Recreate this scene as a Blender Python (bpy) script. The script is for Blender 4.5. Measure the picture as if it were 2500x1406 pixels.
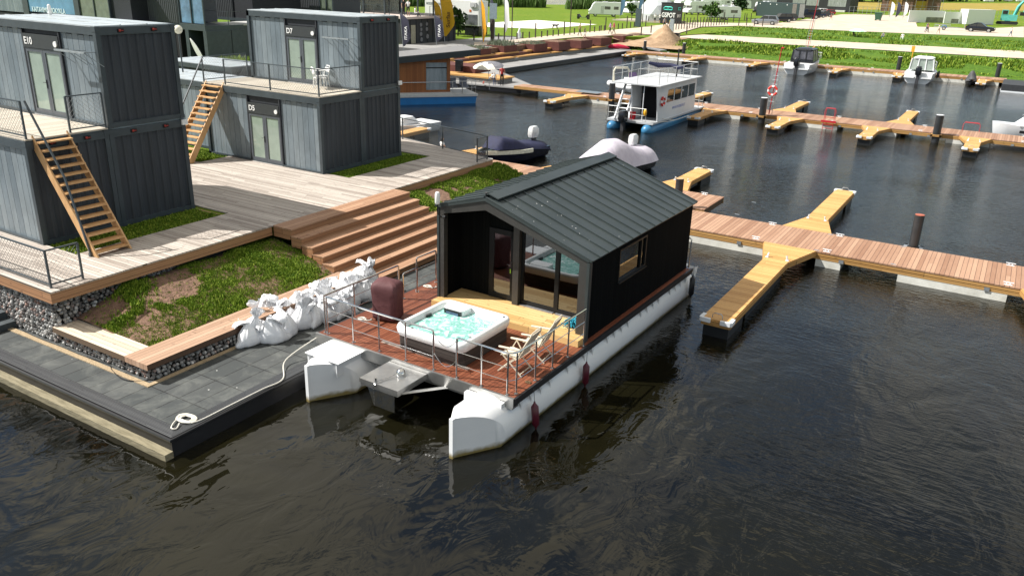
import bpy, bmesh, math, random
from mathutils import Vector, Matrix, noise as mn
R=random.Random(7)
sc=bpy.context.scene
for o in list(bpy.data.objects): bpy.data.objects.remove(o)
col=sc.collection
# ---------------- camera ----------------
F,PIT,ROL,PSI,H=1985.,math.radians(20.93),math.radians(1.77),math.radians(30.95),9.3
cp,sp,cr,sr=math.cos(PIT),math.sin(PIT),math.cos(ROL),math.sin(ROL)
_r=Vector((1,0,0)); _f=Vector((0,cp,-sp)); _u=Vector((0,sp,cp))
_R=cr*_r+sr*_u; _U=-sr*_r+cr*_u
bx=Vector((math.cos(PSI),-math.sin(PSI),0)); by=Vector((math.sin(PSI),math.cos(PSI),0))
def _w(v): return Vector((v.dot(bx),v.dot(by),v.z))
CR,CU,CF=_w(_R),_w(_U),_w(_f)
cam=bpy.data.cameras.new('camera'); co=bpy.data.objects.new('camera',cam); col.objects.link(co)
m=Matrix((CR,CU,-CF)).transposed().to_4x4(); m.translation=Vector((0,0,H)); co.matrix_world=m
cam.lens=F/2500*36; cam.sensor_width=36; cam.sensor_fit='HORIZONTAL'; cam.clip_end=6000; cam.clip_start=.1
sc.camera=co
sc.render.resolution_x=1024; sc.render.resolution_y=575
def P(x,y,z=0.):   # photo point (2500 px frame) -> place on the level z
    d=CF+CR*((x-1250)/F)-CU*((y-703)/F); t=(z-H)/d.z; return Vector((d.x*t,d.y*t,z))
# ---------------- sky and sun ----------------
SUN=Vector((.60,.325,-.732)).normalized()
w=bpy.data.worlds.new('World'); sc.world=w; w.use_nodes=True
n=w.node_tree.nodes; l=w.node_tree.links; bg=n['Background']
sky=n.new('ShaderNodeTexSky'); sky.sky_type='NISHITA'; sky.sun_disc=False
el=math.asin(-SUN.z); az=math.atan2(-SUN.x,-SUN.y)
sky.sun_elevation=el; sky.sun_rotation=az; sky.altitude=0; sky.air_density=1.15; sky.dust_density=.15; sky.ozone_density=2.2
tc=n.new('ShaderNodeTexCoord'); mp=n.new('ShaderNodeMapping'); mp.inputs['Scale'].default_value=(1,1,2.2)
cn=n.new('ShaderNodeTexNoise'); cn.inputs['Scale'].default_value=2.6; cn.inputs['Detail'].default_value=7; cn.inputs['Roughness'].default_value=.58
rp=n.new('ShaderNodeValToRGB'); rp.color_ramp.elements[0].position=.60; rp.color_ramp.elements[1].position=.70
mx=n.new('ShaderNodeMix'); mx.data_type='RGBA'; mx.inputs[7].default_value=(7.6,7.2,6.3,1)
l.new(tc.outputs['Generated'],mp.inputs[0]); l.new(mp.outputs[0],cn.inputs[0]); sz=n.new('ShaderNodeSeparateXYZ'); l.new(tc.outputs['Generated'],sz.inputs[0]); ad=n.new('ShaderNodeMath'); ad.operation='MULTIPLY_ADD'; ad.inputs[1].default_value=.30; l.new(sz.outputs[2],ad.inputs[0]); l.new(cn.outputs[0],ad.inputs[2]); l.new(ad.outputs[0],rp.inputs[0]); l.new(rp.outputs[0],mx.inputs[0])
l.new(sky.outputs[0],mx.inputs[6]); l.new(mx.outputs[2],bg.inputs[0]); bg.inputs[1].default_value=.078
sl=bpy.data.lights.new('sun','SUN'); sl.energy=5.0; sl.angle=math.radians(.5); sl.color=(1,.968,.915)
so=bpy.data.objects.new('sun',sl); col.objects.link(so); so.rotation_euler=SUN.to_track_quat('-Z','Y').to_euler(); so.location=(0,0,60)
vs=sc.view_settings; vs.view_transform='Standard'; vs.look='None'; vs.exposure=.68; vs.gamma=1
# ---------------- materials ----------------
def newmat(name):
    m=bpy.data.materials.new(name); m.use_nodes=True; return m,m.node_tree.nodes,m.node_tree.links,m.node_tree.nodes['Principled BSDF']
def c4(c): return (c[0],c[1],c[2],1)
MC={}
def mat(name,c,rough=.6,metal=0,var=.25,scale=6,bump=0,spec=None,bscale=None,stretch=(1,1,1),c2=None,trans=0,emit=None):
    if name in MC: return MC[name]
    m,n,l,b=newmat(name)
    b.inputs['Roughness'].default_value=rough; b.inputs['Metallic'].default_value=metal
    if spec is not None: b.inputs['Specular IOR Level'].default_value=spec
    if trans: b.inputs['Transmission Weight'].default_value=trans
    tc=n.new('ShaderNodeTexCoord'); mp=n.new('ShaderNodeMapping'); mp.inputs['Scale'].default_value=stretch
    l.new(tc.outputs['Object'],mp.inputs[0])
    ns=n.new('ShaderNodeTexNoise'); ns.inputs['Scale'].default_value=scale; ns.inputs['Detail'].default_value=6; ns.inputs['Roughness'].default_value=.65
    l.new(mp.outputs[0],ns.inputs[0])
    rp=n.new('ShaderNodeValToRGB'); e=rp.color_ramp.elements; e[0].position=.3; e[1].position=.7
    if c2 is None: c2=tuple(min(1,x*(1+var)) for x in c); c=tuple(x*(1-var) for x in c)
    e[0].color=c4(c); e[1].color=c4(c2); l.new(ns.outputs[0],rp.inputs[0]); l.new(rp.outputs[0],b.inputs['Base Color'])
    if bump:
        bp=n.new('ShaderNodeBump'); bp.inputs['Strength'].default_value=1; bp.inputs['Distance'].default_value=bump
        n2=n.new('ShaderNodeTexNoise'); n2.inputs['Scale'].default_value=bscale or scale*3; n2.inputs['Detail'].default_value=4
        l.new(mp.outputs[0],n2.inputs[0]); l.new(n2.outputs[0],bp.inputs['Height']); l.new(bp.outputs[0],b.inputs['Normal'])
    if emit: b.inputs['Emission Color'].default_value=c4(emit); b.inputs['Emission Strength'].default_value=1
    MC[name]=m; return m
def _math(n,l,op,a,b=None,c=None):
    q=n.new('ShaderNodeMath'); q.operation=op
    for i,v in enumerate((a,b,c)):
        if v is None: continue
        if isinstance(v,(int,float)): q.inputs[i].default_value=v
        else: l.new(v,q.inputs[i])
    return q.outputs[0]
def planks(name,axis,wd,ca,cb,gap=.06,rough=.65,knots=.5,gcol=None,bl=3.6,stain=.35,spec=.4):
    """boards laid side by side along axis ('X': boards counted along X, grain along Y)"""
    if name in MC: return MC[name]
    m,n,l,b=newmat(name); b.inputs['Roughness'].default_value=rough; b.inputs['Specular IOR Level'].default_value=spec
    tc=n.new('ShaderNodeTexCoord'); sx=n.new('ShaderNodeSeparateXYZ'); l.new(tc.outputs['Object'],sx.inputs[0])
    o={'X':(0,1),'Y':(1,0),'Z':(2,0)}[axis]; u=sx.outputs[o[0]]; v=sx.outputs[o[1]]
    q=_math(n,l,'DIVIDE',u,wd); idx=_math(n,l,'FLOOR',q); fr=_math(n,l,'SUBTRACT',q,idx)
    wn=n.new('ShaderNodeTexWhiteNoise'); wn.noise_dimensions='1D'; l.new(idx,wn.inputs['W'])
    off=_math(n,l,'MULTIPLY_ADD',wn.outputs[0],bl,v); seg=_math(n,l,'FLOOR',_math(n,l,'DIVIDE',off,bl)); sf=_math(n,l,'FRACT',_math(n,l,'DIVIDE',off,bl))
    wn2=n.new('ShaderNodeTexWhiteNoise'); wn2.noise_dimensions='2D'; cx=n.new('ShaderNodeCombineXYZ'); l.new(idx,cx.inputs[0]); l.new(seg,cx.inputs[1]); l.new(cx.outputs[0],wn2.inputs['Vector'])
    # grain
    cg=n.new('ShaderNodeCombineXYZ'); l.new(_math(n,l,'MULTIPLY',u,22),cg.inputs[0]); l.new(_math(n,l,'MULTIPLY_ADD',v,1.3,_math(n,l,'MULTIPLY',wn2.outputs[0],37)),cg.inputs[1]); l.new(idx,cg.inputs[2])
    gn=n.new('ShaderNodeTexNoise'); gn.inputs['Scale'].default_value=1.4; gn.inputs['Detail'].default_value=6; gn.inputs['Roughness'].default_value=.7; l.new(cg.outputs[0],gn.inputs[0])
    st=n.new('ShaderNodeTexNoise'); st.inputs['Scale'].default_value=.9; st.inputs['Detail'].default_value=5; l.new(tc.outputs['Object'],st.inputs[0])
    t=_math(n,l,'MULTIPLY_ADD',gn.outputs[0],.6,_math(n,l,'MULTIPLY',wn2.outputs[0],.55)); t=_math(n,l,'MULTIPLY_ADD',st.outputs[0],stain,t); t=_math(n,l,'SUBTRACT',t,.25+stain*.5)
    mx=n.new('ShaderNodeMix'); mx.data_type='RGBA'; mx.clamp_factor=True; l.new(t,mx.inputs[0]); mx.inputs[6].default_value=c4(ca); mx.inputs[7].default_value=c4(cb); out=mx.outputs[2]
    if knots:
        ck=n.new('ShaderNodeCombineXYZ'); l.new(_math(n,l,'MULTIPLY',u,9),ck.inputs[0]); l.new(_math(n,l,'MULTIPLY_ADD',wn2.outputs[0],11,_math(n,l,'MULTIPLY',v,3.2)),ck.inputs[1])
        vo=n.new('ShaderNodeTexVoronoi'); vo.inputs['Scale'].default_value=.8; l.new(ck.outputs[0],vo.inputs[0])
        k=_math(n,l,'LESS_THAN',vo.outputs['Distance'],.13); k=_math(n,l,'MULTIPLY',k,knots)
        m2=n.new('ShaderNodeMix'); m2.data_type='RGBA'; l.new(k,m2.inputs[0]); l.new(out,m2.inputs[6]); m2.inputs[7].default_value=c4(tuple(x*.3 for x in ca)); out=m2.outputs[2]
    e1=_math(n,l,'LESS_THAN',fr,gap); e2=_math(n,l,'LESS_THAN',sf,.004/bl*3); g=_math(n,l,'MAXIMUM',e1,e2)
    m3=n.new('ShaderNodeMix'); m3.data_type='RGBA'; l.new(g,m3.inputs[0]); l.new(out,m3.inputs[6]); m3.inputs[7].default_value=c4(gcol or tuple(x*.22 for x in ca)); l.new(m3.outputs[2],b.inputs['Base Color'])
    bp=n.new('ShaderNodeBump'); bp.inputs['Distance'].default_value=.006; hh=_math(n,l,'SUBTRACT',_math(n,l,'MULTIPLY',gn.outputs[0],.3),g); l.new(hh,bp.inputs['Height']); l.new(bp.outputs[0],b.inputs['Normal'])
    MC[name]=m; return m
# ---------------- mesh builder ----------------
class MB:
    def __init__(s): s.bm=bmesh.new(); s.mi=0
    def face(s,vs):
        v=[s.bm.verts.new(p) for p in vs]
        f=s.bm.faces.new(v); f.material_index=s.mi; return f
    def box(s,x0,x1,y0,y1,z0,z1,M=None):
        p=[(x0,y0,z0),(x1,y0,z0),(x1,y1,z0),(x0,y1,z0),(x0,y0,z1),(x1,y0,z1),(x1,y1,z1),(x0,y1,z1)]
        if M is not None: p=[M@Vector(q) for q in p]
        v=[s.bm.verts.new(q) for q in p]
        for f in ((0,3,2,1),(4,5,6,7),(0,1,5,4),(1,2,6,5),(2,3,7,6),(3,0,4,7)): s.bm.faces.new([v[i] for i in f]).material_index=s.mi
        return s
    def cb(s,c,sz,rot=None):
        M=Matrix.Translation(c)
        if rot is not None: M=M@(rot.to_4x4() if hasattr(rot,'to_4x4') else rot)
        a,b,d=sz[0]/2,sz[1]/2,sz[2]/2
        return s.box(-a,a,-b,b,-d,d,M)
    def bar(s,p0,p1,w,h=None,up=(0,0,1)):
        p0=Vector(p0);p1=Vector(p1);d=(p1-p0);L=d.length
        if L<1e-6: return s
        d/=L; u=Vector(up)
        if abs(d.dot(u))>.98: u=Vector((0,1,0))
        x=d.cross(u).normalized(); z=x.cross(d); h=h or w
        M=Matrix((x,d,z)).transposed().to_4x4(); M.translation=p0
        return s.box(-w/2,w/2,0,L,-h/2,h/2,M)
    def tube(s,pts,r,seg=8,cap=True,closed=False):
        pts=[Vector(p) for p in pts]; rings=[]; N=len(pts); rr=r if isinstance(r,(list,tuple)) else [r]*N
        px=None
        for i,p in enumerate(pts):
            if closed: d=(pts[(i+1)%N]-pts[i-1])
            else: d=(pts[min(i+1,N-1)]-pts[max(i-1,0)])
            d.normalize()
            if px is None:
                a=Vector((0,0,1)) if abs(d.z)<.9 else Vector((1,0,0)); px=d.cross(a).normalized()
            else: px=(px-d*px.dot(d)).normalized()
            y=d.cross(px)
            rings.append([s.bm.verts.new(p+(px*math.cos(t)+y*math.sin(t))*rr[i]) for t in [2*math.pi*k/seg for k in range(seg)]])
        for i in range(N-1 if not closed else N):
            a=rings[i]; b=rings[(i+1)%N]
            for k in range(seg): s.bm.faces.new((a[k],a[(k+1)%seg],b[(k+1)%seg],b[k])).material_index=s.mi
        if cap and not closed:
            s.bm.faces.new(rings[0][::-1]).material_index=s.mi; s.bm.faces.new(rings[-1]).material_index=s.mi
        return s
    def cyl(s,p0,p1,r0,r1=None,seg=16): return s.tube([p0,p1],[r0,r0 if r1 is None else r1],seg)
    def prism(s,poly,z0,z1):
        b=[s.bm.verts.new((p[0],p[1],z0)) for p in poly]; t=[s.bm.verts.new((p[0],p[1],z1)) for p in poly]; N=len(poly)
        s.bm.faces.new(t).material_index=s.mi; s.bm.faces.new(b[::-1]).material_index=s.mi
        for i in range(N): s.bm.faces.new((b[i],b[(i+1)%N],t[(i+1)%N],t[i])).material_index=s.mi
        return s
    def ext(s,prof,axis,a0,a1,M=None):
        """profile (2D) extruded along axis X or Y; prof coords = (other horizontal, z)"""
        def q(p,a):
            v=Vector((a,p[0],p[1])) if axis=='X' else Vector((p[0],a,p[1]))
            return M@v if M is not None else v
        A=[s.bm.verts.new(q(p,a0)) for p in prof]; B=[s.bm.verts.new(q(p,a1)) for p in prof]; N=len(prof)
        s.bm.faces.new(A).material_index=s.mi; s.bm.faces.new(B[::-1]).material_index=s.mi
        for i in range(N): s.bm.faces.new((A[i],B[i],B[(i+1)%N],A[(i+1)%N])).material_index=s.mi
        return s
    def loft(s,rings,cap=True,closed=True):
        V=[[s.bm.verts.new(p) for p in r] for r in rings]; K=len(V[0])
        for i in range(len(V)-1):
            for k in range(K if closed else K-1):
                a,b,c,d=V[i][k],V[i][(k+1)%K],V[i+1][(k+1)%K],V[i+1][k]
                try: s.bm.faces.new((a,b,c,d)).material_index=s.mi
                except ValueError: pass
        if cap:
            for r in (V[0][::-1],V[-1]):
                try: s.bm.faces.new(r).material_index=s.mi
                except ValueError: pass
        return s
    def sphere(s,c,r,seg=16,rings=10,sc3=(1,1,1)):
        c=Vector(c); RR=[]
        for i in range(1,rings):
            a=math.pi*i/rings; RR.append([c+Vector((r*math.sin(a)*math.cos(t)*sc3[0],r*math.sin(a)*math.sin(t)*sc3[1],r*math.cos(a)*sc3[2])) for t in [2*math.pi*k/seg for k in range(seg)]])
        V=[[s.bm.verts.new(p) for p in r_] for r_ in RR]
        top=s.bm.verts.new(c+Vector((0,0,r*sc3[2]))); bot=s.bm.verts.new(c-Vector((0,0,r*sc3[2])))
        for k in range(seg):
            s.bm.faces.new((top,V[0][k],V[0][(k+1)%seg])).material_index=s.mi; s.bm.faces.new((bot,V[-1][(k+1)%seg],V[-1][k])).material_index=s.mi
            for i in range(len(V)-1): s.bm.faces.new((V[i][k],V[i+1][k],V[i+1][(k+1)%seg],V[i][(k+1)%seg])).material_index=s.mi
        return s
    def torus(s,c,R_,r,axis='Z',seg=24,rs=8,M=None):
        pts=[]
        for k in range(seg):
            t=2*math.pi*k/seg; a,b=R_*math.cos(t),R_*math.sin(t)
            v=Vector((a,b,0)) if axis=='Z' else (Vector((a,0,b)) if axis=='Y' else Vector((0,a,b)))
            pts.append(Vector(c)+(M@v if M is not None else v))
        return s.tube(pts,r,rs,closed=True)
    def obj(s,name,mt,parent=None,smooth=False,bevel=0,T=None,fix=True):
        if bevel: 
            es=[e for e in s.bm.edges if len(e.link_faces)==2 and e.calc_face_angle(0)>.6]
            bmesh.ops.bevel(s.bm,geom=es,offset=bevel,segments=1,affect='EDGES',clamp_overlap=True)
        if fix: bmesh.ops.recalc_face_normals(s.bm,faces=s.bm.faces[:])
        if T is not None: s.bm.transform(T)
        me=bpy.data.meshes.new(name); s.bm.to_mesh(me); s.bm.free()
        for k in (mt if isinstance(mt,(list,tuple)) else [mt]): me.materials.append(k)
        if smooth:
            me.polygons.foreach_set('use_smooth',[True]*len(me.polygons))
            if smooth!=2: me.set_sharp_from_angle(angle=math.radians(40))
        o=bpy.data.objects.new(name,me); col.objects.link(o)
        if parent: o.parent=parent
        return o
def link(name,me,parent=None):
    o=bpy.data.objects.new(name,me); col.objects.link(o)
    if parent: o.parent=parent
    return o
def tag(o,label=None,cat=None,group=None,kind=None):
    if label: o['label']=label
    if cat: o['category']=cat
    if group: o['group']=group
    if kind: o['kind']=kind
    return o
def struct(o): o['kind']='structure'; return o
def thing(name,label,cat,loc=(0,0,0),rz=0,group=None,kind=None):
    o=bpy.data.objects.new(name,None); col.objects.link(o); o.empty_display_size=.3; o.location=loc; o.rotation_euler=(0,0,rz); return tag(o,label,cat,group,kind)
def dup(o,loc=None,rz=None,label=None,parent=None,top=True,mats=None,scale=None):
    c=o.copy(); col.objects.link(c)
    if parent: c.parent=parent
    if top:
        if loc is not None: c.location=loc
        if rz is not None: c.rotation_euler=(0,0,rz)
        if label: c['label']=label
        if scale: c.scale=scale if not isinstance(scale,(int,float)) else (scale,)*3
    for ch in list(KIDS.get(o.name,[]) or o.children): dup(ch,parent=c,top=False)
    return c
KIDS={}
def text(s,size,mt,M,parent,name='lettering',ext=.004,al='LEFT',sx=1):
    cu=bpy.data.curves.new('t','FONT'); cu.body=s; cu.size=size; cu.extrude=ext; cu.offset=size*.018; cu.align_x=al
    o=bpy.data.objects.new('t',cu); col.objects.link(o); bpy.context.view_layer.update()
    me=bpy.data.meshes.new_from_object(o.evaluated_get(bpy.context.evaluated_depsgraph_get())); bpy.data.objects.remove(o)
    me.name=name; me.transform(M@Matrix.Diagonal((sx,1,1,1))); me.materials.clear(); me.materials.append(mt); return link(name,me,parent)
ORD=['first','second','third','fourth','fifth','sixth','seventh','eighth','ninth','tenth','eleventh','twelfth','thirteenth','fourteenth','fifteenth','sixteenth','seventeenth','eighteenth','nineteenth','twentieth']
def ordn(i):
    if i<20: return ORD[i]
    t=['','','twenty','thirty','forty','fifty','sixty','seventy','eighty','ninety'][(i+1)//10]; u=(i+1)%10
    return t+'-'+ORD[u-1] if u else {'twenty':'twentieth','thirty':'thirtieth','forty':'fortieth','fifty':'fiftieth','sixty':'sixtieth'}[t]
RX=lambda a:Matrix.Rotation(a,4,'X'); RY=lambda a:Matrix.Rotation(a,4,'Y'); RZ=lambda a:Matrix.Rotation(a,4,'Z'); TR=lambda x,y,z:Matrix.Translation((x,y,z))
# ================= SETTING =================
def water_mat():
    m,n,l,b=newmat('water'); b.inputs['Roughness'].default_value=.03; b.inputs['IOR'].default_value=1.42; b.inputs['Specular IOR Level'].default_value=.5
    tc=n.new('ShaderNodeTexCoord'); g=tc.outputs['Object']
    def nz(scale,det,rough=.5,st=(1,1,1),rot=0,dist=0):
        mp=n.new('ShaderNodeMapping'); mp.inputs['Scale'].default_value=st; mp.inputs['Rotation'].default_value=(0,0,rot); l.new(g,mp.inputs[0])
        q=n.new('ShaderNodeTexNoise'); q.inputs['Scale'].default_value=scale; q.inputs['Detail'].default_value=det; q.inputs['Roughness'].default_value=rough; q.inputs['Distortion'].default_value=dist; l.new(mp.outputs[0],q.inputs[0]); return q.outputs[0]
    # silt showing through, in drifting clouds
    a=nz(.16,4,.6,dist=.6); rp=n.new('ShaderNodeValToRGB'); e=rp.color_ramp.elements; e[0].position=.38; e[1].position=.72; e[0].color=(.0030,.0028,.0014,1); e[1].color=(.0100,.0090,.0036,1); l.new(a,rp.inputs[0]); l.new(rp.outputs[0],b.inputs['Base Color'])
    swell=nz(.55,2,.45,(1,.7,1),.6,.5); chop=nz(1.5,3,.5,(1,.6,1),-.3,.9); rip=nz(5.5,2,.5,(.38,1.5,1),.75,.2)
    patch=nz(.075,3,.5,dist=1.0); pr=n.new('ShaderNodeMapRange'); pr.inputs[1].default_value=.42; pr.inputs[2].default_value=.6; l.new(patch,pr.inputs[0])
    sx=n.new('ShaderNodeSeparateXYZ'); l.new(g,sx.inputs[0]); far=n.new('ShaderNodeMapRange'); far.inputs[1].default_value=14; far.inputs[2].default_value=38; l.new(sx.outputs[1],far.inputs[0])
    near=n.new('ShaderNodeMapRange'); near.inputs[1].default_value=-9; near.inputs[2].default_value=1; l.new(sx.outputs[0],near.inputs[0])
    act=_math(n,l,'MAXIMUM',_math(n,l,'MULTIPLY',far.outputs[0],1.),_math(n,l,'MULTIPLY',near.outputs[0],.28))
    rw=_math(n,l,'MULTIPLY',rip,_math(n,l,'MULTIPLY',pr.outputs[0],act))
    amp=_math(n,l,'MULTIPLY_ADD',far.outputs[0],-.02,.42); h=_math(n,l,'MULTIPLY',swell,.15); h=_math(n,l,'MULTIPLY_ADD',chop,.062,h); h=_math(n,l,'MULTIPLY',h,amp)
    h=_math(n,l,'MULTIPLY_ADD',rw,.06,h)
    fine=nz(9,3,.6,(.6,1.4,1),.5); h=_math(n,l,'MULTIPLY_ADD',_math(n,l,'MULTIPLY',fine,far.outputs[0]),.022,h)
    bp=n.new('ShaderNodeBump'); bp.inputs['Distance'].default_value=1.; bp.inputs['Strength'].default_value=1; l.new(h,bp.inputs['Height']); l.new(bp.outputs[0],b.inputs['Normal'])
    return m
WM=water_mat()
b=MB(); b.face([(-2500,-200,0),(2500,-200,0),(2500,4000,0),(-2500,4000,0)]); struct(b.obj('water',WM))
def grass_mat(name,soil=.0,c1=(.035,.085,.012),c2=(.10,.17,.022),yel=(.22,.22,.04),sc_=1.0,yw=.5):
    m,n,l,b=newmat(name); b.inputs['Roughness'].default_value=.9; b.inputs['Specular IOR Level'].default_value=.15
    tc=n.new('ShaderNodeTexCoord'); g=tc.outputs['Object']
    def nz(s,d,r=.6):
        q=n.new('ShaderNodeTexNoise'); q.inputs['Scale'].default_value=s*sc_; q.inputs['Detail'].default_value=d; q.inputs['Roughness'].default_value=r; l.new(g,q.inputs[0]); return q.outputs[0]
    a=n.new('ShaderNodeMix'); a.data_type='RGBA'; r1=n.new('ShaderNodeMapRange'); r1.inputs[1].default_value=.35; r1.inputs[2].default_value=.65; l.new(nz(1.7,8,.75),r1.inputs[0]); l.new(r1.outputs[0],a.inputs[0]); a.inputs[6].default_value=c4(c1); a.inputs[7].default_value=c4(c2)
    y=n.new('ShaderNodeMix'); y.data_type='RGBA'; r2=n.new('ShaderNodeMapRange'); r2.inputs[1].default_value=.5; r2.inputs[2].default_value=.75; r2.inputs[4].default_value=yw; l.new(nz(.12,6,.7),r2.inputs[0]); l.new(r2.outputs[0],y.inputs[0]); l.new(a.outputs[2],y.inputs[6]); y.inputs[7].default_value=c4(yel)
    out=y.outputs[2]
    if soil:
        s=n.new('ShaderNodeMix'); s.data_type='RGBA'; r3=n.new('ShaderNodeMapRange'); r3.inputs[1].default_value=.62-soil*.3; r3.inputs[2].default_value=.68-soil*.3; l.new(nz(.8,6,.7),r3.inputs[0]); l.new(r3.outputs[0],s.inputs[0]); l.new(out,s.inputs[6]); s.inputs[7].default_value=(.13,.075,.05,1); out=s.outputs[2]
    l.new(out,b.inputs['Base Color'])
    bp=n.new('ShaderNodeBump'); bp.inputs['Distance'].default_value=.12; l.new(nz(5,6,.75),bp.inputs['Height']); l.new(bp.outputs[0],b.inputs['Normal'])
    MC[name]=m; return m
GM=grass_mat('meadow_grass',0,c1=(.075,.14,.010),c2=(.16,.23,.018),yel=(.26,.25,.04))
GB=grass_mat('bank_grass',0,c1=(.03,.085,.010),c2=(.12,.21,.02),yel=(.17,.22,.03),sc_=1.3)
SOIL=mat('soil',(.10,.055,.035),.95,c2=(.23,.135,.09),scale=5,bump=.05)
GRAVEL=mat('gravel',(.40,.33,.25),.95,c2=(.58,.50,.40),scale=.35,bump=.02,bscale=20)
ASPH=mat('paving',(.20,.20,.20),.9,c2=(.30,.29,.28),scale=.6,bump=.01,bscale=15)
# land block, one sheet at z 1.85 with its shore sides
b=MB(); poly=[(-19.3,10.2),(-19.3,29.2),(-25,30.2),(-47.5,35.5),(-47.5,59.2),(-51.5,59.3),(-51.5,109),(-46,112),(-40,160),(600,178),(900,700),(1800,3500),(-900,3500),(-330,700),(-163,344),(-128,252),(-120,231),(-132,210),(-150,180),(-130,120),(-110,60),(-110,10.2)]
b.prism(poly,-1,1.85); struct(b.obj('ground',GM))
# grass bank in front of the far land: profile along Y
def bankz(x,y):
    pr=[(104.6,.42),(108,.7),(113,1.25),(117.5,1.6),(121,1.62),(129.5,1.62),(134,1.68),(150,1.9),(163,1.93),(180,1.9)]
    for (a,za),(c_,zc) in zip(pr,pr[1:]):
        if y<=c_: return za+(zc-za)*max(0,(y-a))/(c_-a)
    return 1.9
def pathY(x): # near and far edge of the footpath
    t=(x+43)/43; return 117.6+max(0,t)*4.2+ (0 if x>-36 else (-36-x)*.15), 129.2+max(0,t)*6
b=MB(); xs=[-46+i*1.5 for i in range(60)]+[50,70,100,160,260]; ys=[104.6,105.5,107,109,111,113,115,117,118.5,121,124,127,129.5,132,136,141,147,154,162,170,178]
V=[[b.bm.verts.new((x,y,bankz(x,y)+(mn.noise(Vector((x*.3,y*.4,2)))*.14 if (105<y<116 or 131<y<160) else 0))) for y in ys] for x in xs]
for i in range(len(xs)-1):
    for j in range(len(ys)-1): b.bm.faces.new((V[i][j],V[i+1][j],V[i+1][j+1],V[i][j+1]))
struct(b.obj('grass_bank',GB,smooth=2))
b=MB(); prev=None
for i in range(0,120):
    x=-53+i*1.6; a,c_=pathY(x); wob=mn.noise(Vector((x*.2,0,0)))*.5
    q=[b.bm.verts.new((x,a+wob,bankz(x,a)+.07)),b.bm.verts.new((x,(a+c_)/2,1.75)),b.bm.verts.new((x,c_-wob,bankz(x,c_)+.09))]
    if prev:
        for k in (0,1): b.bm.faces.new((prev[k],q[k],q[k+1],prev[k+1]))
    prev=q
struct(b.obj('footpath',GRAVEL,smooth=2))
def sheet(name,px,z,mt,up=0):
    b=MB(); b.face([P(x,y,z)+Vector((0,0,up)) for x,y in px]); return struct(b.obj(name,mt))
b=MB(); b.face([P(x,y,1.96) for x,y in [(1158,112),(1300,101),(1400,92),(1545,84),(1640,86),(1712,66),(1800,64),(1960,71),(2130,78.4),(2320,86),(2500,92),(2500,66),(2390,71),(2240,66),(2236,56),(2320,46),(2240,40),(2110,36),(2055,36),(1980,46),(1900,57),(1800,57),(1700,55),(1625,60),(1560,68),(1480,75),(1400,81),(1240,99),(1158,104)]])
struct(b.obj('gravel_road',GRAVEL))
b=MB(); b.face([(-51.55,62,1.87),(-51.55,91,1.87),(-60,97,1.87),(-60,62,1.87)]); struct(b.obj('promenade',ASPH))
WS=mat('white_sand',(.72,.66,.58),.95,c2=(.82,.78,.72),scale=1,bump=.03)
sheet('sand_court',[(1120,60),(1310,50),(1458,60.5),(1320,71),(1120,64)],1.87,WS)
YF=grass_mat('dry_field',0,c1=(.20,.17,.03),c2=(.36,.27,.07),yel=(.42,.27,.09),sc_=.2)
sheet('dry_field',[(2072,24),(2500,27),(2600,30),(2600,10),(2300,8),(2072,4)],1.88,YF)
sheet('mown_strip',[(2030,2),(2072,4),(2300,8),(2600,10),(2600,6),(2300,3.5),(2100,-3)],1.89,GM)
# ---------- quays ----------
def tiles_mat():
    m,n,l,b=newmat('rubber_tiles'); b.inputs['Roughness'].default_value=.75
    tc=n.new('ShaderNodeTexCoord'); mp=n.new('ShaderNodeMapping'); mp.inputs['Location'].default_value=(.35,.2,0); l.new(tc.outputs['Object'],mp.inputs[0])
    br=n.new('ShaderNodeTexBrick'); br.offset=0; br.inputs['Scale'].default_value=1; br.inputs['Brick Width'].default_value=.5; br.inputs['Row Height'].default_value=1.0; br.inputs['Mortar Size'].default_value=.012; br.inputs['Mortar Smooth'].default_value=0
    br.inputs['Color1'].default_value=(.036,.041,.041,1); br.inputs['Color2'].default_value=(.056,.060,.059,1); br.inputs['Mortar'].default_value=(.008,.008,.008,1); l.new(mp.outputs[0],br.inputs[0])
    ns=n.new('ShaderNodeTexNoise'); ns.inputs['Scale'].default_value=1.6; ns.inputs['Detail'].default_value=8; ns.inputs['Roughness'].default_value=.7; ns.inputs['Distortion'].default_value=.6; l.new(tc.outputs['Object'],ns.inputs[0])
    r=n.new('ShaderNodeMapRange'); r.inputs[1].default_value=.47; r.inputs[2].default_value=.75; r.inputs[4].default_value=.6; l.new(ns.outputs[0],r.inputs[0])
    mx=n.new('ShaderNodeMix'); mx.data_type='RGBA'; l.new(r.outputs[0],mx.inputs[0]); l.new(br.outputs[0],mx.inputs[6]); mx.inputs[7].default_value=(.16,.165,.15,1)
    vo=n.new('ShaderNodeTexVoronoi'); vo.inputs['Scale'].default_value=2.2; l.new(tc.outputs['Object'],vo.inputs[0]); k=_math(n,l,'LESS_THAN',vo.outputs['Distance'],.05)
    m2=n.new('ShaderNodeMix'); m2.data_type='RGBA'; l.new(k,m2.inputs[0]); l.new(mx.outputs[2],m2.inputs[6]); m2.inputs[7].default_value=(.4,.4,.38,1); l.new(m2.outputs[2],b.inputs['Base Color'])
    bp=n.new('ShaderNodeBump'); bp.inputs['Distance'].default_value=.006; l.new(br.outputs['Fac'],bp.inputs['Height']); bp.invert=True; l.new(bp.outputs[0],b.inputs['Normal']); return m
TM=tiles_mat(); QX,QY=-13.06,8.63
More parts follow.
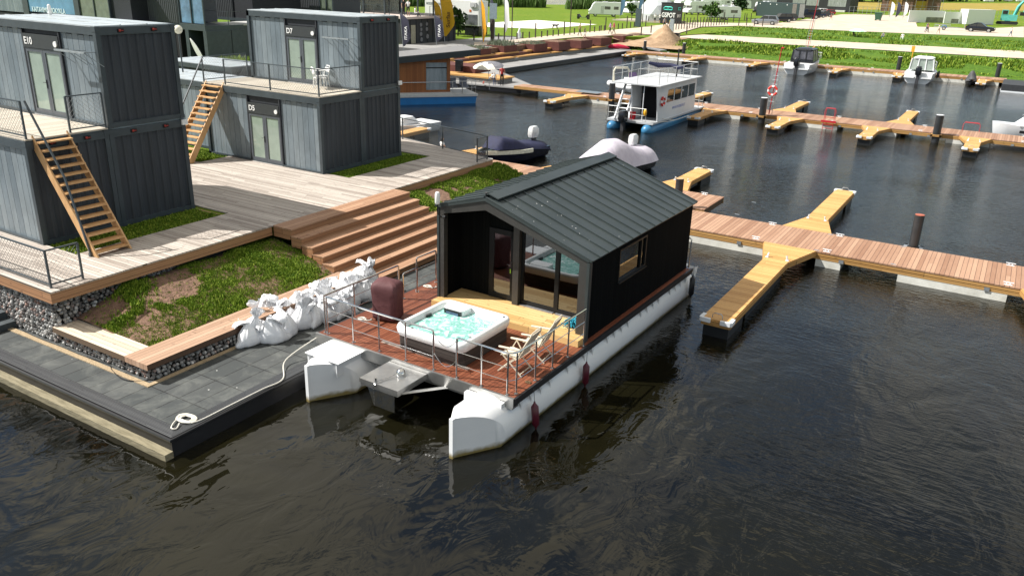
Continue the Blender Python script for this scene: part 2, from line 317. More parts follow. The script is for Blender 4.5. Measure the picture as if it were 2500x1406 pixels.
b=MB(); b.prism([(-60,QY+.33),(QX-.33,QY+.33),(QX-.33,31.2),(-19.5,31.2),(-19.5,9.95),(-60,9.95)],-1,.43); struct(b.obj('quay_paving',TM))
RUB=planks('ribbed_rubber','Y',.035,(.075,.077,.08),(.13,.133,.135),gap=.3,knots=0,gcol=(.012,.012,.013),bl=6,rough=.35)
RUBX=planks('ribbed_rubber_side','X',.035,(.05,.052,.055),(.085,.088,.09),gap=.3,knots=0,gcol=(.012,.012,.013),bl=6,rough=.35)
BLK=mat('black_rubber',(.018,.018,.02),.35,var=.2)
q=thing('quay_edging','black ribbed rubber edging along the rim of the tiled quay','edging',(QX,QY,0))
T=TR(-QX,-QY,0)
b=MB(); b.face([(-60,QY,.45),(QX,QY,.45),(QX-.33,QY+.33,.45),(-60,QY+.33,.45)]); b.obj('ribbed_strip',RUB,q,T=T)
b=MB(); b.face([(QX,QY,.45),(QX,31.2,.45),(QX-.33,31.2,.45),(QX-.33,QY+.33,.45)]); b.obj('ribbed_strip',RUBX,q,T=T)
b=MB(); b.tube([(-60,QY-.02,.40),(QX+.02,QY-.02,.40),(QX+.02,31.2,.40)],.045,8); b.box(-60,QX,QY,QY+.1,.0,.40); b.box(QX-.1,QX,QY+.1,31.2,-.3,.40); b.obj('bumper',BLK,q,T=T,smooth=1)
b=MB(); b.box(-60,QX+.02,QY-.20,QY-.005,-.3,.15); b.obj('timber_waler',mat('algae_wood',(.14,.12,.07),.85,c2=(.30,.26,.17),scale=3,stretch=(.6,4,4),bump=.02),q,T=T)
# grey drain cable lying on the tiles
def curve_pts(ctrl,nseg=8):
    ctrl=[Vector(c) for c in ctrl]; out=[]
    for i in range(len(ctrl)-1):
        p0=ctrl[max(i-1,0)];p1=ctrl[i];p2=ctrl[i+1];p3=ctrl[min(i+2,len(ctrl)-1)]
        for k in range(nseg):
            t=k/nseg; out.append(.5*((2*p1)+(-p0+p2)*t+(2*p0-5*p1+4*p2-p3)*t*t+(-p0+3*p1-3*p2+p3)*t**3))
    out.append(ctrl[-1]); return out
b=MB(); b.tube(curve_pts([P(x,y,.45) for x,y in [(0,752),(30,775),(60,808),(100,828),(150,847),(200,868),(262,888),(275,905),(300,925),(335,930),(372,925),(420,905),(470,878),(510,870),(560,850)]]),.012,6)
tag(b.obj('cable',mat('cable_black',(.01,.01,.01),.5)),'thin black cable lying on the tiles along the gabion foot','cable')
b=MB(); b.prism([(-21.5,9.80),(-15.42,9.85),(-15.42,16.8),(-15.3,16.8),(-15.3,9.72),(-21.5,9.66)],.43,.455); struct(b.obj('sand_strip',mat('sand',(.30,.22,.13),.95,c2=(.42,.32,.2),scale=9,bump=.02)))
# dark steps at the left picture edge
b=MB(); CS=mat('dark_concrete',(.05,.06,.065),.8,scale=4)
for i in range(4): b.box(-24,-20.95-i*.0,9.0+.0,9.0,0,0) if False else b.box(-26,-20.9-i*.38,9.05,9.9,.44+.17*i,.44+.17*(i+1))
tag(b.obj('concrete_steps',CS,bevel=.015),'dark grey concrete steps against the stone wall at the left','steps')
# ---------- gabions ----------
STN,n_,l_,b_=newmat('gabion_stone'); b_.inputs['Roughness'].default_value=.8
ge=n_.new('ShaderNodeNewGeometry'); rp=n_.new('ShaderNodeValToRGB'); rp.color_ramp.interpolation='LINEAR'
for p_,c_ in ((0,(.10,.09,.085)),(.25,(.22,.21,.20)),(.5,(.38,.37,.35)),(.62,(.30,.17,.13)),(.75,(.20,.21,.21)),(1,(.62,.60,.57))):
    e=rp.color_ramp.elements.new(p_) if p_ not in (0,1) else rp.color_ramp.elements[0 if p_==0 else -1]; e.color=c4(c_)
l_.new(ge.outputs['Random Per Island'],rp.inputs[0]); l_.new(rp.outputs[0],b_.inputs['Base Color'])
ICO=bmesh.new(); bmesh.ops.create_icosphere(ICO,subdivisions=1,radius=1); IV=[v.co.copy() for v in ICO.verts]; IF=[[v.index for v in f.verts] for f in ICO.faces]; ICO.free()
def stones(b,p0,p1,z0,z1,nrm,d=.085,zf=None):
    p0=Vector(p0);p1=Vector(p1);L=(p1-p0).length;t=(p1-p0)/L; nrm=Vector(nrm)
    rows=max(1,int((z1-z0)/(d*.78)))
    for r in range(rows):
        k=int(L/d)
        for i in range(k):
            s=(i+.5*(r%2)+R.uniform(.1,.9))*d
            if s>L: continue
            z=z0+(r+.5)*(z1-z0)/rows+R.uniform(-.015,.015)
            c=p0+t*s+nrm*R.uniform(-.03,.02); c.z=z
            if zf and zf(c)>z: continue
            M=Matrix.Translation(c)@Matrix.Rotation(R.uniform(0,6.3),4,Vector((R.uniform(-1,1),R.uniform(-1,1),R.uniform(-1,1))).normalized())@Matrix.Diagonal((d*R.uniform(.42,.72),d*R.uniform(.4,.6),d*R.uniform(.36,.52),1))
            vs=[b.bm.verts.new(M@(v*R.uniform(.9,1.1))) for v in IV]
            for f in IF: b.bm.faces.new([vs[j] for j in f])
def gabion(name,label,segs,core,d=.085):
    o=thing(name,label,'stone wall',(segs[0][0][0],segs[0][0][1],segs[0][2])); T=TR(-segs[0][0][0],-segs[0][0][1],-segs[0][2])
    b=MB()
    for s in segs: stones(b,s[0]+(0,),s[1]+(0,),s[2],s[3],s[4],d)
    tag(b.obj('stone_fill',STN,o,smooth=2,T=T,fix=False),kind='stuff')
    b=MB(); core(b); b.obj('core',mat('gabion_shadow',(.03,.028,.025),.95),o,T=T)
    b=MB()
    for s in segs:
        a=Vector(s[0]+(0,));c=Vector(s[1]+(0,));L=(c-a).length; n=Vector(s[4])*.055; k=int(L/.2)
        for i in range(k+1):
            q=a+(c-a)*(i/k)+n; b.bar((q.x,q.y,s[2]),(q.x,q.y,s[3]),.006)
        kk=max(2,int((s[3]-s[2])/.12))
        for j in range(kk+1):
            z=s[2]+(s[3]-s[2])*j/kk; b.bar((a+n).to_tuple()[:2]+(z,),(c+n).to_tuple()[:2]+(z,),.006)
    b.obj('wire_mesh',mat('galvanised_wire',(.25,.25,.25),.5,metal=.6),o,T=T)
    return o
gabion('gabion_wall','tall pebble filled gabion wall under the left corner of the timber deck',[((-26,9.95),(-19.05,9.95),.44,1.62,(0,-1,0)),((-19.05,9.95),(-19.05,13.5),.8,1.62,(1,0,0))],d=.115,core=lambda b:(b.box(-26,-19.12,10.02,10.3,.4,1.61),b.box(-19.4,-19.12,10.3,16,.4,1.61)))
gabion('gabion_bench_base','low pebble filled gabion carrying the corner of the plank bench',[((-19.0,9.98),(-15.50,9.98),.44,.72,(0,-1,0)),((-15.50,9.98),(-15.50,16.9),.44,.72,(1,0,0))],d=.10,core=lambda b:(b.box(-19.0,-15.57,10.05,10.45,.4,.71),b.box(-16.2,-15.57,10.45,16.9,.4,.71)))
gabion('gabion_wall','short round pebble gabion under the far corner of the deck beside the dark pier gap',[((-19.05,26.5),(-19.05,29.25),.5,1.62,(1,0,0)),((-19.05,29.25),(-22,29.9),.3,1.62,(0,1,0))],lambda b:b.box(-19.4,-19.12,23,29.15,.4,1.61),d=.13)
# ---------- timber deck ----------
GREY=planks('weathered_deck','Y',.125,(.28,.235,.20),(.66,.595,.525),gap=.07,bl=3.9,gcol=(.09,.075,.06))
LARX=planks('larch_tread','X',.125,(.28,.145,.08),(.52,.33,.21),gap=.06,bl=3.9,gcol=(.09,.045,.03))
LARB=planks('larch_beam','Z',.14,(.29,.135,.062),(.46,.26,.135),gap=.05,bl=3.4,knots=.7,gcol=(.07,.035,.02))
LARY=planks('pale_bench','Y',.14,(.50,.40,.30),(.72,.62,.50),gap=.05,bl=3.9,gcol=(.12,.08,.05))
dk=thing('timber_deck','large weathered timber deck between the grey container houses','deck',(-18.8,9.8,0)); T=TR(18.8,-9.8,0)
b=MB()
for r in [(-45,-18.8,9.8,11.78),(-20.95,-18.8,11.78,16.75),(-45,-18.8,16.98,21.3),(-27.75,-18.8,21.3,23.0),(-21.25,-18.8,23.0,28.2),(-20.95,-18.8,16.75,16.98)]: b.box(r[0],r[1],r[2],r[3],1.86,1.9)
b.prism([(-40,28.2),(-18.8,28.2),(-18.8,29.4),(-24.7,30.75),(-40,34.3)],1.86,1.9)
b.obj('deck_boards',GREY,dk,T=T)
b=MB()
for (x0,x1,y0,y1) in [(-45,-18.8,9.8,9.86),(-18.86,-18.8,9.86,16.80),(-18.86,-18.8,22.66,29.4)]: b.box(x0,x1,y0,y1,1.60,1.858)
b.bar((-18.83,29.37,1.73),(-40,34.25,1.73),.06,.258)
b.box(-21.0,-20.95,11.8,16.75,1.7,1.858); b.box(-21.25,-21.2,23,28.2,1.7,1.858); b.box(-22.2,-21,16.75,16.8,1.7,1.858)
b.obj('edge_beams',LARB,dk,T=T)
# broad steps
st=thing('timber_steps','broad flight of larch steps from the deck down to the quay','steps',(-18.05,16.8,0)); T=TR(18.05,-16.8,0)
zz=[1.9-.207*i for i in range(7)]; xx=[-18.05,-17.62,-17.18,-16.77,-16.34,-15.9,-15.35]
for i in range(7):
    y0=16.85 if i<5 else 16.95; x_in=-18.8 if i==0 else xx[i-1]-.03
    b=MB(); b.box(x_in if i else -18.798,xx[i]+.02,y0,22.7+(0 if i<3 else 1.0 if i<5 else 6),zz[i]-.04,zz[i]-(0 if i else -.002)); b.obj('tread',LARX,st,T=T)
    b=MB(); ye=22.68+(0 if i<3 else 1.0 if i<5 else 6); b.box(xx[i]-.05,xx[i],y0+.01,ye,zz[i]-.205,zz[i]-.042)
    if i<5: b.box((xx[i-1] if i else -18.8),xx[i]-.052,y0+.01,y0+.06,zz[i]-.34,zz[i]-.042); b.box((xx[i-1] if i else -18.8),xx[i]-.052,ye-.05,ye,zz[i]-.30,zz[i]-.042)
    b.obj('riser',LARB,st,T=T)
# plank bench, L shaped
bn=thing('plank_bench','L shaped plank bench on the low gabion framing the grass bed','bench',(-15.42,9.85,0)); T=TR(15.42,-9.85,0)
b=MB(); b.prism([(-19.1,9.85),(-16.25,9.85),(-16.25,10.5),(-19.1,10.5)],.76,.9); b.obj('seat',LARY,bn,T=T,bevel=.008)
b=MB(); b.prism([(-16.24,9.85),(-15.42,9.85),(-15.42,16.94),(-16.24,16.94)],.76,.9); b.obj('seat',planks('larch_bench','X',.14,(.30,.18,.115),(.54,.37,.26),gap=.05,bl=3.9,gcol=(.09,.05,.03)),bn,T=T,bevel=.008)
# second low bench/terrace past the steps (behind the houseboat)
b=MB(); b.box(-19.0,-14.2,30.0,30.9,.43,.62); tag(b.obj('timber_plinth',planks('old_boards','Y',.14,(.20,.17,.15),(.34,.29,.26))),'greyed timber plinth at the quay end by the far stone wall','plinth')
# ---------- grass beds ----------
def bedz(x,y):  # slope from bench back up to the deck
    t=max(0,min(1,(-16.2-x)/2.6)); u=max(0,min(1,(y-10.45)/1.5)); return .80+.62*(t**.8)*(.25+.75*u)+.05*mn.noise(Vector((x*1.3,y*1.3,0)))
def bed2z(x,y): t=max(0,min(1,(-15.2-x)/3.4)); return .62+.95*t+.06*mn.noise(Vector((x*1.1,y*1.1,5)))
def grid(name,x0,x1,y0,y1,zf,mt,nx=30,ny=50,clip=None):
    b=MB(); V={}
    for i in range(nx+1):
        for j in range(ny+1):
            x=x0+(x1-x0)*i/nx; y=y0+(y1-y0)*j/ny; V[i,j]=b.bm.verts.new((x,y,zf(x,y)))
    for i in range(nx):
        for j in range(ny): b.bm.faces.new((V[i,j],V[i+1,j],V[i+1,j+1],V[i,j+1]))
    return struct(b.obj(name,mt,smooth=2))
grid('grass_bed',-19.05,-16.2,10.45,17.0,bedz,SOIL)
grid('grass_bed',-19.05,-15.6,22.72,30.0,bed2z,SOIL)
BL1,n_,l_,b_=newmat('grass_blade'); b_.inputs['Roughness'].default_value=.7; b_.inputs['Specular IOR Level'].default_value=.2
ge=n_.new('ShaderNodeNewGeometry'); rp=n_.new('ShaderNodeValToRGB'); e=rp.color_ramp.elements; e[0].color=(.045,.095,.006,1); e[1].color=(.36,.43,.06,1); e2=e.new(.6); e2.color=(.13,.22,.012,1)
l_.new(ge.outputs['Random Per Island'],rp.inputs[0]); l_.new(rp.outputs[0],b_.inputs['Base Color'])
def blades(name,label,pts,hmin,hmax,wd=.012,lean=.5,mt=BL1,cat='grass',nb=(4,8),spread=.04):
    vs=[];fs=[]
    for (x,y,z,s) in pts:
        for k in range(R.randint(*nb)):
            a=R.uniform(0,6.28); h=R.uniform(hmin,hmax)*s; px=x+R.uniform(-spread,spread); py=y+R.uniform(-spread,spread); ln=R.uniform(.1,lean)*h; ca,sa=math.cos(a),math.sin(a); w_=wd*R.uniform(.7,1.5)*max(.6,s)
            i=len(vs); vs+=[(px-sa*w_,py+ca*w_,z-.01),(px+sa*w_,py-ca*w_,z-.01),(px+ca*ln*.4-sa*w_*.8,py+sa*ln*.4+ca*w_*.8,z+h*.6),(px+ca*ln*.4+sa*w_*.8,py+sa*ln*.4-ca*w_*.8,z+h*.6),(px+ca*ln,py+sa*ln,z+h)]
            fs+=[(i,i+1,i+3,i+2),(i+2,i+3,i+4)]
    me=bpy.data.meshes.new(name); me.from_pydata(vs,[],fs); me.materials.append(mt); o=link(name,me); return tag(o,label,cat,kind='stuff')
pts=[]
for _ in range(17000):
    x=R.uniform(-19,-16.25); y=R.uniform(10.5,16.95)
    d=mn.noise(Vector((x*.8,y*.8,3)))+.35*mn.noise(Vector((x*3,y*3,1))); bare=max(0,1-((x+18.5)**2/2.2+(y-12.0)**2/4.2))
    if d-1.0*bare<-.46 and R.random()>.12: continue
    (pts.append((x,y,bedz(x,y),.35+1.3*max(0,d+.35)**1.2)) if R.random()<.45+max(0,d+.3) else None)
blades('grass','patchy sunlit lawn with bare brown soil in the bed behind the L shaped bench',pts,.035,.10,.009)
pts=[]
for _ in range(11000):
    x=R.uniform(-19,-15.65); y=R.uniform(22.8,29.9); d=mn.noise(Vector((x*.8,y*.8,9)))+.35*mn.noise(Vector((x*3,y*3,1)))
    if d<-.45: continue
    pts.append((x,y,bed2z(x,y),.6+.8*max(0,d+.3)))
blades('grass','green grass with small yellow flowers on the slope beyond the timber steps',pts,.06,.15,.013)
pts=[(R.uniform(-22.3,-21),R.uniform(11.85,16.7),1.845,.7) for _ in range(1500)]+[(R.uniform(-22.3,-21.3),R.uniform(23.1,28.1),1.845,.7) for _ in range(1300)]+[(R.uniform(-32,-27.8),R.uniform(21.4,23.1),1.845,.8) for _ in range(1400)]
blades('grass','narrow strips of shaded grass at the feet of the grey container houses',pts,.05,.12,.015)
# taller weeds on the two far grass banks
pts=[]
for _ in range(9000):
    x=R.uniform(-46,12); 
    y=R.uniform(106.5,117) if R.random()<.62 else R.uniform(132,158)
    d=mn.noise(Vector((x*.15,y*.3,4)))
    if d<-.15: continue
    pts.append((x,y,bankz(x,y),(1.0+d)*(1.0 if y<120 else .7)*min(1,.35+(y-106)/7)))
blades('weeds','tall weeds and meadow grass covering the far banks on both sides of the footpath',pts,.12,.42,.05,spread=.25,nb=(3,6))
# reeds at the lake
pts=[]
for (xa,ya,xb,yb,nn,wd_) in [(850,17,1210,17,1500,9),(1235,19,1325,20,500,3),(1190,8,1060,2,900,12),(1385,24,1560,22,500,4),(1440,8,2000,4,1700,14),(600,12,850,16,700,9)]:
    for _ in range(nn):
        t=R.random(); q=P(xa+(xb-xa)*t,ya+(yb-ya)*t,1.85); s=R.uniform(0,1); q=q+Vector((-.5,1,0)).normalized()*s*wd_*2; pts.append((q.x,q.y,1.8 if s<.9 else 1.5,1))
RD=mat('reed',(.05,.10,.015),.8,c2=(.10,.17,.03),scale=.3)
blades('reeds','belt of tall green reeds along the lake shore',pts,1.6,3.2,.14,lean=.25,mt=RD,cat='reeds',nb=(3,5),spread=.7)
# ================= CONTAINER HOUSES =================
def PY(x,y,Y):
    d=CF+CR*((x-1250)/F)-CU*((y-703)/F); t=Y/d.y; return Vector((d.x*t,Y,H+d.z*t))
def PX(x,y,X):
    d=CF+CR*((x-1250)/F)-CU*((y-703)/F); t=X/d.x; return Vector((X,d.y*t,H+d.z*t))
def island(name,cols,rough=.55,nsc=3,amt=.35,metal=0,stretch=(1,1,.4)):
    if name in MC: return MC[name]
    m,n,l,b=newmat(name); b.inputs['Roughness'].default_value=rough; b.inputs['Metallic'].default_value=metal
    ge=n.new('ShaderNodeNewGeometry'); rp=n.new('ShaderNodeValToRGB'); rp.color_ramp.elements[0].color=c4(cols[0]); rp.color_ramp.elements[1].color=c4(cols[1]); l.new(ge.outputs['Random Per Island'],rp.inputs[0])
    tc=n.new('ShaderNodeTexCoord'); mp=n.new('ShaderNodeMapping'); mp.inputs['Scale'].default_value=stretch; l.new(tc.outputs['Object'],mp.inputs[0]); ns=n.new('ShaderNodeTexNoise'); ns.inputs['Scale'].default_value=nsc; ns.inputs['Detail'].default_value=7; ns.inputs['Roughness'].default_value=.7; ns.inputs['Distortion'].default_value=.8; l.new(mp.outputs[0],ns.inputs[0])
    r=n.new('ShaderNodeMapRange'); r.inputs[1].default_value=.3; r.inputs[2].default_value=.7; r.inputs[3].default_value=1-amt; r.inputs[4].default_value=1+amt; l.new(ns.outputs[0],r.inputs[0])
    v=n.new('ShaderNodeVectorMath'); v.operation='SCALE'; l.new(rp.outputs[0],v.inputs[0]); l.new(r.outputs[0],v.inputs['Scale']); l.new(v.outputs[0],b.inputs['Base Color']); MC[name]=m; return m
CLAD=island('grey_cladding',((.125,.158,.182),(.19,.225,.245)),.45,2.2,.22)  # sunlit tone of the fronts is put into this lighter colour
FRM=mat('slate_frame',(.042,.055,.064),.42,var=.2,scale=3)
ENDM=mat('shaded_corrugated',(.030,.036,.044),.6,var=.25,scale=2,stretch=(1,1,.25),bump=.002)  # shade of the end walls is put into this darker colour
ROOFM=mat('container_roof',(.40,.43,.44),.35,var=.2,scale=1.5)
DFR=mat('door_frame',(.075,.085,.10),.4,var=.1)
SIGNB=mat('sign_panel',(.028,.032,.034),.5,var=.1)
WHT=mat('white_paint',(.8,.8,.78),.4,var=.04)
LARS=mat('larch_orange',(.46,.25,.10),.6,c2=(.62,.38,.18),scale=3,stretch=(3,3,.8))
def glassmat(name,c,rough=.04,spec=.9,var=.2,scale=1.2):
    return mat(name,c,rough,spec=spec,var=var,scale=scale)
CURT=glassmat('curtained_pane',(.26,.32,.27),.05,.5,.15)
DKGL=glassmat('dark_pane',(.02,.023,.022),.03,.8)
RLM=mat('rail_paint',(.05,.062,.07),.4,var=.1)
WIRE=mat('wire_net',(.16,.17,.17),.5,metal=.3)
RED=mat('red_lock',(.35,.03,.02),.5)
def clad(b,x0,x1,y,z0,z1,w=.285,g=.016,d=.03,sgn=-1):
    n_=max(1,round((x1-x0)/w)); ww=(x1-x0)/n_
    for i in range(n_): b.box(x0+i*ww+g/2,x0+(i+1)*ww-g/2,min(y,y+sgn*d),max(y,y+sgn*d),z0,z1-.03*(i%2))
def corr_x(b,X,y0,y1,z0,z1,pitch=.278,d=.036):   # corrugated end sheet facing +X
    pts=[]; n_=max(1,round((y1-y0)/pitch)); w_=(y1-y0)/n_
    for i in range(n_):
        y=y0+i*w_; pts+=[(y,X),(y+w_*.30,X),(y+w_*.42,X-d),(y+w_*.88,X-d)]
    pts.append((y1,X))
    for (a,xa),(c_,xc) in zip(pts,pts[1:]): b.face([(xa,a,z0),(xc,c_,z0),(xc,c_,z1),(xa,a,z1)])
def corr_y(b,Y,x0,x1,z0,z1,pitch=.2,d=.036):
    pts=[]; n_=max(1,round((x1-x0)/pitch)); w_=(x1-x0)/n_
    for i in range(n_):
        x=x0+i*w_; pts+=[(x,Y),(x+w_*.35,Y),(x+w_*.5,Y+d),(x+w_*.85,Y+d)]
    pts.append((x1,Y))
    for (a,ya),(c_,yc) in zip(pts,pts[1:]): b.face([(a,ya,z0),(c_,yc,z0),(c_,yc,z1),(a,ya,z1)])
def container(name,label,x0,x1,y0,y1,z0,z1,door=None,num=None,endsplit=None,front=True,rack=None,locks=True,roof=True,frontclad=True):
    o=thing(name,label,'container house',(x1,y0,z0)); T=TR(-x1,-y0,-z0); ys=[y0]+(endsplit or [])+[y1]
    b=MB(); p=.14
    for a,c_ in zip(ys,ys[1:]):
        c2=c_-.012
        b.box(x1-p,x1,a,a+p,z0,z1); b.box(x1-p,x1,c2-p,c2,z0,z1)
        b.box(x1-p,x1-.004,a+p,c2-p,z1-.22,z1-.003); b.box(x1-p,x1-.004,a+p,c2-p,z0,z0+.14)
        b.box(x0,x1-p,c2-p,c2,z1-.22,z1-.003)
        for yy in (a,c2-p): b.box(x1-.17,x1+.01,yy-.01,yy+p+.01,z1-.13,z1+.012); b.box(x1-.17,x1+.01,yy-.01,yy+p+.01,z0-.01,z0+.11)
    b.box(x0,x1-p,y0,y0+p,z1-.22,z1-.003); b.box(x0,x1-p,y0,y0+p,z0,z0+.10); b.box(x0,x0+p,y0,y0+p,z0,z1-.004); b.box(x0,x0+p,y1-p-.012,y1-.012,z0,z1-.004)
    b.obj('frame',FRM,o,T=T,bevel=.008)
    b=MB()
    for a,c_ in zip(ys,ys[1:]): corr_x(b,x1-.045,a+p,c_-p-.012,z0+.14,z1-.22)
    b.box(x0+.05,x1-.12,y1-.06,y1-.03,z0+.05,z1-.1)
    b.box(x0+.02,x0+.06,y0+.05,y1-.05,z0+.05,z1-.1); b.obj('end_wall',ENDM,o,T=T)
    b=MB(); b.box(x0+.06,x1-.1,y0+.12,y0+.16,z0+.02,z1-.1)
    b.obj('back_panel',mat('seam_black',(.012,.014,.017),.8),o,T=T)
    segs=[(x0+p,x1-p)] if not door else [(x0+p,door[0]-.06),(door[1]+.06,x1-p)]
    for a,c_ in segs:
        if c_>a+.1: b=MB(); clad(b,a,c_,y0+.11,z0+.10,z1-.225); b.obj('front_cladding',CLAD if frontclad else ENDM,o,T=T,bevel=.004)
    if roof:
        b=MB(); b.box(x0+.03,x1-.08,y0+.05,y1-.06,z1-.05,z1+.03)
        for k in (1,2): 
            yy=y0+(y1-y0)*k/3; b.box(x0+.05,x1-.1,yy-.02,yy+.02,z1+.03,z1+.05)
        b.obj('roof',ROOFM,o,T=T,bevel=.01)
    if door:
        a,c_,zt=door; zd=z0+.06
        b=MB(); b.box(a-.06,a,y0+.02,y0+.12,z0,z1-.22); b.box(c_,c_+.06,y0+.02,y0+.12,z0,z1-.22); b.box(a,c_,y0+.085,y0+.115,zt+.44,z1-.22); b.obj('door_surround',mat('recess',(.018,.021,.027),.7),o,T=T)
        mid=(a+c_)/2
        for (u,v) in ((a,mid-.004),(mid+.004,c_)):
            b=MB(); f=.10
            b.box(u,u+f,y0+.03,y0+.08,zd,zt); b.box(v-f,v,y0+.03,y0+.08,zd,zt); b.box(u+f,v-f,y0+.03,y0+.08,zt-f,zt); b.box(u+f,v-f,y0+.03,y0+.08,zd,zd+.16)
            d=b.obj('door',DFR,o,T=T,bevel=.006)
            b=MB(); b.box(u+f,v-f,y0+.058,y0+.064,zd+.16,zt-f); b.obj('pane',CURT,d,T=T)
            if u==a:
                b=MB(); b.box(v-.06,v-.03,y0+.012,y0+.03,zd+.82,zd+1.08); b.tube([(v-.045,y0-.005,zd+1.0),(v-.17,y0-.012,zd+.99)],.011,6); b.obj('handle',mat('dark_steel',(.05,.05,.055),.3,metal=.6),d,T=T)
        b=MB(); b.box(a,c_,y0+.005,y0+.09,zt+.015,zt+.42); sb=b.obj('sign_board',SIGNB,o,T=T,bevel=.005)
        if num: text(num,.29,WHT,TR(a+.07-x1,-.0-.002,zt+.12-z0)@RX(math.pi/2),sb)
        b=MB(); b.cyl((c_-.14,y0-.0,zt+.19),(c_-.14,y0-.03,zt+.19),.085,seg=20); b.obj('disc_lamp',WHT,o,T=T)
        b=MB(); b.box(a-.02,c_+.02,y0-.02,y0+.03,z0,z0+.05); b.obj('threshold',mat('alu',(.45,.45,.45),.4,metal=.5),o,T=T)
    if rack:
        a,c_,z=rack; b=MB(); b.box(a,c_,y0-.36,y0-.31,z,z+.05)
        for t in (.03,.42,.6,.97):
            x=a+(c_-a)*t; b.bar((x,y0-.33,z+.03),(x,y0+.06,z+.03),.02); b.bar((x,y0-.33,z+.02),(x+.25,y0+.06,z-.36),.016)
        b.obj('wall_rack',mat('rack_grey',(.25,.28,.29),.45),o,T=T)
    if locks:
        
        for a,c_ in zip(ys,ys[1:]):
            for t in (.3,.72): y=a+(c_-a)*t; b=MB(); b.box(x1+.0,x1+.02,y-.10,y+.10,z1-.165,z1-.06); b.obj('lifting_slot',mat('slot',(.01,.008,.008),.8),o,T=T); b=MB(); b.cyl((x1+.02,y-.06,z1-.11),(x1+.05,y-.02,z1-.11),.035,seg=8); b.box(x1+.02,x1+.04,y-.02,y+.07,z1-.125,z1-.10); b.obj('twist_lock',RED,o,T=T)
    return o
def netrail(name,label,path,z0,h=1.0,posts=None,net=True,pw=.045,closed_ends=True):
    o=thing(name,label,'railing',(path[0][0],path[0][1],z0)); T=TR(-path[0][0],-path[0][1],-z0)
    b=MB(); pp=[Vector((x,y,0)) for x,y in path]; z=Vector((0,0,1))
    for p in pp: b.box(p.x-pw/2,p.x+pw/2,p.y-pw/2,p.y+pw/2,z0,z0+h)
    for a,c_ in zip(pp,pp[1:]):
        L=(c_-a).length; d=(c_-a)/L; k=max(1,int(L/2.1))
        for i in range(1,k):
            q=a+d*L*i/k; b.box(q.x-pw/2,q.x+pw/2,q.y-pw/2,q.y+pw/2,z0,z0+h)
        for zz_,w_ in ((h,pw),(.09,pw*.8)): b.bar(a+z*(z0+zz_),c_+z*(z0+zz_),w_,pw*.7)
    b.obj('rail_frame',RLM,o,T=T,bevel=.004)
    if net:
        b=MB(); s=.13
        for a,c_ in zip(pp,pp[1:]):
            L=(c_-a).length; d=(c_-a)/L; H1=h-.13; t=-H1
            while t<L:
                for sg in (1,-1):
                    u0,u1=t,t+H1; v0,v1=(0,H1) if sg>0 else (H1,0)
                    lo=max(0,-u0); hi=min(H1,L-u0)
                    if hi-lo>.02:
                        A=a+d*(u0+lo)+z*(z0+.1+(lo if sg>0 else H1-lo)); B=a+d*(u0+hi)+z*(z0+.1+(hi if sg>0 else H1-hi)); b.bar(A,B,.0045)
                t+=s
        b.obj('wire_net',WIRE,o,T=T)
    return o
Z1,Z2,Z3=4.78,4.83,7.64
XE,XD=-22.35,-22.4
container('container_house','lower pair of slate grey containers at the left edge, behind the orange staircase',-28.5,XE,11.72,16.80,1.87,Z1,endsplit=[14.16])
container('container_house','upper grey container numbered E10 with glazed doors at the left edge',-28.5,XE,14.18,16.79,Z2,Z3,door=(-26.1,-24.25,6.86),num='E10',rack=(-23.9,-22.45,6.93))
container('container_house','lower pair of grey containers with the D5 doors at deck level',-29.0,XD,22.80,27.62,1.87,Z1,door=(-26.38,-24.62,3.86),num='D5',endsplit=[25.2],locks=False)
container('container_house','upper grey container numbered D7 behind the terrace with white chairs',-28.75,XD,25.22,27.60,Z2,Z3,door=(-26.5,-24.8,6.72),num='D7',rack=(-24.1,-22.7,6.8))
container('container_house','single storey grey container behind the far staircase with flat bluish roof',-36.5,-29.05,23.4,25.9,1.87,4.72,locks=False)
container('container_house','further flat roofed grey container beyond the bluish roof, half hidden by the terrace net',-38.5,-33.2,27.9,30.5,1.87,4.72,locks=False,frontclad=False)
TERR=planks('terrace_boards','X',.12,(.40,.35,.28),(.62,.56,.47),gap=.05,bl=9)
b=MB(); b.box(-28.5,XE+.0,11.74,14.14,Z1+.034,Z1+.07); tag(b.obj('terrace_floor',TERR),'pale boards laid on the lower containers below the E10 doors','terrace floor')
b=MB(); b.box(-29.0,XD+.0,22.82,25.18,Z1+.034,Z1+.07); tag(b.obj('terrace_floor',TERR),'pale boards laid on the lower containers below the D7 doors','terrace floor')
TZ=Z1+.07
netrail('net_railing','netted grey railing on the upper terrace left of the near staircase top',[(-22.4,11.80),(-28.4,11.80)],TZ)
netrail('net_railing','short netted grey railing between the near staircase top and the E10 wall',[(-22.42,13.05),(-22.42,14.12)],TZ)
netrail('net_railing','netted grey railing round the terrace with the white chairs',[(-27.65,22.87),(-22.46,22.87),(-22.46,25.16)],TZ)
netrail('net_railing','netted grey railing on the far left end of the white chairs terrace',[(-28.95,22.87),(-28.95,25.2)],TZ)
netrail('net_railing','netted grey railing at the near left corner of the timber deck',[(-26.5,9.98),(-19.06,9.98),(-19.06,10.80)],1.9,.95)
netrail('net_railing','black netted railing along the water side of the deck behind the D containers',[(-18.98,28.45),(-18.98,29.22),(-24.6,30.45),(-30,31.6)],1.9,1.0)
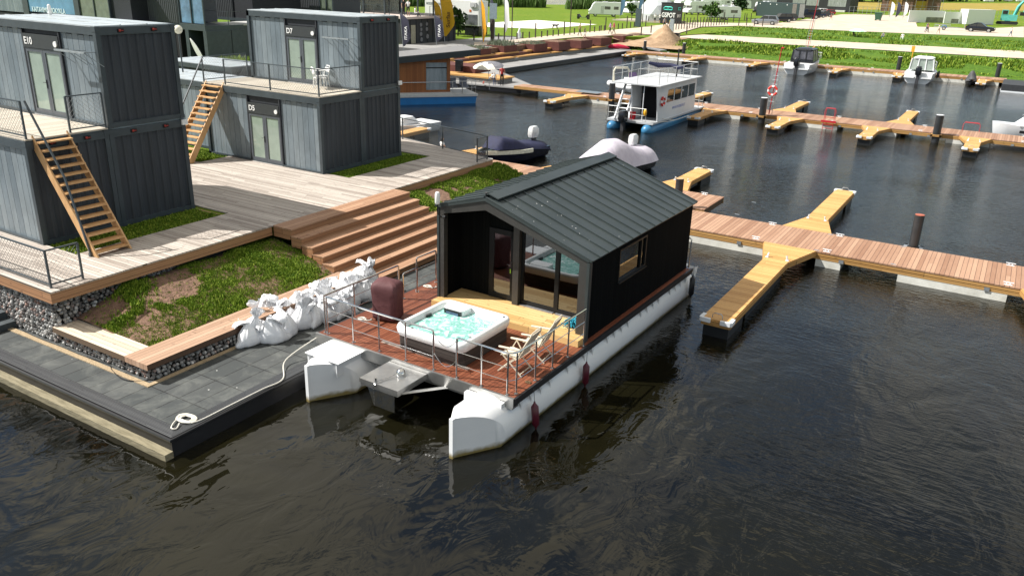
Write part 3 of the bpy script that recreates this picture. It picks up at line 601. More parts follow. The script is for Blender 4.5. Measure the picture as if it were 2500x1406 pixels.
# stairs
def stair(name,label,p_top,dirv,width,z_top,z_bot,run,nst,rail=None):
    d=Vector(dirv); s=Vector((-d.y,d.x,0)); p=Vector(p_top); o=thing(name,label,'stairs',(p.x+d.x*run,p.y+d.y*run,z_bot)); T=TR(-(p.x+d.x*run),-(p.y+d.y*run),-z_bot)
    up=Vector((0,0,1)); dz=z_top-z_bot
    for k in (-1,1):
        b=MB(); a=p+s*(k*width/2); t=d*.18; q0=a+up*z_top-d*.08; q1=a+d*run+up*z_bot
        w_=s*.022
        prof=[q0+up*.08,q0-up*.28,q1-t,q1+d*.14,]
        V=[];
        for sg in (-1,1): V.append([b.bm.verts.new(v+w_*sg) for v in prof])
        b.bm.faces.new(V[0]); b.bm.faces.new(V[1][::-1])
        for i in range(4): b.bm.faces.new((V[0][i],V[1][i],V[1][(i+1)%4],V[0][(i+1)%4]))
        b.obj('stringer',LARS,o,T=T)
    for i in range(nst):
        f=(i+.5)/nst; c_=p+d*(run*f)+up*(z_top-dz*f); M=Matrix((d,s,up)).transposed().to_4x4(); M.translation=c_
        b=MB(); b.box(-.13,.13,-width/2+.022,width/2-.022,-.02,.02,M); b.obj('tread',LARS,o,T=T,bevel=.006)
    if rail:
        b=MB(); k=rail; a=p+s*(k*(width/2+.05)); f=.62; m_=a+d*(run*f)+up*(z_top-dz*f+.95)
        b.bar(a-d*.05+up*(z_top+1.0),m_,.045); e_=a+d*(run*.93)+up*(z_bot+.08); b.bar(m_,e_,.045); b.box(e_.x-.04,e_.x+.04,e_.y-.04,e_.y+.04,z_bot,z_bot+.1); b.obj('handrail',RLM,o,T=T)
    return o
stair('timber_staircase','steep orange larch staircase up to the E10 terrace with a bent grey handrail',(XE+.02,12.46,0),(1,0,0),.98,TZ,1.9,2.0,14,rail=-1)
stair('timber_staircase','steep larch staircase up to the left end of the white chairs terrace',(-28.3,22.80,0),(0,-1,0),1.05,TZ,1.9,1.95,14,rail=-1)
# small things on the containers
b=MB(); b.cyl((0,0,0),(0,0,.05),.05); b.tube([(0,0,.05),(0,0,.1)],[.07,.06],12); b.cyl((0,0,.1),(0,0,.28),.055,seg=14); b.sphere((0,0,.28),.055,14,8)
o=b.obj('antenna',WHT,smooth=1); o.location=PY(121,28,16.2); o.location.z=Z3+.03; tag(o,'small white antenna on the E10 container roof','antenna')
for (y,z,l_) in ((16.72,4.70,'white junction box beside the corner of the E10 container stack'),(27.5,4.98,'white junction box beside the corner of the D7 container stack')):
    b=MB(); b.box(0,.06,-.1,.1,-.08,.08); b.cyl((.06,0,0),(.07,0,0),.02,seg=8); o=b.obj('junction_box',WHT,bevel=.008); o.location=(-22.33,y,z); tag(o,l_,'junction box')
# globe lamp behind E
def globe(loc,h,label,r=.2):
    o=thing('globe_lamp',label,'lamp',loc); b=MB(); b.cyl((0,0,0),(0,0,h),.035,seg=10); b.cyl((0,0,0),(0,0,.03),.1); b.obj('post',RLM,o); b=MB(); b.sphere((0,0,h+r*.8),r); b.obj('globe',mat('opal',(.78,.74,.60),.3,var=.03),o,smooth=2); return o
g=PX(435,73,-33); globe((g.x,g.y,1.9),g.z-2.05,'white globe lamp on a post behind the E10 container roof corner',.19)
# white garden table and two chairs
def gchair():
    o=thing('garden_chair','','chair',group='white chairs on the D7 terrace')
    b=MB(); b.box(-.21,.21,-.2,.22,.43,.455); b.obj('seat',WHT,o,bevel=.02)
    b=MB(); b.tube([(-.2,.2,.45),(-.21,.27,.75),(-.15,.30,.84),(.15,.30,.84),(.21,.27,.75),(.2,.2,.45)],.022,8); b.box(-.16,.16,.262,.275,.6,.78); b.obj('backrest',WHT,o,smooth=1)
    for sx in (-1,1):
        for sy in (-1,1): b=MB(); b.cyl((sx*.19,sy*.18+.01,.44),(sx*.23,sy*.22+.01,0),.016,.013,8); b.obj('leg',WHT,o)
    return o
c0=gchair(); c0.location=(-24.0,24.55,TZ); c0.rotation_euler=(0,0,2.6); c0['label']='white garden chair nearer the terrace net, in front of the round table'
dup(c0,(-24.35,25.0,TZ),rz=-.35,label='white garden chair against the D7 wall behind the round table')
o=thing('garden_table','small round white table between the two white chairs','table',(-24.25,24.75,TZ)); b=MB(); b.cyl((0,0,.7),(0,0,.725),.33,seg=28); b.obj('tabletop',WHT,o)
for k in range(3): 
    a=k*2.09; b=MB(); b.cyl((.2*math.cos(a),.2*math.sin(a),.7),(.27*math.cos(a),.27*math.sin(a),0),.013,seg=8); b.obj('leg',WHT,o)
# ================= BUILDINGS BEHIND =================
DKW=mat('dark_corrugated',(.045,.05,.056),.6,var=.15); VDK=mat('near_black_wall',(.010,.012,.017),.7)
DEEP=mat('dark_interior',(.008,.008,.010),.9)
def facade(name,label,cat,Yp,depth,parts,origin_px):
    g=PY(origin_px[0],origin_px[1],Yp); o=thing(name,label,cat,(g.x,Yp,1.85)); T=TR(-g.x,-Yp,-1.85)
    for it in parts:
        nm,kind,x0,y0,x1,y1,mt,dy=it[:8]; a=PY(x0,y1,Yp); c_=PY(x1,y0,Yp); za,zc=(a.z if y1<900 else 1.85),c_.z
        if len(it)>8: za,zc=it[8]
        b=MB()
        if kind=='corr': corr_y(b,Yp+dy,a.x,c_.x,za,zc,pitch=.24); b.box(a.x,c_.x,Yp+dy+.06,Yp+dy+depth,za,zc)
        elif kind=='clad': clad(b,a.x,c_.x,Yp+dy+.04,za,zc); b.box(a.x,c_.x,Yp+dy+.05,Yp+dy+depth,za,zc)
        elif kind=='box': b.box(a.x,c_.x,Yp+dy,Yp+dy+depth,za,zc)
        elif kind=='thin': b.box(a.x,c_.x,Yp+dy,Yp+dy+.06,za,zc)
        elif kind=='frame':
            b.box(a.x,a.x+.1,Yp+dy,Yp+dy+.1,za,zc); b.box(c_.x-.1,c_.x,Yp+dy,Yp+dy+.1,za,zc); b.box(a.x+.1,c_.x-.1,Yp+dy,Yp+dy+.1,zc-.12,zc); b.box(a.x+.1,c_.x-.1,Yp+dy,Yp+dy+.1,za,za+.1); mx_=(a.x+c_.x)/2; b.box(mx_-.05,mx_+.05,Yp+dy,Yp+dy+.09,za+.1,zc-.12)
        b.obj(nm,mt,o,T=T)
    return o
BLUG=glassmat('blue_pane',(.10,.19,.30),.06,.6,.5,.8); OLV=glassmat('olive_pane',(.13,.16,.12),.06,.6,.3)
fk=facade('school_building','two storey dark container building with a blue sign window at the top left corner','building',44.4,5,[
 ('wall','clad',-40,0,55,0,CLAD,0,(4.85,8.2)),('post','box',53,0,66,0,FRM,-.02,(1.85,8.2)),('sign_window','thin',66,0,178,0,mat('sign_blue',(.10,.24,.38),.25,var=.25,scale=.7),.06,(5.0,8.2)),('post','box',178,0,192,0,FRM,-.02,(1.85,8.2)),('window','thin',192,0,262,0,OLV,.06,(4.9,8.2)),('window_frame','frame',190,0,264,0,FRM,-.02,(4.8,8.2)),('wall','box',264,0,312,0,VDK,.2,(4.5,8.2)),('lower_wall','box',-40,0,312,0,VDK,.1,(1.85,4.75)),('balcony_floor','box',275,0,330,0,ROOFM,-1.2,(4.70,4.84))],(66,60))
g=PY(76,16,44.4); text('KAITAVIMO MOKYKLA',.62,mat('sign_ink',(.62,.75,.80),.5,var=.05),TR(g.x-fk.location.x,.035,g.z-.45-1.85)@RX(math.pi/2),fk,sx=.82)
facade('surf_shop','dark two storey corrugated building with blue glazed doors above an open surfboard store','building',46.2,4,[
 ('upper_wall','corr',318,0,430,0,DKW,0,(4.85,8.5)),('window','thin',436,0,490,0,BLUG,.08,(4.95,8.5)),('window_frame','frame',432,0,494,0,FRM,-.02,(4.8,8.5)),
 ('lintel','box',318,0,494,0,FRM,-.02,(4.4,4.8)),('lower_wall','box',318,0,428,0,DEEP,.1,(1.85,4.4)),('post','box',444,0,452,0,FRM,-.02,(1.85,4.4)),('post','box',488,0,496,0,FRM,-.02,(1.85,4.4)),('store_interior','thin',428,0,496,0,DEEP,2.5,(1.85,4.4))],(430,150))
rc=facade('reception_building','low dark glazed reception with white door lettering under a railed roof terrace','building',49.2,5,[
 ('wall','box',498,0,506,0,FRM,0,(1.85,4.7)),('glazed_doors','thin',506,0,548,0,DKGL,.1,(1.85,4.3)),('door_frame','frame',504,0,550,0,FRM,0,(1.85,4.35)),('wall','box',550,0,558,0,FRM,0,(1.85,4.7)),('roof','box',498,0,560,0,mat('pale_floor',(.45,.45,.44),.6),-.05,(4.70,4.82))],(498,130))
g=PY(513,102,49.2); text('SVENCELE',.26,WHT,TR(g.x-rc.location.x,.07,g.z-1.85-.05)@RX(math.pi/2),rc,sx=.8)
g=PY(537,101,49.2); text('RECEPTION',.26,WHT,TR(g.x-rc.location.x,.07,g.z-1.85-.05)@RX(math.pi/2),rc,sx=.8)
g0=PY(494,40,48.6);g1=PY(556,40,48.6); netrail('roof_railing','plain grey railing on the reception roof',[(g0.x,48.6),(g1.x,48.6),(g1.x,51)],4.82,1.05,net=False)
facade('corrugated_block','tall dark corrugated container block right of the reception','building',54.6,6,[
 ('upper_wall','corr',494,0,566,0,DKW,0,(4.95,9)),('upper_end','box',566,0,613,0,VDK,.1,(4.95,9)),('rail_beam','box',494,0,613,0,FRM,-.03,(4.7,4.95)),('lower_wall','corr',556,0,618,0,DKW,.02,(1.9,4.7)),('post','box',573,0,578,0,FRM,-.05,(1.9,4.7))],(556,125))
facade('corrugated_block','dark corrugated upper storey rising behind the D7 roof','building',62.,6,[
 ('upper_wall','corr',668,0,778,0,DKW,0,(4.85,9)),('window','thin',780,0,808,0,OLV,.1,(4.6,9)),('window_frame','frame',778,0,812,0,FRM,0,(4.5,9)),('lower_wall','box',668,0,812,0,VDK,.05,(1.85,4.8))],(668,100))
g0=PY(618,25,58);g1=PY(664,25,58); netrail('roof_railing','thin black railing with a lake view between two dark blocks',[(g0.x,58),(g1.x,58)],4.6,1.1,net=False)
b=MB(); b.box(g0.x,g1.x,58,62,1.85,4.6); tag(b.obj('flat_roof_block',VDK),'low dark block carrying the railing with a lake view','building')
# surfboards
SB=mat('board_white',(.62,.62,.60),.35,var=.1)
def surfboard(L,w,label,mt,M):
    b=MB(); rings=[]; N=14
    for i in range(N+1):
        t=i/N; hw=w/2*math.sin(math.pi*min(1,max(.02,t**.8)))**.6 if 0<t<1 else .01; z=L*t
        rings.append([(math.cos(a)*hw,math.sin(a)*.035*(1 if 0<t<1 else .2),z) for a in [2*math.pi*k/10 for k in range(10)]])
    b.loft(rings); 
    o=b.obj('surfboard',mt,smooth=2); o.matrix_world=M; tag(o,label,'surfboard'); return o
g=PY(498,148,46.0); surfboard(2.3,.55,'white ribbed surfboard leaning in front of the dark store opening',SB,TR(g.x,g.y,1.9)@RY(-.62)@RX(.05))
cols=[(.05,.35,.55),(.75,.75,.75),(.10,.06,.20),(.03,.25,.5),(.02,.12,.35)]
for i in range(5):
    g=PY(452,130,46.7); lb=['topmost pale blue board of the stack in the surf store','white board below the pale blue one in the surf store stack','purple board in the middle of the surf store stack','mid blue board second from the bottom of the surf store stack','dark blue board at the bottom of the surf store stack'][i]
    surfboard(2.6,.7,lb,mat('board%d'%i,cols[i],.3,var=.1),TR(g.x+.6,47.2,3.1-i*.27)@RY(-math.pi/2)@RZ(math.pi/2))['group']='stacked boards in the surf store'
g=PY(548,180,30); 
# green planting between container roofs
pts=[(P(x,y,1.9).x+R.uniform(-1,1),P(x,y,1.9).y+R.uniform(-1,1),1.88,1) for x,y in [(R.uniform(560,610),R.uniform(160,188)) for _ in range(900)]]
blades('planting','bushy grass planting between the flat container roofs behind the terrace net',pts,.3,.9,.05,cat='planting',spread=.2)
b=MB(); b.face([P(x,y,1.86) for x,y in [(560,120),(625,120),(640,175),(600,170),(570,140)]]); struct(b.obj('forecourt',GRAVEL))
# ---------- cafe ----------
cf=thing('cafe_building','black two storey cafe block with a railed upper terrace and glass pavilion','building',(-59.4,74.6,1.85)); T=TR(59.4,-74.6,-1.85)
b=MB(); b.box(-84,-59.4,74.6,84,1.8,4.55); b.obj('lower_storey',mat('cafe_black',(.022,.024,.027),.6,var=.2,scale=.6),cf,T=T)
b=MB()
for i in range(9): x=-59.39; y=75.2+i*1.05; b.box(x,x+.04,y,y+.03,1.9,4.5)
for i in range(9): x=-60-i*1.4; b.box(x,x+.04,74.55,74.6,1.9,4.5)
b.obj('panel_seams',VDK,cf,T=T)
b=MB(); b.box(-84,-59.2,74.4,84.2,4.55,4.80); b.obj('terrace_floor',mat('terrace_pink',(.50,.42,.38),.8,c2=(.62,.52,.46),scale=2),cf,T=T)
b=MB()
for x in (-84,-75.5,-71.5,-67.5,-64.3,-61.8,-59.5): b.box(x,x+.14,76.6,76.74,4.8,9.2)
for y in (79.5,82.5): b.box(-59.5,-59.36,y,y+.14,4.8,9.2)
b.box(-84,-59.3,76.5,84,9.2,9.5)
for x in (-78,-73.2,-69.4,-66,-63): b.box(x,x+.07,79.0,79.07,4.8,9.2)
b.obj('pavilion_frame',FRM,cf,T=T)
b=MB(); b.box(-84,-64,79.0,79.03,4.85,9.1); b.obj('glass_wall',mat('clear_glass',(.55,.62,.60),.02,trans=.92,var=.02),cf,T=T)
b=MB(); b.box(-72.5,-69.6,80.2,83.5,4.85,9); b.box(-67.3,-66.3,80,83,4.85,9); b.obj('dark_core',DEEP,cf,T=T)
b=MB()
for i in range(4): b.box(-63.2+i*.0,-63.1,74.5,74.55,2,2) if False else None
for k,(y,z,r) in enumerate([(77.1,4.0,.22),(77.15,3.5,.2),(77.1,3.0,.24),(77.2,2.4,.24),(78.2,4.05,.2),(78.2,3.5,.22),(78.3,2.7,.26)]): b.cyl((-59.36,y,z-.11),(-59.33,y,z-.11),r,seg=12)
b.obj('window_display',mat('display_grey',(.16,.16,.17),.5),cf,T=T)
b=MB(); b.box(-59.39,-59.34,75.3,76.1,1.9,3.9); b.obj('lit_doorway',mat('doorway_cream',(.30,.28,.20),.6),cf,T=T)
netrail('terrace_railing','long glass and steel railing along the cafe terrace edge',[(-80,74.7),(-61.9,74.7)],4.8,1.05,net=False)
netrail('terrace_railing','steel railing on the lake side corner of the cafe terrace',[(-59.5,79),(-59.5,84)],4.8,1.05,net=False)
def cafe_set(x,y,lab,i):
    o=thing('cafe_table','cafe terrace table, %s'%lab,'table',(x,y,4.8)); b=MB(); b.box(-.38,.38,-.38,.38,.70,.73); b.obj('tabletop',mat('table_top',(.55,.56,.52),.5),o); b=MB(); b.cyl((0,0,0),(0,0,.7),.03); b.box(-.22,.22,-.22,.22,0,.02); b.obj('pedestal',RLM,o)
lc=['pale aqua','beige','pale aqua','aqua','aqua','pale','aqua']
CH0=None
for i,(px,py) in enumerate([(832,28),(850,24),(874,26),(893,27),(915,28),(944,30),(1003,27),(1018,26)]):
    g=P(px,py,4.8); 
    if CH0 is None:
        CH0=gchair(); 
        for ch in CH0.children: 
            ch.data=ch.data.copy(); ch.data.materials[0]=mat('aqua_plastic',(.33,.47,.46),.5,var=.1)
        c_=CH0; CH0.location=(g.x,76+.1*(i%2),4.8); CH0['group']='cafe terrace chairs'
    else: c_=dup(CH0,(g.x,75.6+.9*(i%2),4.8),rz=R.uniform(0,6))
    c_['label']='pale aqua cafe terrace chair, %s from the left behind the D7 roof'%ordn(i)
for i,(px,lab) in enumerate([(882,'leftmost, behind the D7 container roof'),(930,'second from the left'),(1010,'rightmost, under the pavilion posts')]): g=P(px,26,4.8); cafe_set(g.x,75.9,lab,i)
g=PX(1094,50,-58.9); globe((g.x,g.y,1.9),g.z-2.15,'white globe lamp at the corner of the black cafe',.30)
# ================= THE HOUSEBOAT =================
BOX,BOY,BANG=-7.74,13.10,-math.radians(1.05)
def bp(x,y,z): 
    c_,s_=math.cos(BANG),math.sin(BANG); return Vector((BOX+x*c_-y*s_,BOY+x*s_+y*c_,z))
def bthing(name,label,cat,loc,rz=0,group=None): return thing(name,label,cat,bp(*loc),BANG+rz,group)
hb=thing('houseboat','black gabled houseboat on white pontoons with a hot tub deck, in the foreground','houseboat',(BOX,BOY,0),BANG)
PW=mat('pontoon_white',(.72,.73,.74),.34,c2=(.80,.80,.80),scale=.9,stretch=(1,.5,2))
# rust and scum near the waterline
def pontmat():
    m=PW; n,l=m.node_tree.nodes,m.node_tree.links; b=n['Principled BSDF']; src=b.inputs['Base Color'].links[0].from_socket
    tc=n.new('ShaderNodeTexCoord'); sx=n.new('ShaderNodeSeparateXYZ'); l.new(tc.outputs['Object'],sx.inputs[0]); ns=n.new('ShaderNodeTexNoise'); ns.inputs['Scale'].default_value=5; ns.inputs['Detail'].default_value=5; l.new(tc.outputs['Object'],ns.inputs[0])
    t=_math(n,l,'MULTIPLY_ADD',ns.outputs[0],.16,-.02); f=n.new('ShaderNodeMapRange'); f.inputs[1].default_value=.10; f.inputs[2].default_value=-.02; l.new(_math(n,l,'SUBTRACT',sx.outputs[2],t),f.inputs[0])
    mx=n.new('ShaderNodeMix'); mx.data_type='RGBA'; l.new(f.outputs[0],mx.inputs[0]); l.new(src,mx.inputs[6]); mx.inputs[7].default_value=(.22,.17,.06,1); l.new(mx.outputs[2],b.inputs['Base Color'])
pontmat()
def pontoon(xc,y0,y1,r,zc,parent,name='pontoon',mt=None,bl=1.07,N=24):
    b=MB(); rings=[]
    ys=[y0+bl*(i/14)**1 for i in range(15)]+[y1-.5,y1]
    for y in ys:
        w_=min(r,max(.045,r*(y-y0)/bl)); sc_=1 if y<y1-.01 else .55; ring=[]
        for k in range(N+1):
            t=-1+2*k/N; x=w_*math.sin(t*math.pi/2); ring.append((xc+x*sc_,y,zc+math.sqrt(max(0,r*r-x*x))*sc_))
        for k in range(N+1):
            t=1-2*k/N; x=w_*math.sin(t*math.pi/2); ring.append((xc+x*sc_,y,zc-math.sqrt(max(0,r*r-x*x))*sc_))
        rings.append(ring)
    b.loft(rings); bmesh.ops.remove_doubles(b.bm,verts=b.bm.verts[:],dist=.0005)
    return b.obj(name,mt or PW,parent,smooth=1)
p1=pontoon(-.62,-1.37,11.15,.65,.27,hb); p2=pontoon(-4.72,-1.37,11.15,.65,.27,hb)
b=MB()
for xc in (-.62,-4.72):
    for y in (.6,3.0,5.4,7.8,10.2): b.tube([(xc,y,.27),(xc,y+.025,.27)],.6535,40,cap=False)
b.obj('weld_band',PW,hb)
b=MB(); b.box(-5.25,-4.18,-.88,-.02,.905,.925); b.box(-5.2,-5.17,-.85,-.02,.6,.905); b.box(-4.30,-4.27,-.85,-.02,.55,.905); b.obj('boarding_plate',PW,hb)
b=MB()
for xc in (-.62,-4.72):
    for i in range(26):
        if i%5==4: continue
        y=.25+i*.42
        for sx in ((1,) if xc>-1 else (-1,1)):
            x=xc+sx*.60; b=MB(); b.face([(x,y,.86),(x,y+.26,.86),(x,y+.13,.60)]); b.face([(x,y+.13,.86),(x-sx*.3,y+.13,.86),(x,y+.13,.5)]); b.obj('shadow_mark_plate',PW,hb)  # added triangular plates, standing in for grey shadow marks on the pontoon
b=MB(); b.box(-.85,-.35,-.25,11,.80,.86); b.box(-4.95,-4.45,-.02,11,.80,.86); b.box(-1.15,-.18,-.18,-.05,.55,.86); b.obj('pontoon_saddle',PW,hb)
STEEL=mat('brushed_alu',(.42,.42,.41),.28,metal=.9,c2=(.60,.59,.57),scale=2.2,bump=.001)
CHR=mat('polished_steel',(.62,.61,.59),.16,metal=1,var=.08)
HBD=planks('red_deck','X',.095,(.135,.036,.016),(.27,.095,.048),gap=.09,knots=.0,bl=4.2,gcol=(.025,.008,.005),rough=.5,stain=.25)
b=MB(); b.box(-5.72,-.0,.03,10.32,.90,.98); b.obj('deck_boards',HBD,hb)
b=MB(); b.box(-5.76,.02,-.03,.028,.76,.985); b.box(-5.76,-.0,-.03,.2,.72,.757); b.ext([(-.03,.72),(.12,.60),(.16,.60),(.02,.74)],'X',-5.6,-.1); b.obj('bow_beam',STEEL,hb,bevel=.004)
b=MB(); b.box(-5.5,-.2,.25,.35,.5,.72); b.box(-5.5,-.2,5,5.15,.55,.8); b.box(-5.5,-.2,9.8,9.95,.5,.8); b.obj('cross_beam',STEEL,hb)
b=MB(); b.box(.0,.05,.0,10.36,.86,.975); b.box(-.01,.03,.0,10.36,.80,.86); b.obj('rubbing_strip',BLK,hb,bevel=.012); b=MB(); b.box(-5.775,-5.72,0,10.36,.82,.975); b.obj('rubbing_strip',BLK,hb,bevel=.012)
# wooden platform
PLAT=planks('golden_larch','Y',.14,(.50,.30,.11),(.80,.58,.28),gap=.03,knots=.9,bl=4.8,gcol=(.16,.08,.03),rough=.45)
b=MB(); b.box(-4.56,-.10,3.05,3.40,.982,1.15); b.box(-4.44,-.32,3.40,4.9,.982,1.149); b.obj('platform',PLAT,hb,bevel=.006)
b=MB(); b.box(-4.1,-1.55,.50,.60,.985,1.005); b.obj('threshold_strip',mat('threshold',(.5,.42,.36),.35,metal=.3),hb)
# house shell
BW=planks('black_cladding','Y',.105,(.0035,.004,.0045),(.007,.008,.0085),gap=.12,knots=0,gcol=(.002,.002,.002),bl=9,rough=.75,stain=.1,spec=.03)
BWX=planks('black_cladding_front','X',.105,(.004,.0045,.0045),(.008,.009,.0085),gap=.12,knots=0,gcol=(.002,.002,.002),bl=9,rough=.7,stain=.1,spec=.05)
xl,xr,xa=-4.60,-.10,-3.10; zl,zr,za=3.68,3.10,4.10; yf,yb=3.40,10.25; zb=.985
def topz(x,off=0): return (zl+(za-zl)*(x-xl)/(xa-xl) if x<xa else za+(zr-za)*(x-xa)/(xr-xa))-off
hs=hb
b=MB() # right wall with window hole
wy0,wy1,wz0,wz1=5.15,6.85,2.02,2.90
b.box(xr-.14,xr-.03,yf+.05,wy0,zb,zr-.06); b.box(xr-.14,xr-.03,wy1,yb-.03,zb,zr-.06); b.box(xr-.14,xr-.03,wy0,wy1,zb,wz0); b.box(xr-.14,xr-.03,wy0,wy1,wz1,zr-.06)
b.obj('side_wall',BW,hb); b=MB(); b.box(xl+.03,xl+.14,yf+.05,yb-.03,zb,zl-.05); b.obj('side_wall',BW,hb)
b=MB(); M0=[(xl+.15,zb),(xr-.15,zb),(xr-.15,zr-.12),(xa,za-.14),(xl+.15,zl-.12)]; b.ext([(x,z) for x,z in M0],'Y',yb-.16,yb-.04); b.obj('back_wall',BWX,hb)
b=MB(); b.box(xl+.15,-3.52,4.27,4.37,1.15,3.6); b.ext([(xl+.15,3.1),(-2.5,3.1),(-2.5,topz(-2.5,.16)),(xa,za-.16),(xl+.15,zl-.14)],'Y',4.28,4.36); b.obj('recess_wall',BWX,hb)
b=MB(); b.box(xl+.02,xl+.15,yf+.02,4.3,1.15,zl-.12); b.obj('porch_side',BW,hb)
GAB=mat('umber_trim',(.038,.036,.033),.42,var=.12,scale=4)
b=MB(); o_=.0; wd=.23
out=[(xl,zb),(xl,zl),(xa,za),(xr,zr),(xr,zb)]; inn=[(xl+.2,zb),(xl+.2,zl-.18),(xa,za-.29),(xr-.27,topz(xr-.27)-.22),(xr-.27,zb)]
for i in range(4): 
    q=[out[i],out[i+1],inn[i+1],inn[i]]
    b.ext([(x,z) for x,z in q],'Y',yf,yf+.16)
bmesh.ops.remove_doubles(b.bm,verts=b.bm.verts[:],dist=.0004)
b.obj('gable_frame',GAB,hb)
# roof
RFM=mat('roof_slate_metal',(.024,.033,.033),.42,c2=(.040,.050,.050),scale=.8,metal=.0,bump=.0015,bscale=6)
def slope(xa_,za_,xb_,zb_,name):
    b=MB(); n_=Vector((zb_-za_,0,-(xb_-xa_))); n_=n_.normalized()*(1 if n_.z*(-1)<0 else -1); n_=Vector((-(zb_-za_),0,(xb_-xa_))).normalized(); n_=n_ if n_.z>0 else -n_
    A=Vector((xa_,0,za_));B=Vector((xb_,0,zb_))
    def quad(p,q,y0,y1,th,lo=0):
        V=[p+n_*lo,q+n_*lo,q+n_*(lo+th),p+n_*(lo+th)]; b.ext([(v.x,v.z) for v in V],'Y',y0,y1)
    quad(A,B,yf-.03,yb+.05,.035)
    y=yf+.38
    while y<yb: quad(A,B,y-.008,y+.008,.032,.035); y+=.472
    quad(A,B,yf-.04,yf+.01,.03,.035); quad(A,B,yb+.02,yb+.06,.03,.035)
    return b.obj(name,RFM,hb)
slope(xa+.02,za+.0,xr+.06,zr-.035,'roof_slope'); slope(xa-.02,za,xl-.06,zl-.03,'roof_slope')
b=MB(); b.ext([(xa-.14,za-.0),(xa-.14,za+.045),(xa,za+.12),(xa+.30,za+.03),(xa+.30,za+.0),(xa,za+.09)],'Y',yf+.12,yb+.03); b.obj('ridge_cap',RFM,hb)
b=MB() # verge fascia following the gable and corner trims
for (a,c_) in ((out[1],out[2]),(out[2],out[3])):
    q=[a,c_,(c_[0],c_[1]-.075),(a[0],a[1]-.075)]; b.ext([(x,z+.03) for x,z in q],'Y',yf-.035,yf-.002)
b.box(xl-.015,xl+.05,yf-.02,yf-.002,zb,zl-.05); b.box(xr-.06,xr+.012,yf-.02,yf-.002,zb,zr-.06); b.box(xr-.03,xr+.012,yf-.002,yf+.08,zb,zr-.05); b.box(xl-.015,xl+.02,yf-.002,yf+.08,zb,zl-.05)
b.obj('verge_trim',RFM,hb)
b=MB(); 
for _ in range(26):
    t=R.random(); x=xa+.25+(xr-xa-.3)*t**.8; y=R.uniform(yf+.1,yb-.2) if R.random()<.4 else R.uniform(yf+.1,yf+1.6); z=topz(x)+.044; s=R.uniform(.006,.016); 
    k=6; V=[(x+s*R.uniform(.6,1.8)*math.cos(a),y+s*R.uniform(.6,1.2)*math.sin(a),topz(x+s*math.cos(a))+.0445) for a in [2*math.pi*i/k for i in range(k)]]; b.face(V)
b.obj('bird_lime',mat('lime',(.6,.6,.58),.8),hb)
# glazing
def refl_glass():
    m=bpy.data.materials.new('tinted_glass'); m.use_nodes=True; n,l=m.node_tree.nodes,m.node_tree.links; n.remove(n['Principled BSDF']); out=n['Material Output']
    tr=n.new('ShaderNodeBsdfTransparent'); tr.inputs[0].default_value=(.20,.21,.19,1); gl=n.new('ShaderNodeBsdfGlossy'); gl.inputs['Roughness'].default_value=.01; gl.inputs[0].default_value=(.9,.95,1,1)
    fr=n.new('ShaderNodeFresnel'); fr.inputs[0].default_value=2.5; mx=n.new('ShaderNodeMixShader'); l.new(fr.outputs[0],mx.inputs[0]); l.new(tr.outputs[0],mx.inputs[1]); l.new(gl.outputs[0],mx.inputs[2]); l.new(mx.outputs[0],out.inputs[0]); return m
TG=refl_glass(); WFR=mat('window_frame_black',(.009,.010,.011),.4,var=.1,spec=.25)
def frame_xz(b,x0,x1,z0,z1,y0,y1,w_,sl=None):
    b.box(x0,x0+w_,y0,y1,z0,z1); b.box(x1-w_,x1,y0,y1,z0,z1 if not sl else sl); b.box(x0+w_,x1-w_,y0,y1,z0,z0+w_)
b=MB(); frame_xz(b,-3.52,-2.70,1.15,3.10,4.24,4.30,.14); b.box(-3.38,-2.84,4.24,4.30,2.96,3.10); b.box(-2.84,-2.70,4.24,4.30,2.9,3.10); d=b.obj('door',WFR,hb,bevel=.005)
b=MB(); b.box(-3.38,-2.84,4.265,4.275,1.29,2.96); b.obj('pane',TG,d)
b=MB(); b.box(-2.80,-2.76,4.19,4.21,2.05,2.28); b.tube([(-2.78,4.17,2.2),(-2.9,4.165,2.2)],.01,6); b.obj('handle',mat('dark_steel',(.05,.05,.055),.3),d)
b=MB(); b.box(-2.795,-2.77,4.15,4.165,1.98,2.10); b.obj('key_tag',mat('lime_tag',(.35,.6,.05),.5),d)
b=MB(); b.ext([(-2.68,1.15),(-2.50,1.15),(-2.50,topz(-2.50,.14)),(-2.68,topz(-2.68,.14))],'Y',4.10,4.40); b.obj('post',GAB,hb)
wn=[(-2.50,-1.42),(-1.42,-.37)]
for (x0,x1) in wn:
    b=MB(); b.box(x0,x0+.06,4.23,4.31,1.15,topz(x0,.16)); b.box(x1-.06,x1,4.23,4.31,1.15,topz(x1,.16)); b.box(x0+.06,x1-.06,4.23,4.31,1.15,1.27)
    b.ext([(x0+.06,topz(x0+.06,.24)),(x1-.06,topz(x1-.06,.24)),(x1-.06,topz(x1-.06,.16)),(x0+.06,topz(x0+.06,.16))],'Y',4.23,4.31); wf=b.obj('window',WFR,hb)
    b=MB(); b.ext([(x0+.06,1.27),(x1-.06,1.27),(x1-.06,topz(x1-.06,.24)),(x0+.06,topz(x0+.06,.24))],'Y',4.265,4.273); b.obj('pane',TG,wf)
    b=MB(); b.box(x0+.03,x1-.03,4.14,4.23,1.152,1.175); b.obj('sill',mat('alu_sill',(.35,.35,.36),.35,metal=.6),wf)
b=MB()
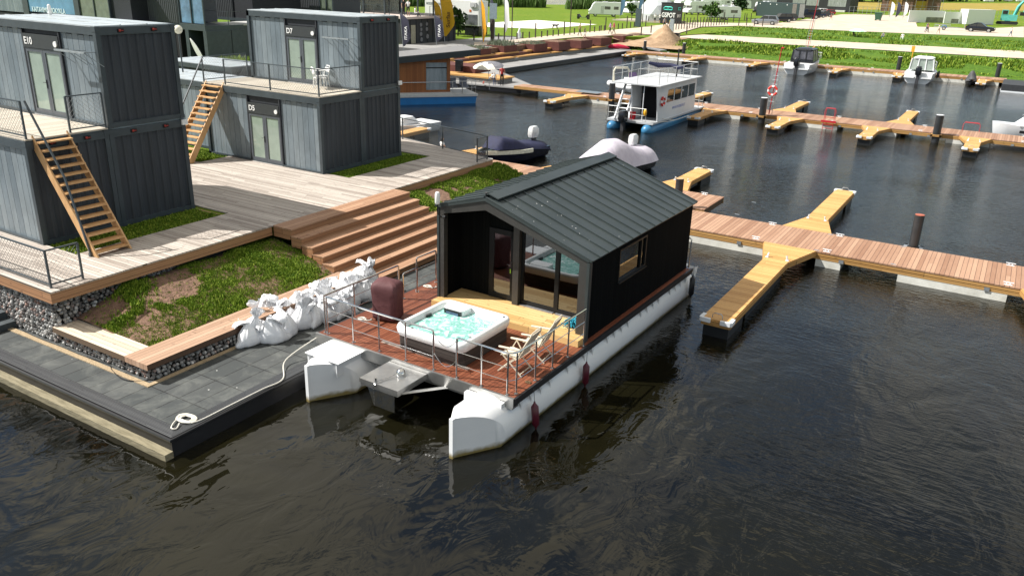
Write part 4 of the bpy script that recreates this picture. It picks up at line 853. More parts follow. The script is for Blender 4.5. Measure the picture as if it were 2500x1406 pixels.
for (xc,wd_) in ((-1.60,.16),(-1.22,.16)):
    for z0_,z1_,s0,s1 in ((1.3,2.1,1.0,.7),(2.1,2.85,.7,.25)):
        K=8
        for k in range(K):
            f0,f1=k/K-.5,(k+1)/K-.5; y0_=4.33+.02*(k%2); y1_=4.33+.02*((k+1)%2)
            b.face([(xc+f0*wd_*s0*2,y0_,z0_),(xc+f1*wd_*s0*2,y1_,z0_),(xc+f1*wd_*s1*2,y1_,z1_),(xc+f0*wd_*s1*2,y0_,z1_)])
b.obj('curtain',mat('curtain_cream',(.85,.84,.62),.8),hb)
b=MB(); b.box(-3.5,-.3,4.42,9.9,1.12,1.15); b.obj('inner_floor',mat('inner_floor',(.16,.08,.035),.5,c2=(.26,.14,.06)),hb)
b=MB(); frame_y=[(wy0,wy0+.05),(wy1-.05,wy1)]
for a,c_ in frame_y: b.box(xr-.12,xr-.02,a,c_,wz0,wz1)
b.box(xr-.12,xr-.02,wy0+.05,wy1-.05,wz0,wz0+.05); b.box(xr-.12,xr-.02,wy0+.05,wy1-.05,wz1-.05,wz1); b.box(xr-.12,xr-.02,wy1-.35,wy1-.30,wz0+.05,wz1-.05); b.box(xr-.03,xr+.03,wy0-.02,wy1+.02,wz0-.03,wz0); wf=b.obj('window',WFR,hb)
b=MB(); b.box(xr-.075,xr-.068,wy0+.05,wy1-.05,wz0+.05,wz1-.05); b.obj('pane',TG,wf)
# mast antenna and small lamp
b=MB(); b.tube([(-4.38,yf-.01,3.42),(-4.42,yf-.10,3.42),(-4.50,yf-.13,3.50),(-4.51,yf-.13,3.78)],.022,8); b.cyl((-4.38,yf-.06,3.42),(-4.28,yf-.07,3.44),.045); b.cyl((-4.38,yf,3.42),(-4.38,yf-.05,3.42),.05); b.obj('antenna_bracket',mat('bracket_black',(.012,.012,.012),.3),hb,smooth=1)
b=MB(); b.tube([(-4.51,yf-.13,3.76),(-4.51,yf-.13,3.80),(-4.51,yf-.13,4.02),(-4.51,yf-.13,4.07),(-4.51,yf-.13,4.085)],[.045,.068,.066,.05,.02],16); b.obj('antenna',WHT,hb,smooth=1)
b=MB(); b.cyl((xa-.02,yf+.05,za+.05),(xa-.02,yf+.05,za+.14),.018); b.cyl((xa-.05,yf+.05,za+.14),(xa+.03,yf+.05,za+.155),.02); b.obj('nav_lamp',mat('bracket_black',(.012,.012,.012),.3),hb)
# railings
def steelrail(name,label,posts,z0=.98,h=.97,ends=(True,True),mids=(.33,.64)):
    o=bthing('steel_railing',label,'railing',(posts[0][0],posts[0][1],z0)); T=TR(-posts[0][0],-posts[0][1],0)
    P3=[Vector((x,y,0)) for x,y in posts]
    for p in P3: b=MB(); b.cyl(p,p+Vector((0,0,h-.02)),.021,seg=8); b.cyl(p,p+Vector((0,0,.012)),.05,seg=10); b.obj('post',CHR,o,T=T,smooth=1)
    path=[]; 
    def ins(a,c_,t): return a+(c_-a).normalized()*t
    top=[p+Vector((0,0,h)) for p in P3]; pts=[]
    if ends[0]: pts+=[P3[0]+Vector((0,0,h-.12)),P3[0]+Vector((0,0,h-.03)),ins(top[0],top[1],.04)]
    else: pts+=[top[0]]
    for i in range(1,len(top)-1):
        a=(top[i]-top[i-1]).normalized(); c_=(top[i+1]-top[i]).normalized()
        if a.dot(c_)<.85: pts+=[top[i]-a*.10,top[i]-a*.03+c_*.03,top[i]+c_*.10]
        else: pts.append(top[i])
    if ends[1]: pts+=[ins(top[-1],top[-2],.04),P3[-1]+Vector((0,0,h-.03)),P3[-1]+Vector((0,0,h-.12))]
    else: pts+=[top[-1]]
    b=MB(); b.tube(pts,.023,8); b.obj('top_rail',CHR,o,T=T,smooth=1)
    for m_ in mids: b=MB(); b.tube([p+Vector((0,0,m_)) for p in P3],.0085,6); b.obj('mid_rail',CHR,o,T=T,smooth=1)
    return o
steelrail('r','polished railing along the bow, left of the chained opening',[(-5.48,.12),(-4.63,.11),(-3.80,.10),(-2.99,.09),(-2.18,.08)],ends=(False,True))
steelrail('r','polished railing wrapping the bow corner beside the beige chairs',[(-1.53,.07),(-.87,.07),(-.20,.07),(-.07,.22),(-.06,.98),(-.05,1.73),(-.05,2.45),(-.04,3.22)],ends=(True,False))
steelrail('r','polished railing on the quay side of the hot tub deck, behind the covered grill',[(-5.58,.14),(-5.58,1.18),(-5.58,2.1),(-5.57,2.92)],ends=(False,True))
steelrail('r','low polished boarding gate rail on the quay side',[(-5.50,3.02),(-5.50,3.62)],h=.72,mids=(.35,))
steelrail('r','short polished rail between the boarding gate and the black wall',[(-5.58,3.70),(-5.56,4.55)],ends=(True,True))
steelrail('r','short steel rail at the stern corner of the houseboat',[(-.3,10.28),(-.08,10.26),(-.03,10.05),(-.03,9.75)][::-1] if False else [(-.9,10.26),(-.35,10.26),(-.06,10.24)],ends=(True,True))
b=MB()
for z0_ in (.9,.42):
    pts=[]
    for i in range(15): t=i/14; pts.append(bp(-2.16+.62*t,.075,.98+z0_-.42*math.sin(math.pi*t)*.55))
    b.tube(pts,.008,5)
tag(b.obj('safety_chain',CHR),'thin chain pair closing the gap in the bow railing','chain')
# anchor box
ab=bthing('anchor_box','bright steel anchor locker hung under the bow between the pontoons','locker',(-2.85,-.55,.3)); T=TR(2.85,.55,-.3)
MIR=mat('mirror_steel',(.45,.45,.43),.10,metal=1,c2=(.62,.62,.6),scale=2.5,bump=.012,bscale=2)
b=MB(); b.box(-3.38,-2.28,-1.06,-.04,.80,.90); b.box(-3.36,-2.30,-1.04,-.04,.74,.80); b.obj('lid',STEEL,ab,T=T,bevel=.008)
b=MB(); b.loft([[(-3.2,-1.0,.74),(-2.42,-1.0,.74),(-2.42,-.1,.74),(-3.2,-.1,.74)],[(-3.05,-.98,.28),(-2.45,-.98,.28),(-2.5,-.3,.28),(-3.0,-.3,.28)]]); b.obj('body',MIR,ab,T=T)
b=MB(); b.bar((-2.3,-.9,.78),(-1.7,.1,.70),.05,.04); b.obj('strut',STEEL,ab,T=T)
b=MB(); b.tube([(-2.72,-.42,.90),(-2.72,-.42,.96),(-2.72,-.42,1.02),(-2.72,-.42,1.06)],[.10,.11,.085,.03],18); b.tube([(-2.80,-.42,.94),(-2.64,-.42,.94)],.06,12); b.obj('windlass',CHR,ab,T=T,smooth=1)
b=MB(); b.cyl((-2.92,-1.02,.88),(-2.92,-1.02,1.02),.03); b.cyl((-2.96,-1.05,.86),(-2.88,-1.05,.86),.03); b.obj('roller',CHR,ab,T=T,smooth=1)
b=MB(); cp_=[Vector((-2.76,-.5,.97)),Vector((-2.83,-.75,.93)),Vector((-2.92,-1.06,.93)),Vector((-2.92,-1.10,.85)),Vector((-2.92,-1.10,.6)),Vector((-2.92,-1.10,.38))]; cc=curve_pts(cp_,6)
for i in range(len(cc)-1): b.bar(cc[i],cc[i]+(cc[i+1]-cc[i])*1.15,.022 if i%2 else .010,.010 if i%2 else .022)
b.obj('chain',CHR,ab,T=T)
# hot tub
ht=bthing('hot_tub','white hot tub with foaming turquoise water and dark slatted sides','hot tub',(-2.66,1.50,.98)); ht.scale=(1,1,.86)
def rrect(hx,hy,r,z,n_=6,cx=0,cy=0):
    out=[]
    for (sx,sy,a0) in ((1,1,0),(-1,1,math.pi/2),(-1,-1,math.pi),(1,-1,1.5*math.pi)):
        for k in range(n_+1): a=a0+math.pi/2*k/n_; out.append((cx+sx*(hx-r)+r*math.cos(a),cy+sy*(hy-r)+r*math.sin(a),z))
    return out
b=MB(); b.loft([rrect(.95,1.0,.18,0),rrect(.95,1.0,.18,.52)]); b.obj('cabinet',planks('slatted_side','Z',.085,(.035,.028,.024),(.065,.052,.045),gap=.12,knots=0,bl=20,gcol=(.012,.010,.009)),ht)
TUB=mat('tub_acrylic',(.72,.73,.72),.18,c2=(.82,.83,.83),scale=2)
b=MB(); b.loft([rrect(.97,1.02,.2,.42),rrect(1.0,1.05,.22,.50),rrect(1.01,1.06,.22,.62),rrect(.98,1.03,.2,.70),rrect(.915,.965,.2,.71),rrect(.885,.935,.2,.67),rrect(.85,.89,.22,.45),rrect(.72,.76,.2,.2)],cap=False)
b.obj('shell',TUB,ht,smooth=2)
b=MB()
for s in (-1,1):
    for t in (-.6,-.1,.45): b.sphere((s*.99,t,.60),.10,10,6,(.16,1.5,.45))
b.loft([rrect(.30,.20,.08,.5,cx=-.42,cy=.72),rrect(.30,.20,.08,.715,cx=-.42,cy=.72),rrect(.22,.14,.06,.73,cx=-.42,cy=.72)]); b.obj('rim_cushion',TUB,ht,smooth=1)
b=MB(); b.box(-.68,-.16,.50,.53,.46,.68); b.box(-.62,-.22,.49,.50,.50,.64); b.obj('control_frame',mat('black_gloss',(.015,.015,.016),.15),ht,bevel=.012)
b=MB(); b.box(-.60,-.24,.482,.489,.515,.625); b.obj('screen',mat('screen_blue',(.07,.11,.18),.1),ht)
b=MB(); b.box(-.835,-.80,-.02,.16,.54,.62); b.obj('skimmer',mat('black_gloss',(.015,.015,.016),.15),ht,bevel=.01)
b=MB()
for s,(x,y) in enumerate(((.86,.86),(-.9,-.85),(.9,-.6),(-.5,-.96))): b.cyl((x,y,.705),(x,y,.725),.03,seg=10)
b.obj('valve_knob',mat('knob_grey',(.12,.12,.13),.3),ht)
m,n_,l_,b_=newmat('spa_water'); tc=n_.new('ShaderNodeTexCoord'); q=n_.new('ShaderNodeTexNoise'); q.inputs['Scale'].default_value=3.4; q.inputs['Detail'].default_value=10; q.inputs['Roughness'].default_value=.72; q.inputs['Distortion'].default_value=1.6; l_.new(tc.outputs['Object'],q.inputs[0]); rp=n_.new('ShaderNodeValToRGB'); e=rp.color_ramp.elements; e[0].position=.40; e[0].color=(.14,.36,.31,1); e[1].position=.60; e[1].color=(.78,.85,.86,1); x_=e.new(.50); x_.color=(.27,.52,.46,1); l_.new(q.outputs[0],rp.inputs[0]); l_.new(rp.outputs[0],b_.inputs['Base Color']); b_.inputs['Roughness'].default_value=.12
x_.position=.52; x_.color=(.30,.56,.50,1); bpn=n_.new('ShaderNodeBump'); bpn.inputs['Distance'].default_value=.03; l_.new(q.outputs[0],bpn.inputs['Height']); l_.new(bpn.outputs[0],b_.inputs['Normal'])
b=MB(); b.face(rrect(.865,.91,.2,.55)); b.obj('foaming_water',m,ht)
b=MB(); b.face(rrect(.74,.78,.2,.21)); b.box(-.85,-.35,-.88,.2,.21,.36); b.box(.30,.85,-.5,.9,.21,.34); b.box(-.3,.3,-.88,-.45,.21,.38); b.box(-.3,.25,.5,.88,.21,.40); b.obj('moulded_seats',TUB,ht,bevel=.05)
# covered grill
b=MB(); rings=[]
for z,hx,hy,r in ((0,.34,.27,.12),(.12,.36,.29,.14),(.35,.33,.27,.12),(.7,.36,.28,.13),(.9,.38,.30,.14),(1.0,.34,.26,.14),(1.07,.22,.17,.12),(1.09,.06,.05,.04)):
    ring=[]
    for k,p in enumerate(rrect(hx,hy,r,z,7)): 
        f=mn.noise(Vector((p[0]*5,p[1]*5,z*2)))*.035+.018*math.sin(k*1.9+z*2); ring.append((p[0]*(1+f*1.6),p[1]*(1+f*1.6),p[2]+mn.noise(Vector((p[0]*4,p[1]*4,7)))*.05*(z>.8)))
    rings.append(ring)
b.loft(rings); o=b.obj('covered_grill',mat('maroon_cloth',(.075,.022,.025),.75,c2=(.105,.036,.038),scale=4,bump=.01,bscale=9),smooth=2); o.location=bp(-4.93,1.72,.98); o.rotation_euler=(0,0,BANG+.25); sd=o.modifiers.new('s','SUBSURF'); sd.levels=1; sd.render_levels=1; tag(o,'barbecue under a maroon cloth cover on the houseboat deck','grill')
# beige folding chairs
BEI=mat('beige_plastic',(.60,.52,.40),.45,var=.06); SLG=mat('beige_sling',(.62,.56,.44),.8,var=.08,scale=30)
def fchair():
    o=thing('folding_chair','','chair',group='beige folding chairs on the houseboat deck')
    # faces -X
    b=MB(); 
    prof=[(-.26,.40),(-.24,.435),(-.15,.445),(.0,.43),(.18,.405),(.20,.39),(.0,.41),(-.2,.42)]
    b.ext([(x,z) for x,z in prof],'Y',-.22,.22); b.obj('seat',SLG,o,smooth=1)
    b=MB(); a=Vector((.19,0,.40)); c_=Vector((.52,0,1.10)); 
    for s in (-1,1): b.tube([a+Vector((-.03,s*.24,-.02)),a+Vector((.12,s*.24,.28)),c_+Vector((-.02,s*.235,-.08)),c_+Vector((0,s*.2,0))],[.017,.02,.02,.016],8)
    b.tube([c_+Vector((0,-.2,0)),c_+Vector((0,.2,0))],.016,8); b.obj('back_frame',BEI,o,smooth=1)
    b=MB(); b.ext([(.21,.43),(.49,1.04),(.505,1.035),(.225,.425)],'Y',-.21,.21); b.obj('backrest',SLG,o)
    for s in (-1,1):
        b=MB(); b.tube([(-.27,s*.27,.63),(.30,s*.27,.66)],.022,8); b.tube([(-.25,s*.27,.63),(.28,s*.27,.66)],.026,6); b.obj('armrest',BEI,o,smooth=1)
        b=MB(); b.bar((-.10,s*.25,.62),(-.20,s*.25,.44),.022); b.bar((-.10,s*.25,.62),(.02,s*.25,.43),.022); b.obj('arm_strut',BEI,o)
        b=MB(); b.bar((-.18,s*.245,.44),(.32,s*.245,.01),.024); b.obj('leg',BEI,o)
        b=MB(); b.bar((.16,s*.235,.42),(-.30,s*.235,.01),.024); b.obj('leg',BEI,o)
    b=MB(); b.bar((.27,-.24,.06),(.27,.24,.06),.018); b.bar((-.25,-.24,.06),(-.25,.24,.06),.018); b.obj('stretcher',BEI,o)
    return o
fc=fchair(); fc.location=bp(-.70,1.15,.98); fc.rotation_euler=(0,0,BANG+.05); fc['label']='beige folding armchair nearer the bow railing corner'
dup(fc,bp(-.66,2.02,.98),rz=BANG+.12,label='beige folding armchair nearer the wooden platform, behind the other one')
# fenders and ropes on the boat
def fender(loc,label,mt,tilt=0,L=.42):
    o=thing('fender',label,'fender',loc); b=MB(); r=.085
    b.tube([(0,0,-.0),(0,0,-.03),(0,0,-.07),(0,0,-.12),(0,0,-.12-L),(0,0,-.17-L),(0,0,-.21-L),(0,0,-.24-L)],[.02,.022,.05,r,r,.05,.022,.02],14); b.obj('body',mt,o,smooth=1)
    b=MB(); b.cyl((0,0,0),(0,0,.30),.006); b.cyl((0,0,-.24-L),(0,0,-.30-L),.005); b.obj('line',mat('dark_line',(.03,.035,.03),.8),o); o.rotation_euler=(0,tilt,0); return o
MAR=mat('fender_maroon',(.085,.008,.018),.28,var=.1); BKF=mat('fender_black',(.012,.013,.016),.4)
fender(bp(.14,.66,.66),'maroon fender hanging at the bow end of the black rubbing strip',MAR,-.10); fender(bp(.15,3.08,.66),'maroon fender hanging where the black wall meets the railing',MAR,0); 
fender(bp(.16,10.1,.85),'large black fender at the stern corner of the houseboat',BKF,0,.50)
ROPE=mat('rope_white',(.62,.59,.52),.85,var=.12,scale=40)
def coil(loc,label,r,n_,mt=ROPE,w_=.013,tail=True,flat=.3):
    b=MB(); pts=[]
    for i in range(n_*14):
        t=i/14; a=t*2*math.pi; rr=r*(.55+.45*((t*.37)%1)); pts.append((rr*math.cos(a)+R.uniform(-.01,.01),rr*.7*math.sin(a)+R.uniform(-.01,.01),.012+flat*r*.35*((t*.61)%1)))
    b.tube(pts,w_,6)
    if tail: b.tube(curve_pts([(r*.6,0,.02),(r*1.3,-.1*r,.015),(r*1.8,.6*r,.015),(r*1.4,r,.015)]),w_,6)
    o=b.obj('rope',mt,smooth=1); o.location=loc; return tag(o,label,'rope')
coil(bp(-5.42,1.28,.98),'coiled white mooring rope on a cleat in front of the covered grill',.13,5); coil(bp(-5.52,4.12,.98),'coiled white mooring rope beside the boarding gate',.13,5)
coil(bp(-.12,.80,.98),'small brown line coiled at the base of the bow railing near the maroon fender',.07,4,mat('brown_rope',(.12,.07,.03),.85),.012,False)
c_=P(456,1024,.45); co_=coil((c_.x,c_.y,.455),'large flat coil of white rope on the quay corner',.25,8,ROPE,.018,False,.25)
b=MB(); e0=P(485,1027,.47); b.tube(curve_pts([(c_.x+.1,c_.y-.05,.47),tuple(e0),tuple(P(560,990,.47)),tuple(P(640,950,.47)),tuple(P(690,925,.48)),tuple(bp(-5.9,-.9,.55)),tuple(bp(-5.74,.0,.86))]),.015,6)
b.tube(curve_pts([tuple(P(437,1020,.47)),tuple(P(425,1030,.47)),tuple(P(418,1044,.48)),tuple(P(430,1046,.47)),tuple(P(438,1033,.49))]),.015,6); tag(b.obj('mooring_line',ROPE,smooth=1),'white mooring line running from the quay coil to the houseboat bow','rope')
# turquoise mop head
b=MB(); c_=(-.62,3.72,1.18)
for _ in range(90):
    a=R.uniform(0,6.28); r=R.uniform(.08,.30); h=R.uniform(.0,.20); p0=Vector((c_[0]+R.uniform(-.04,.04),c_[1]+R.uniform(-.04,.04),c_[2]+h)); p1_=p0+Vector((r*math.cos(a),r*.8*math.sin(a),-h*.7+.01)); b.tube([bp(*p0),bp(*((p0+p1_)/2+Vector((0,0,.04)))),bp(*p1_)],.012,4)
b.tube([bp(-.62,3.72,1.3),bp(-.48,4.0,1.55)],.03,6)
tag(b.obj('mop_head',mat('turquoise_chenille',(.02,.26,.36),.9,var=.4,scale=20)),'turquoise fluffy mop head on the corner of the wooden platform','mop')
# ================= SANDBAGS =================
BAG=mat('bag_plastic',(.70,.71,.74),.42,c2=(.82,.82,.84),scale=7,bump=.006,bscale=14); BAGT=mat('bag_neck',(.74,.75,.77),.38,c2=(.86,.86,.87),scale=9,bump=.008,bscale=16)
def bagmesh(seed,hang=0):
    rr=random.Random(seed); b=MB(); N=40; rings=[]; prof=[(0,.30,.22),(.03,.345,.25),(.10,.37,.27),(.20,.36,.27),(.30,.31,.24),(.39,.24,.19),(.46,.18,.14),(.52,.125,.10),(.56,.09,.08),(.60,.115,.095),(.66,.19,.13),(.74,.26,.14),(.79,.25,.12)]
    ph=rr.uniform(0,6); lean=rr.uniform(-.12,.12); lx=rr.uniform(-.12,.14); fold=rr.choice([0,1,2,1,2])
    for zi,(z,ax,ay) in enumerate(prof):
        ring=[]
        for k in range(N):
            a=2*math.pi*k/N; c,s=math.cos(a),math.sin(a); q=(abs(c)**.8*(1 if c>0 else -1),abs(s)**.8*(1 if s>0 else -1))
            pleat=0 if z<.2 else min(1,(z-.2)/.25)*.10*math.sin(9*a+ph)+min(1,(z-.2)/.25)*.06*math.sin(15*a+ph*2)
            sag=.03*mn.noise(Vector((c*1.4,s*1.4,z*3+seed)))
            corner=.05*max(0,math.cos(2*(a-.2)))**6*(z<.12)
            x=ax*q[0]*(1+pleat+sag*2)+corner*c*3; y=ay*q[1]*(1+pleat+sag*2); zz_=z+.03*mn.noise(Vector((x*6,y*6,seed)))
            if z>.56:
                t=(z-.56)/.22
                if fold==1: x+=t*.26; zz_-=t*t*.24
                if fold==2: x-=t*.18; y+=t*.16; zz_-=t*t*.28
                zz_+=.045*math.sin(3*a+ph)*t
            x+=lean*z*z*1.2; y+=lx*z*z*1.2; ring.append((x,y,zz_))
        rings.append(ring)
    b.loft(rings,cap=False); b.bm.faces.new([v for v in b.bm.verts][:N][::-1]); 
    for f in b.bm.faces: f.material_index=1 if f.calc_center_median().z>.34 else 0
    me=bpy.data.meshes.new('sandbag'); bmesh.ops.recalc_face_normals(b.bm,faces=b.bm.faces[:]); b.bm.to_mesh(me); b.bm.free(); me.materials.append(BAG); me.materials.append(BAGT); me.polygons.foreach_set('use_smooth',[True]*len(me.polygons)); return me
BM_=[bagmesh(s) for s in (1,2,3,4,5,6,7)]
# photo foot point, height, size, spin, label detail
bags=[(598,843,.45,1.0,.3,'leftmost of the heap, standing alone with a flared top on the tiles'),(600,812,.72,.8,2.4,'lying atop the leftmost bag with its mouth spread over the bench'),(632,832,.45,.85,1.2,'small, squeezed behind the two tall front bags at the left end'),(655,836,.45,1.1,-.2,'tall and upright, third from the left in the front row'),(690,822,.45,1.0,.5,'plump, fourth from the left in the front row'),(640,772,.62,.95,2.0,'raised at the back left with its neck falling towards the bench'),(628,792,.60,.8,.4,'second layer, just right of the bag spread over the bench'),(690,778,.55,.85,1.0,'back row, above the fourth front bag'),(728,802,.45,1.1,.1,'broad and tall in the middle of the front row'),(757,794,.45,1.0,.9,'narrow pleated one right of the broad middle bag'),(783,786,.45,1.0,-.3,'slumped diagonally beside the houseboat bow corner'),(745,748,.60,.9,2.1,'back row middle, leaning on the bench edge'),(772,738,.66,.95,1.5,'raised behind the bow corner with a round bright top'),(790,762,.45,1.0,.2,'pointed, directly behind the first railing post'),(820,775,.45,.9,.8,'low and round at the foot of the railing'),(838,768,.45,.8,-.5,'small round one next to the rope on the deck'),(812,724,.62,.9,.3,'back row, seen above the left railing'),(850,750,.45,1.0,.6,'wide, seen through the middle rails'),(842,715,.66,1.0,1.9,'large knotted one near the right end, back row'),(882,736,.45,1.0,-.1,'slanting, left of the covered grill'),(895,722,.45,.95,.7,'last on the ground before the covered grill'),(868,690,.78,1.0,.2,'topmost at the right end with a spiked tip'),(893,700,.62,1.0,1.1,'rounded, under the topmost spiked bag'),(672,800,.50,.9,.2,'half hidden between the third and fourth front bags'),(712,760,.66,.85,.6,'back row, leaning on the bench behind the broad middle bag'),(664,762,.70,.8,1.3,'back row, left of the bag that leans behind the middle one'),(736,790,.50,.9,1.9,'squeezed between the broad middle bag and the narrow pleated one'),(800,744,.60,.9,.9,'behind the left railing corner, second layer'),(826,748,.55,.9,.1,'just behind the small round one by the deck rope'),(862,728,.60,.9,1.7,'second layer, between the two wide right hand bags'),(868,712,.70,.85,.5,'directly below the spiked topmost bag'),(578,826,.50,.7,1.1,'half hidden behind the leftmost bag against the gabion')]
for i,(x,y,z,s,rz,lb) in enumerate(bags):
    g=P(x,y,z); o=link('sandbag',BM_[i%7]); o.location=(g.x,g.y+.16,z-.01); o.rotation_euler=((0,0,rz*1.3+1) if z<.5 else (R.uniform(-.5,.1),R.uniform(-.3,.5),rz*2)); o.scale=(s*.84,s*.84,s*.98); tag(o,'white sandbag, '+lb,'sandbag','white plastic sandbags heaped along the bench')
# ================= PIERS =================
PB=planks('pier_boards','X',.145,(.26,.135,.08),(.52,.33,.22),gap=.07,knots=.25,bl=50,gcol=(.06,.03,.02))
GOLD=planks('golden_boards','Y',.145,(.46,.24,.075),(.76,.46,.18),gap=.05,knots=.4,bl=50,gcol=(.14,.07,.02))
PBM=planks('pier_beam','Z',.16,(.38,.20,.06),(.58,.34,.12),gap=.04,knots=.4,bl=5,gcol=(.08,.04,.015))
CONC=mat('float_concrete',(.52,.51,.45),.8,c2=(.74,.73,.67),scale=2,bump=.004)
FBLK=mat('float_black',(.012,.013,.014),.45)
CAPW=mat('bumper_white',(.70,.72,.74),.5,var=.06); GALV=mat('galvanised',(.42,.44,.46),.4,metal=.7,var=.2)
def cleat(b,x,y,z,ax='x'):
    d=(1,0) if ax=='x' else (0,1)
    b.box(x-.12*d[0]-.04*d[1],x+.12*d[0]+.04*d[1],y-.12*d[1]-.04*d[0],y+.12*d[1]+.04*d[0],z,z+.012)
    for s in (-.05,.05): b.box(x+s*d[0]-.015,x+s*d[0]+.015,y+s*d[1]-.015,y+s*d[1]+.015,z+.012,z+.07)
    b.tube([(x-.15*d[0],y-.15*d[1],z+.08),(x+.15*d[0],y+.15*d[1],z+.08)],.015,6)
def pier(label,x0,x1,y0,y1,floats,cleats,z=.55,lamps=()):
    o=thing('pier',label,'pier',((x0+x1)/2,(y0+y1)/2,0)); T=TR(-(x0+x1)/2,-(y0+y1)/2,0)
    b=MB(); b.box(x0,x1,y0,y1,z-.045,z); b.obj('deck_boards',PB,o,T=T)
    for (a,c_) in ((y0,y0+.06),(y1-.06,y1)):
        b=MB(); b.box(x0,x1,a+.01,c_-.01,z-.155,z-.047); b.box(x0,x1,a+.02,c_-.02,z-.28,z-.175); b.obj('side_beam',PBM,o,T=T)
    b=MB(); b.box(x0+.02,x1-.02,y0+.1,y1-.1,z-.27,z-.06); b.obj('frame',mat('joist',(.10,.06,.03),.8),o,T=T)
    for (a,c_) in floats: b=MB(); b.box(a,c_,y0+.03,y1-.03,-.5,z-.285); b.obj('float',CONC,o,T=T,bevel=.02)
    b=MB(); 
    for x in cleats:
        cleat(b,x,y0+.16,z); cleat(b,x,y1-.14,z)
    b.obj('cleat',CAPW,o,T=T)
    b=MB()
    for x in cleats:
        for s in (-.55,.55): b.box(x+s-.08,x+s+.08,y0-.012,y0+.01,z-.29,z-.17)
        b.box(x+2.1,x+2.28,y0+.08,y0+.16,z,z+.006); b.box(x+2.1,x+2.28,y1-.16,y1-.08,z,z+.006)
    b.obj('bracket',GALV,o,T=T); return o
def finger(label,x,y,L,sgn=-1,z=.55,caps=True):
    """sgn -1 runs towards the camera"""
    o=thing('finger_pier',label,'finger pier',(x,y,0),0 if sgn<0 else math.pi)
    b=MB(); b.prism([(-.92,0),(-.40,-1.95),(-.40,-L),(.40,-L),(.40,-1.95),(.92,0)],z-.04,z+.004); b.obj('deck_boards',GOLD,o)
    b=MB(); pts=[(-.92,-.0),(-.40,-1.95),(-.40,-L)]
    for s in (-1,1):
        for (a,c_) in zip(pts,pts[1:]): b.bar((a[0]*s,a[1],z-.12),(c_[0]*s,c_[1],z-.12),.05,.15)
    b.bar((-.4,-L,z-.12),(.4,-L,z-.12),.05,.15); b.obj('side_beam',PBM,o)
    b=MB(); b.box(-.36,.36,-L+.08,-L+1.5,-.4,z-.2); b.obj('float',FBLK,o,bevel=.02)
    b=MB(); b.box(-.32,.32,-L+1.9,-2.2,-.02 if L>6 else .15,z-.2); b.obj('float',FBLK,o,bevel=.02)
    for s in (-1,1):
        b=MB(); b.prism([(s*.46,-L+.30),(s*.36,-L+.30),(s*.36,-L+.0),(s*.14,-L+.0),(s*.14,-L-.08),(s*.42,-L-.07),(s*.47,-L-.02)],z-.10,z+.02); b.obj('corner_bumper',CAPW,o,bevel=.012)
    b=MB(); b.tube([(-.14,-L+.12,z),(-.14,-L+.12,z+.10),(-.09,-L+.12,z+.15),(.09,-L+.12,z+.15),(.14,-L+.12,z+.10),(.14,-L+.12,z)],.012,6); b.obj('hoop',GALV,o,smooth=1)
    b=MB()
    for s in (-1,1): b.bar((s*.34,-1.75,z),(s*.30,-1.7,z+.16),.05,.03); b.box(s*.34-.05,s*.34+.05,-1.8,-1.66,z+.004,z+.02)
    b.obj('cleat',CAPW,o); return o
def pile(label,x,y,top,r=.16,capc=None,collar=None):
    o=thing('mooring_pile',label,'pile',(x,y,0)); b=MB(); b.cyl((0,0,-1),(0,0,top),r,seg=18); b.obj('post',mat('pile_black',(.018,.020,.022),.4,c2=(.04,.042,.045),scale=2.5),o,smooth=1)
    b=MB(); b.cyl((0,0,top+.001),(0,0,top+.02),r*.97,seg=18); b.obj('cap',capc or CAPW,o)
    if collar: b=MB(); b.box(-.32,.32,-.30,-.18,.40,.52); b.box(-.32,-.2,-.3,.2,.40,.52); b.box(.2,.32,-.3,.2,.40,.52); b.obj('collar',PBM if collar==1 else GALV,o,T=TR(0,0,.0)@RZ(0 if collar==1 else math.pi))
    return o
pier('reddish plank pier running right from behind the houseboat',-13.0,9.0,29.05,31.65,[(-9.6,-6.55),(-7.5,-7.4)][:1]+[(-4.9,-4.05),(-2.2,1.05),(3.5,6.5)],[-7.12,-4.6,1.0])
pier('reddish plank pier between the stone gabion and the houseboat roof',-34,-10.05,32.0,34.62,[(-33,-30),(-27,-24),(-19.4,-16.5),(-13,-10.6)],[-28.,-22.2,-17.2,-10.9])
pier('long plank pier across the middle of the basin with the red ladder',-31,9.5,60.0,62.75,[(-29.5,-26.6),(-24,-21),(-19.6,-17.0),(-13.1,-10.2),(-8.1,-6.4),(-3.4,-.9),(3,6)],[-28,-23.6,-20.5,-16.3,-10.6,-5,.9,5])
pier('far plank pier along the grassy bank',-44.8,-1.4,101.9,104.55,[(-44.5,-2)],[-40,-35,-30,-25,-20,-15,-10,-5],z=.62)
FG=[(-5.85,29.06,8.22,-1,'golden finger pier in front of the houseboat stern, half shaded, with white corner bumpers'),(-5.85,31.64,7.72,1,'golden finger pier running away from the near pier beside the black post'),(2.3,29.06,8.2,-1,'finger pier whose golden corner just enters at the right picture edge'),
(-12.65,34.6,5.0,1,'short golden finger pier behind the houseboat roof ridge end'),(-18.4,34.6,5.0,1,'golden finger pier beside the boat under the pale cover'),(-24.0,34.6,4.9,1,'pale finger pier beside the navy covered boat'),(-30.4,34.6,5.2,1,'finger pier tip showing beside the D container, behind the netted railing')]
for a in FG: finger(a[4],a[0],a[1],a[2],a[3])
F0=None
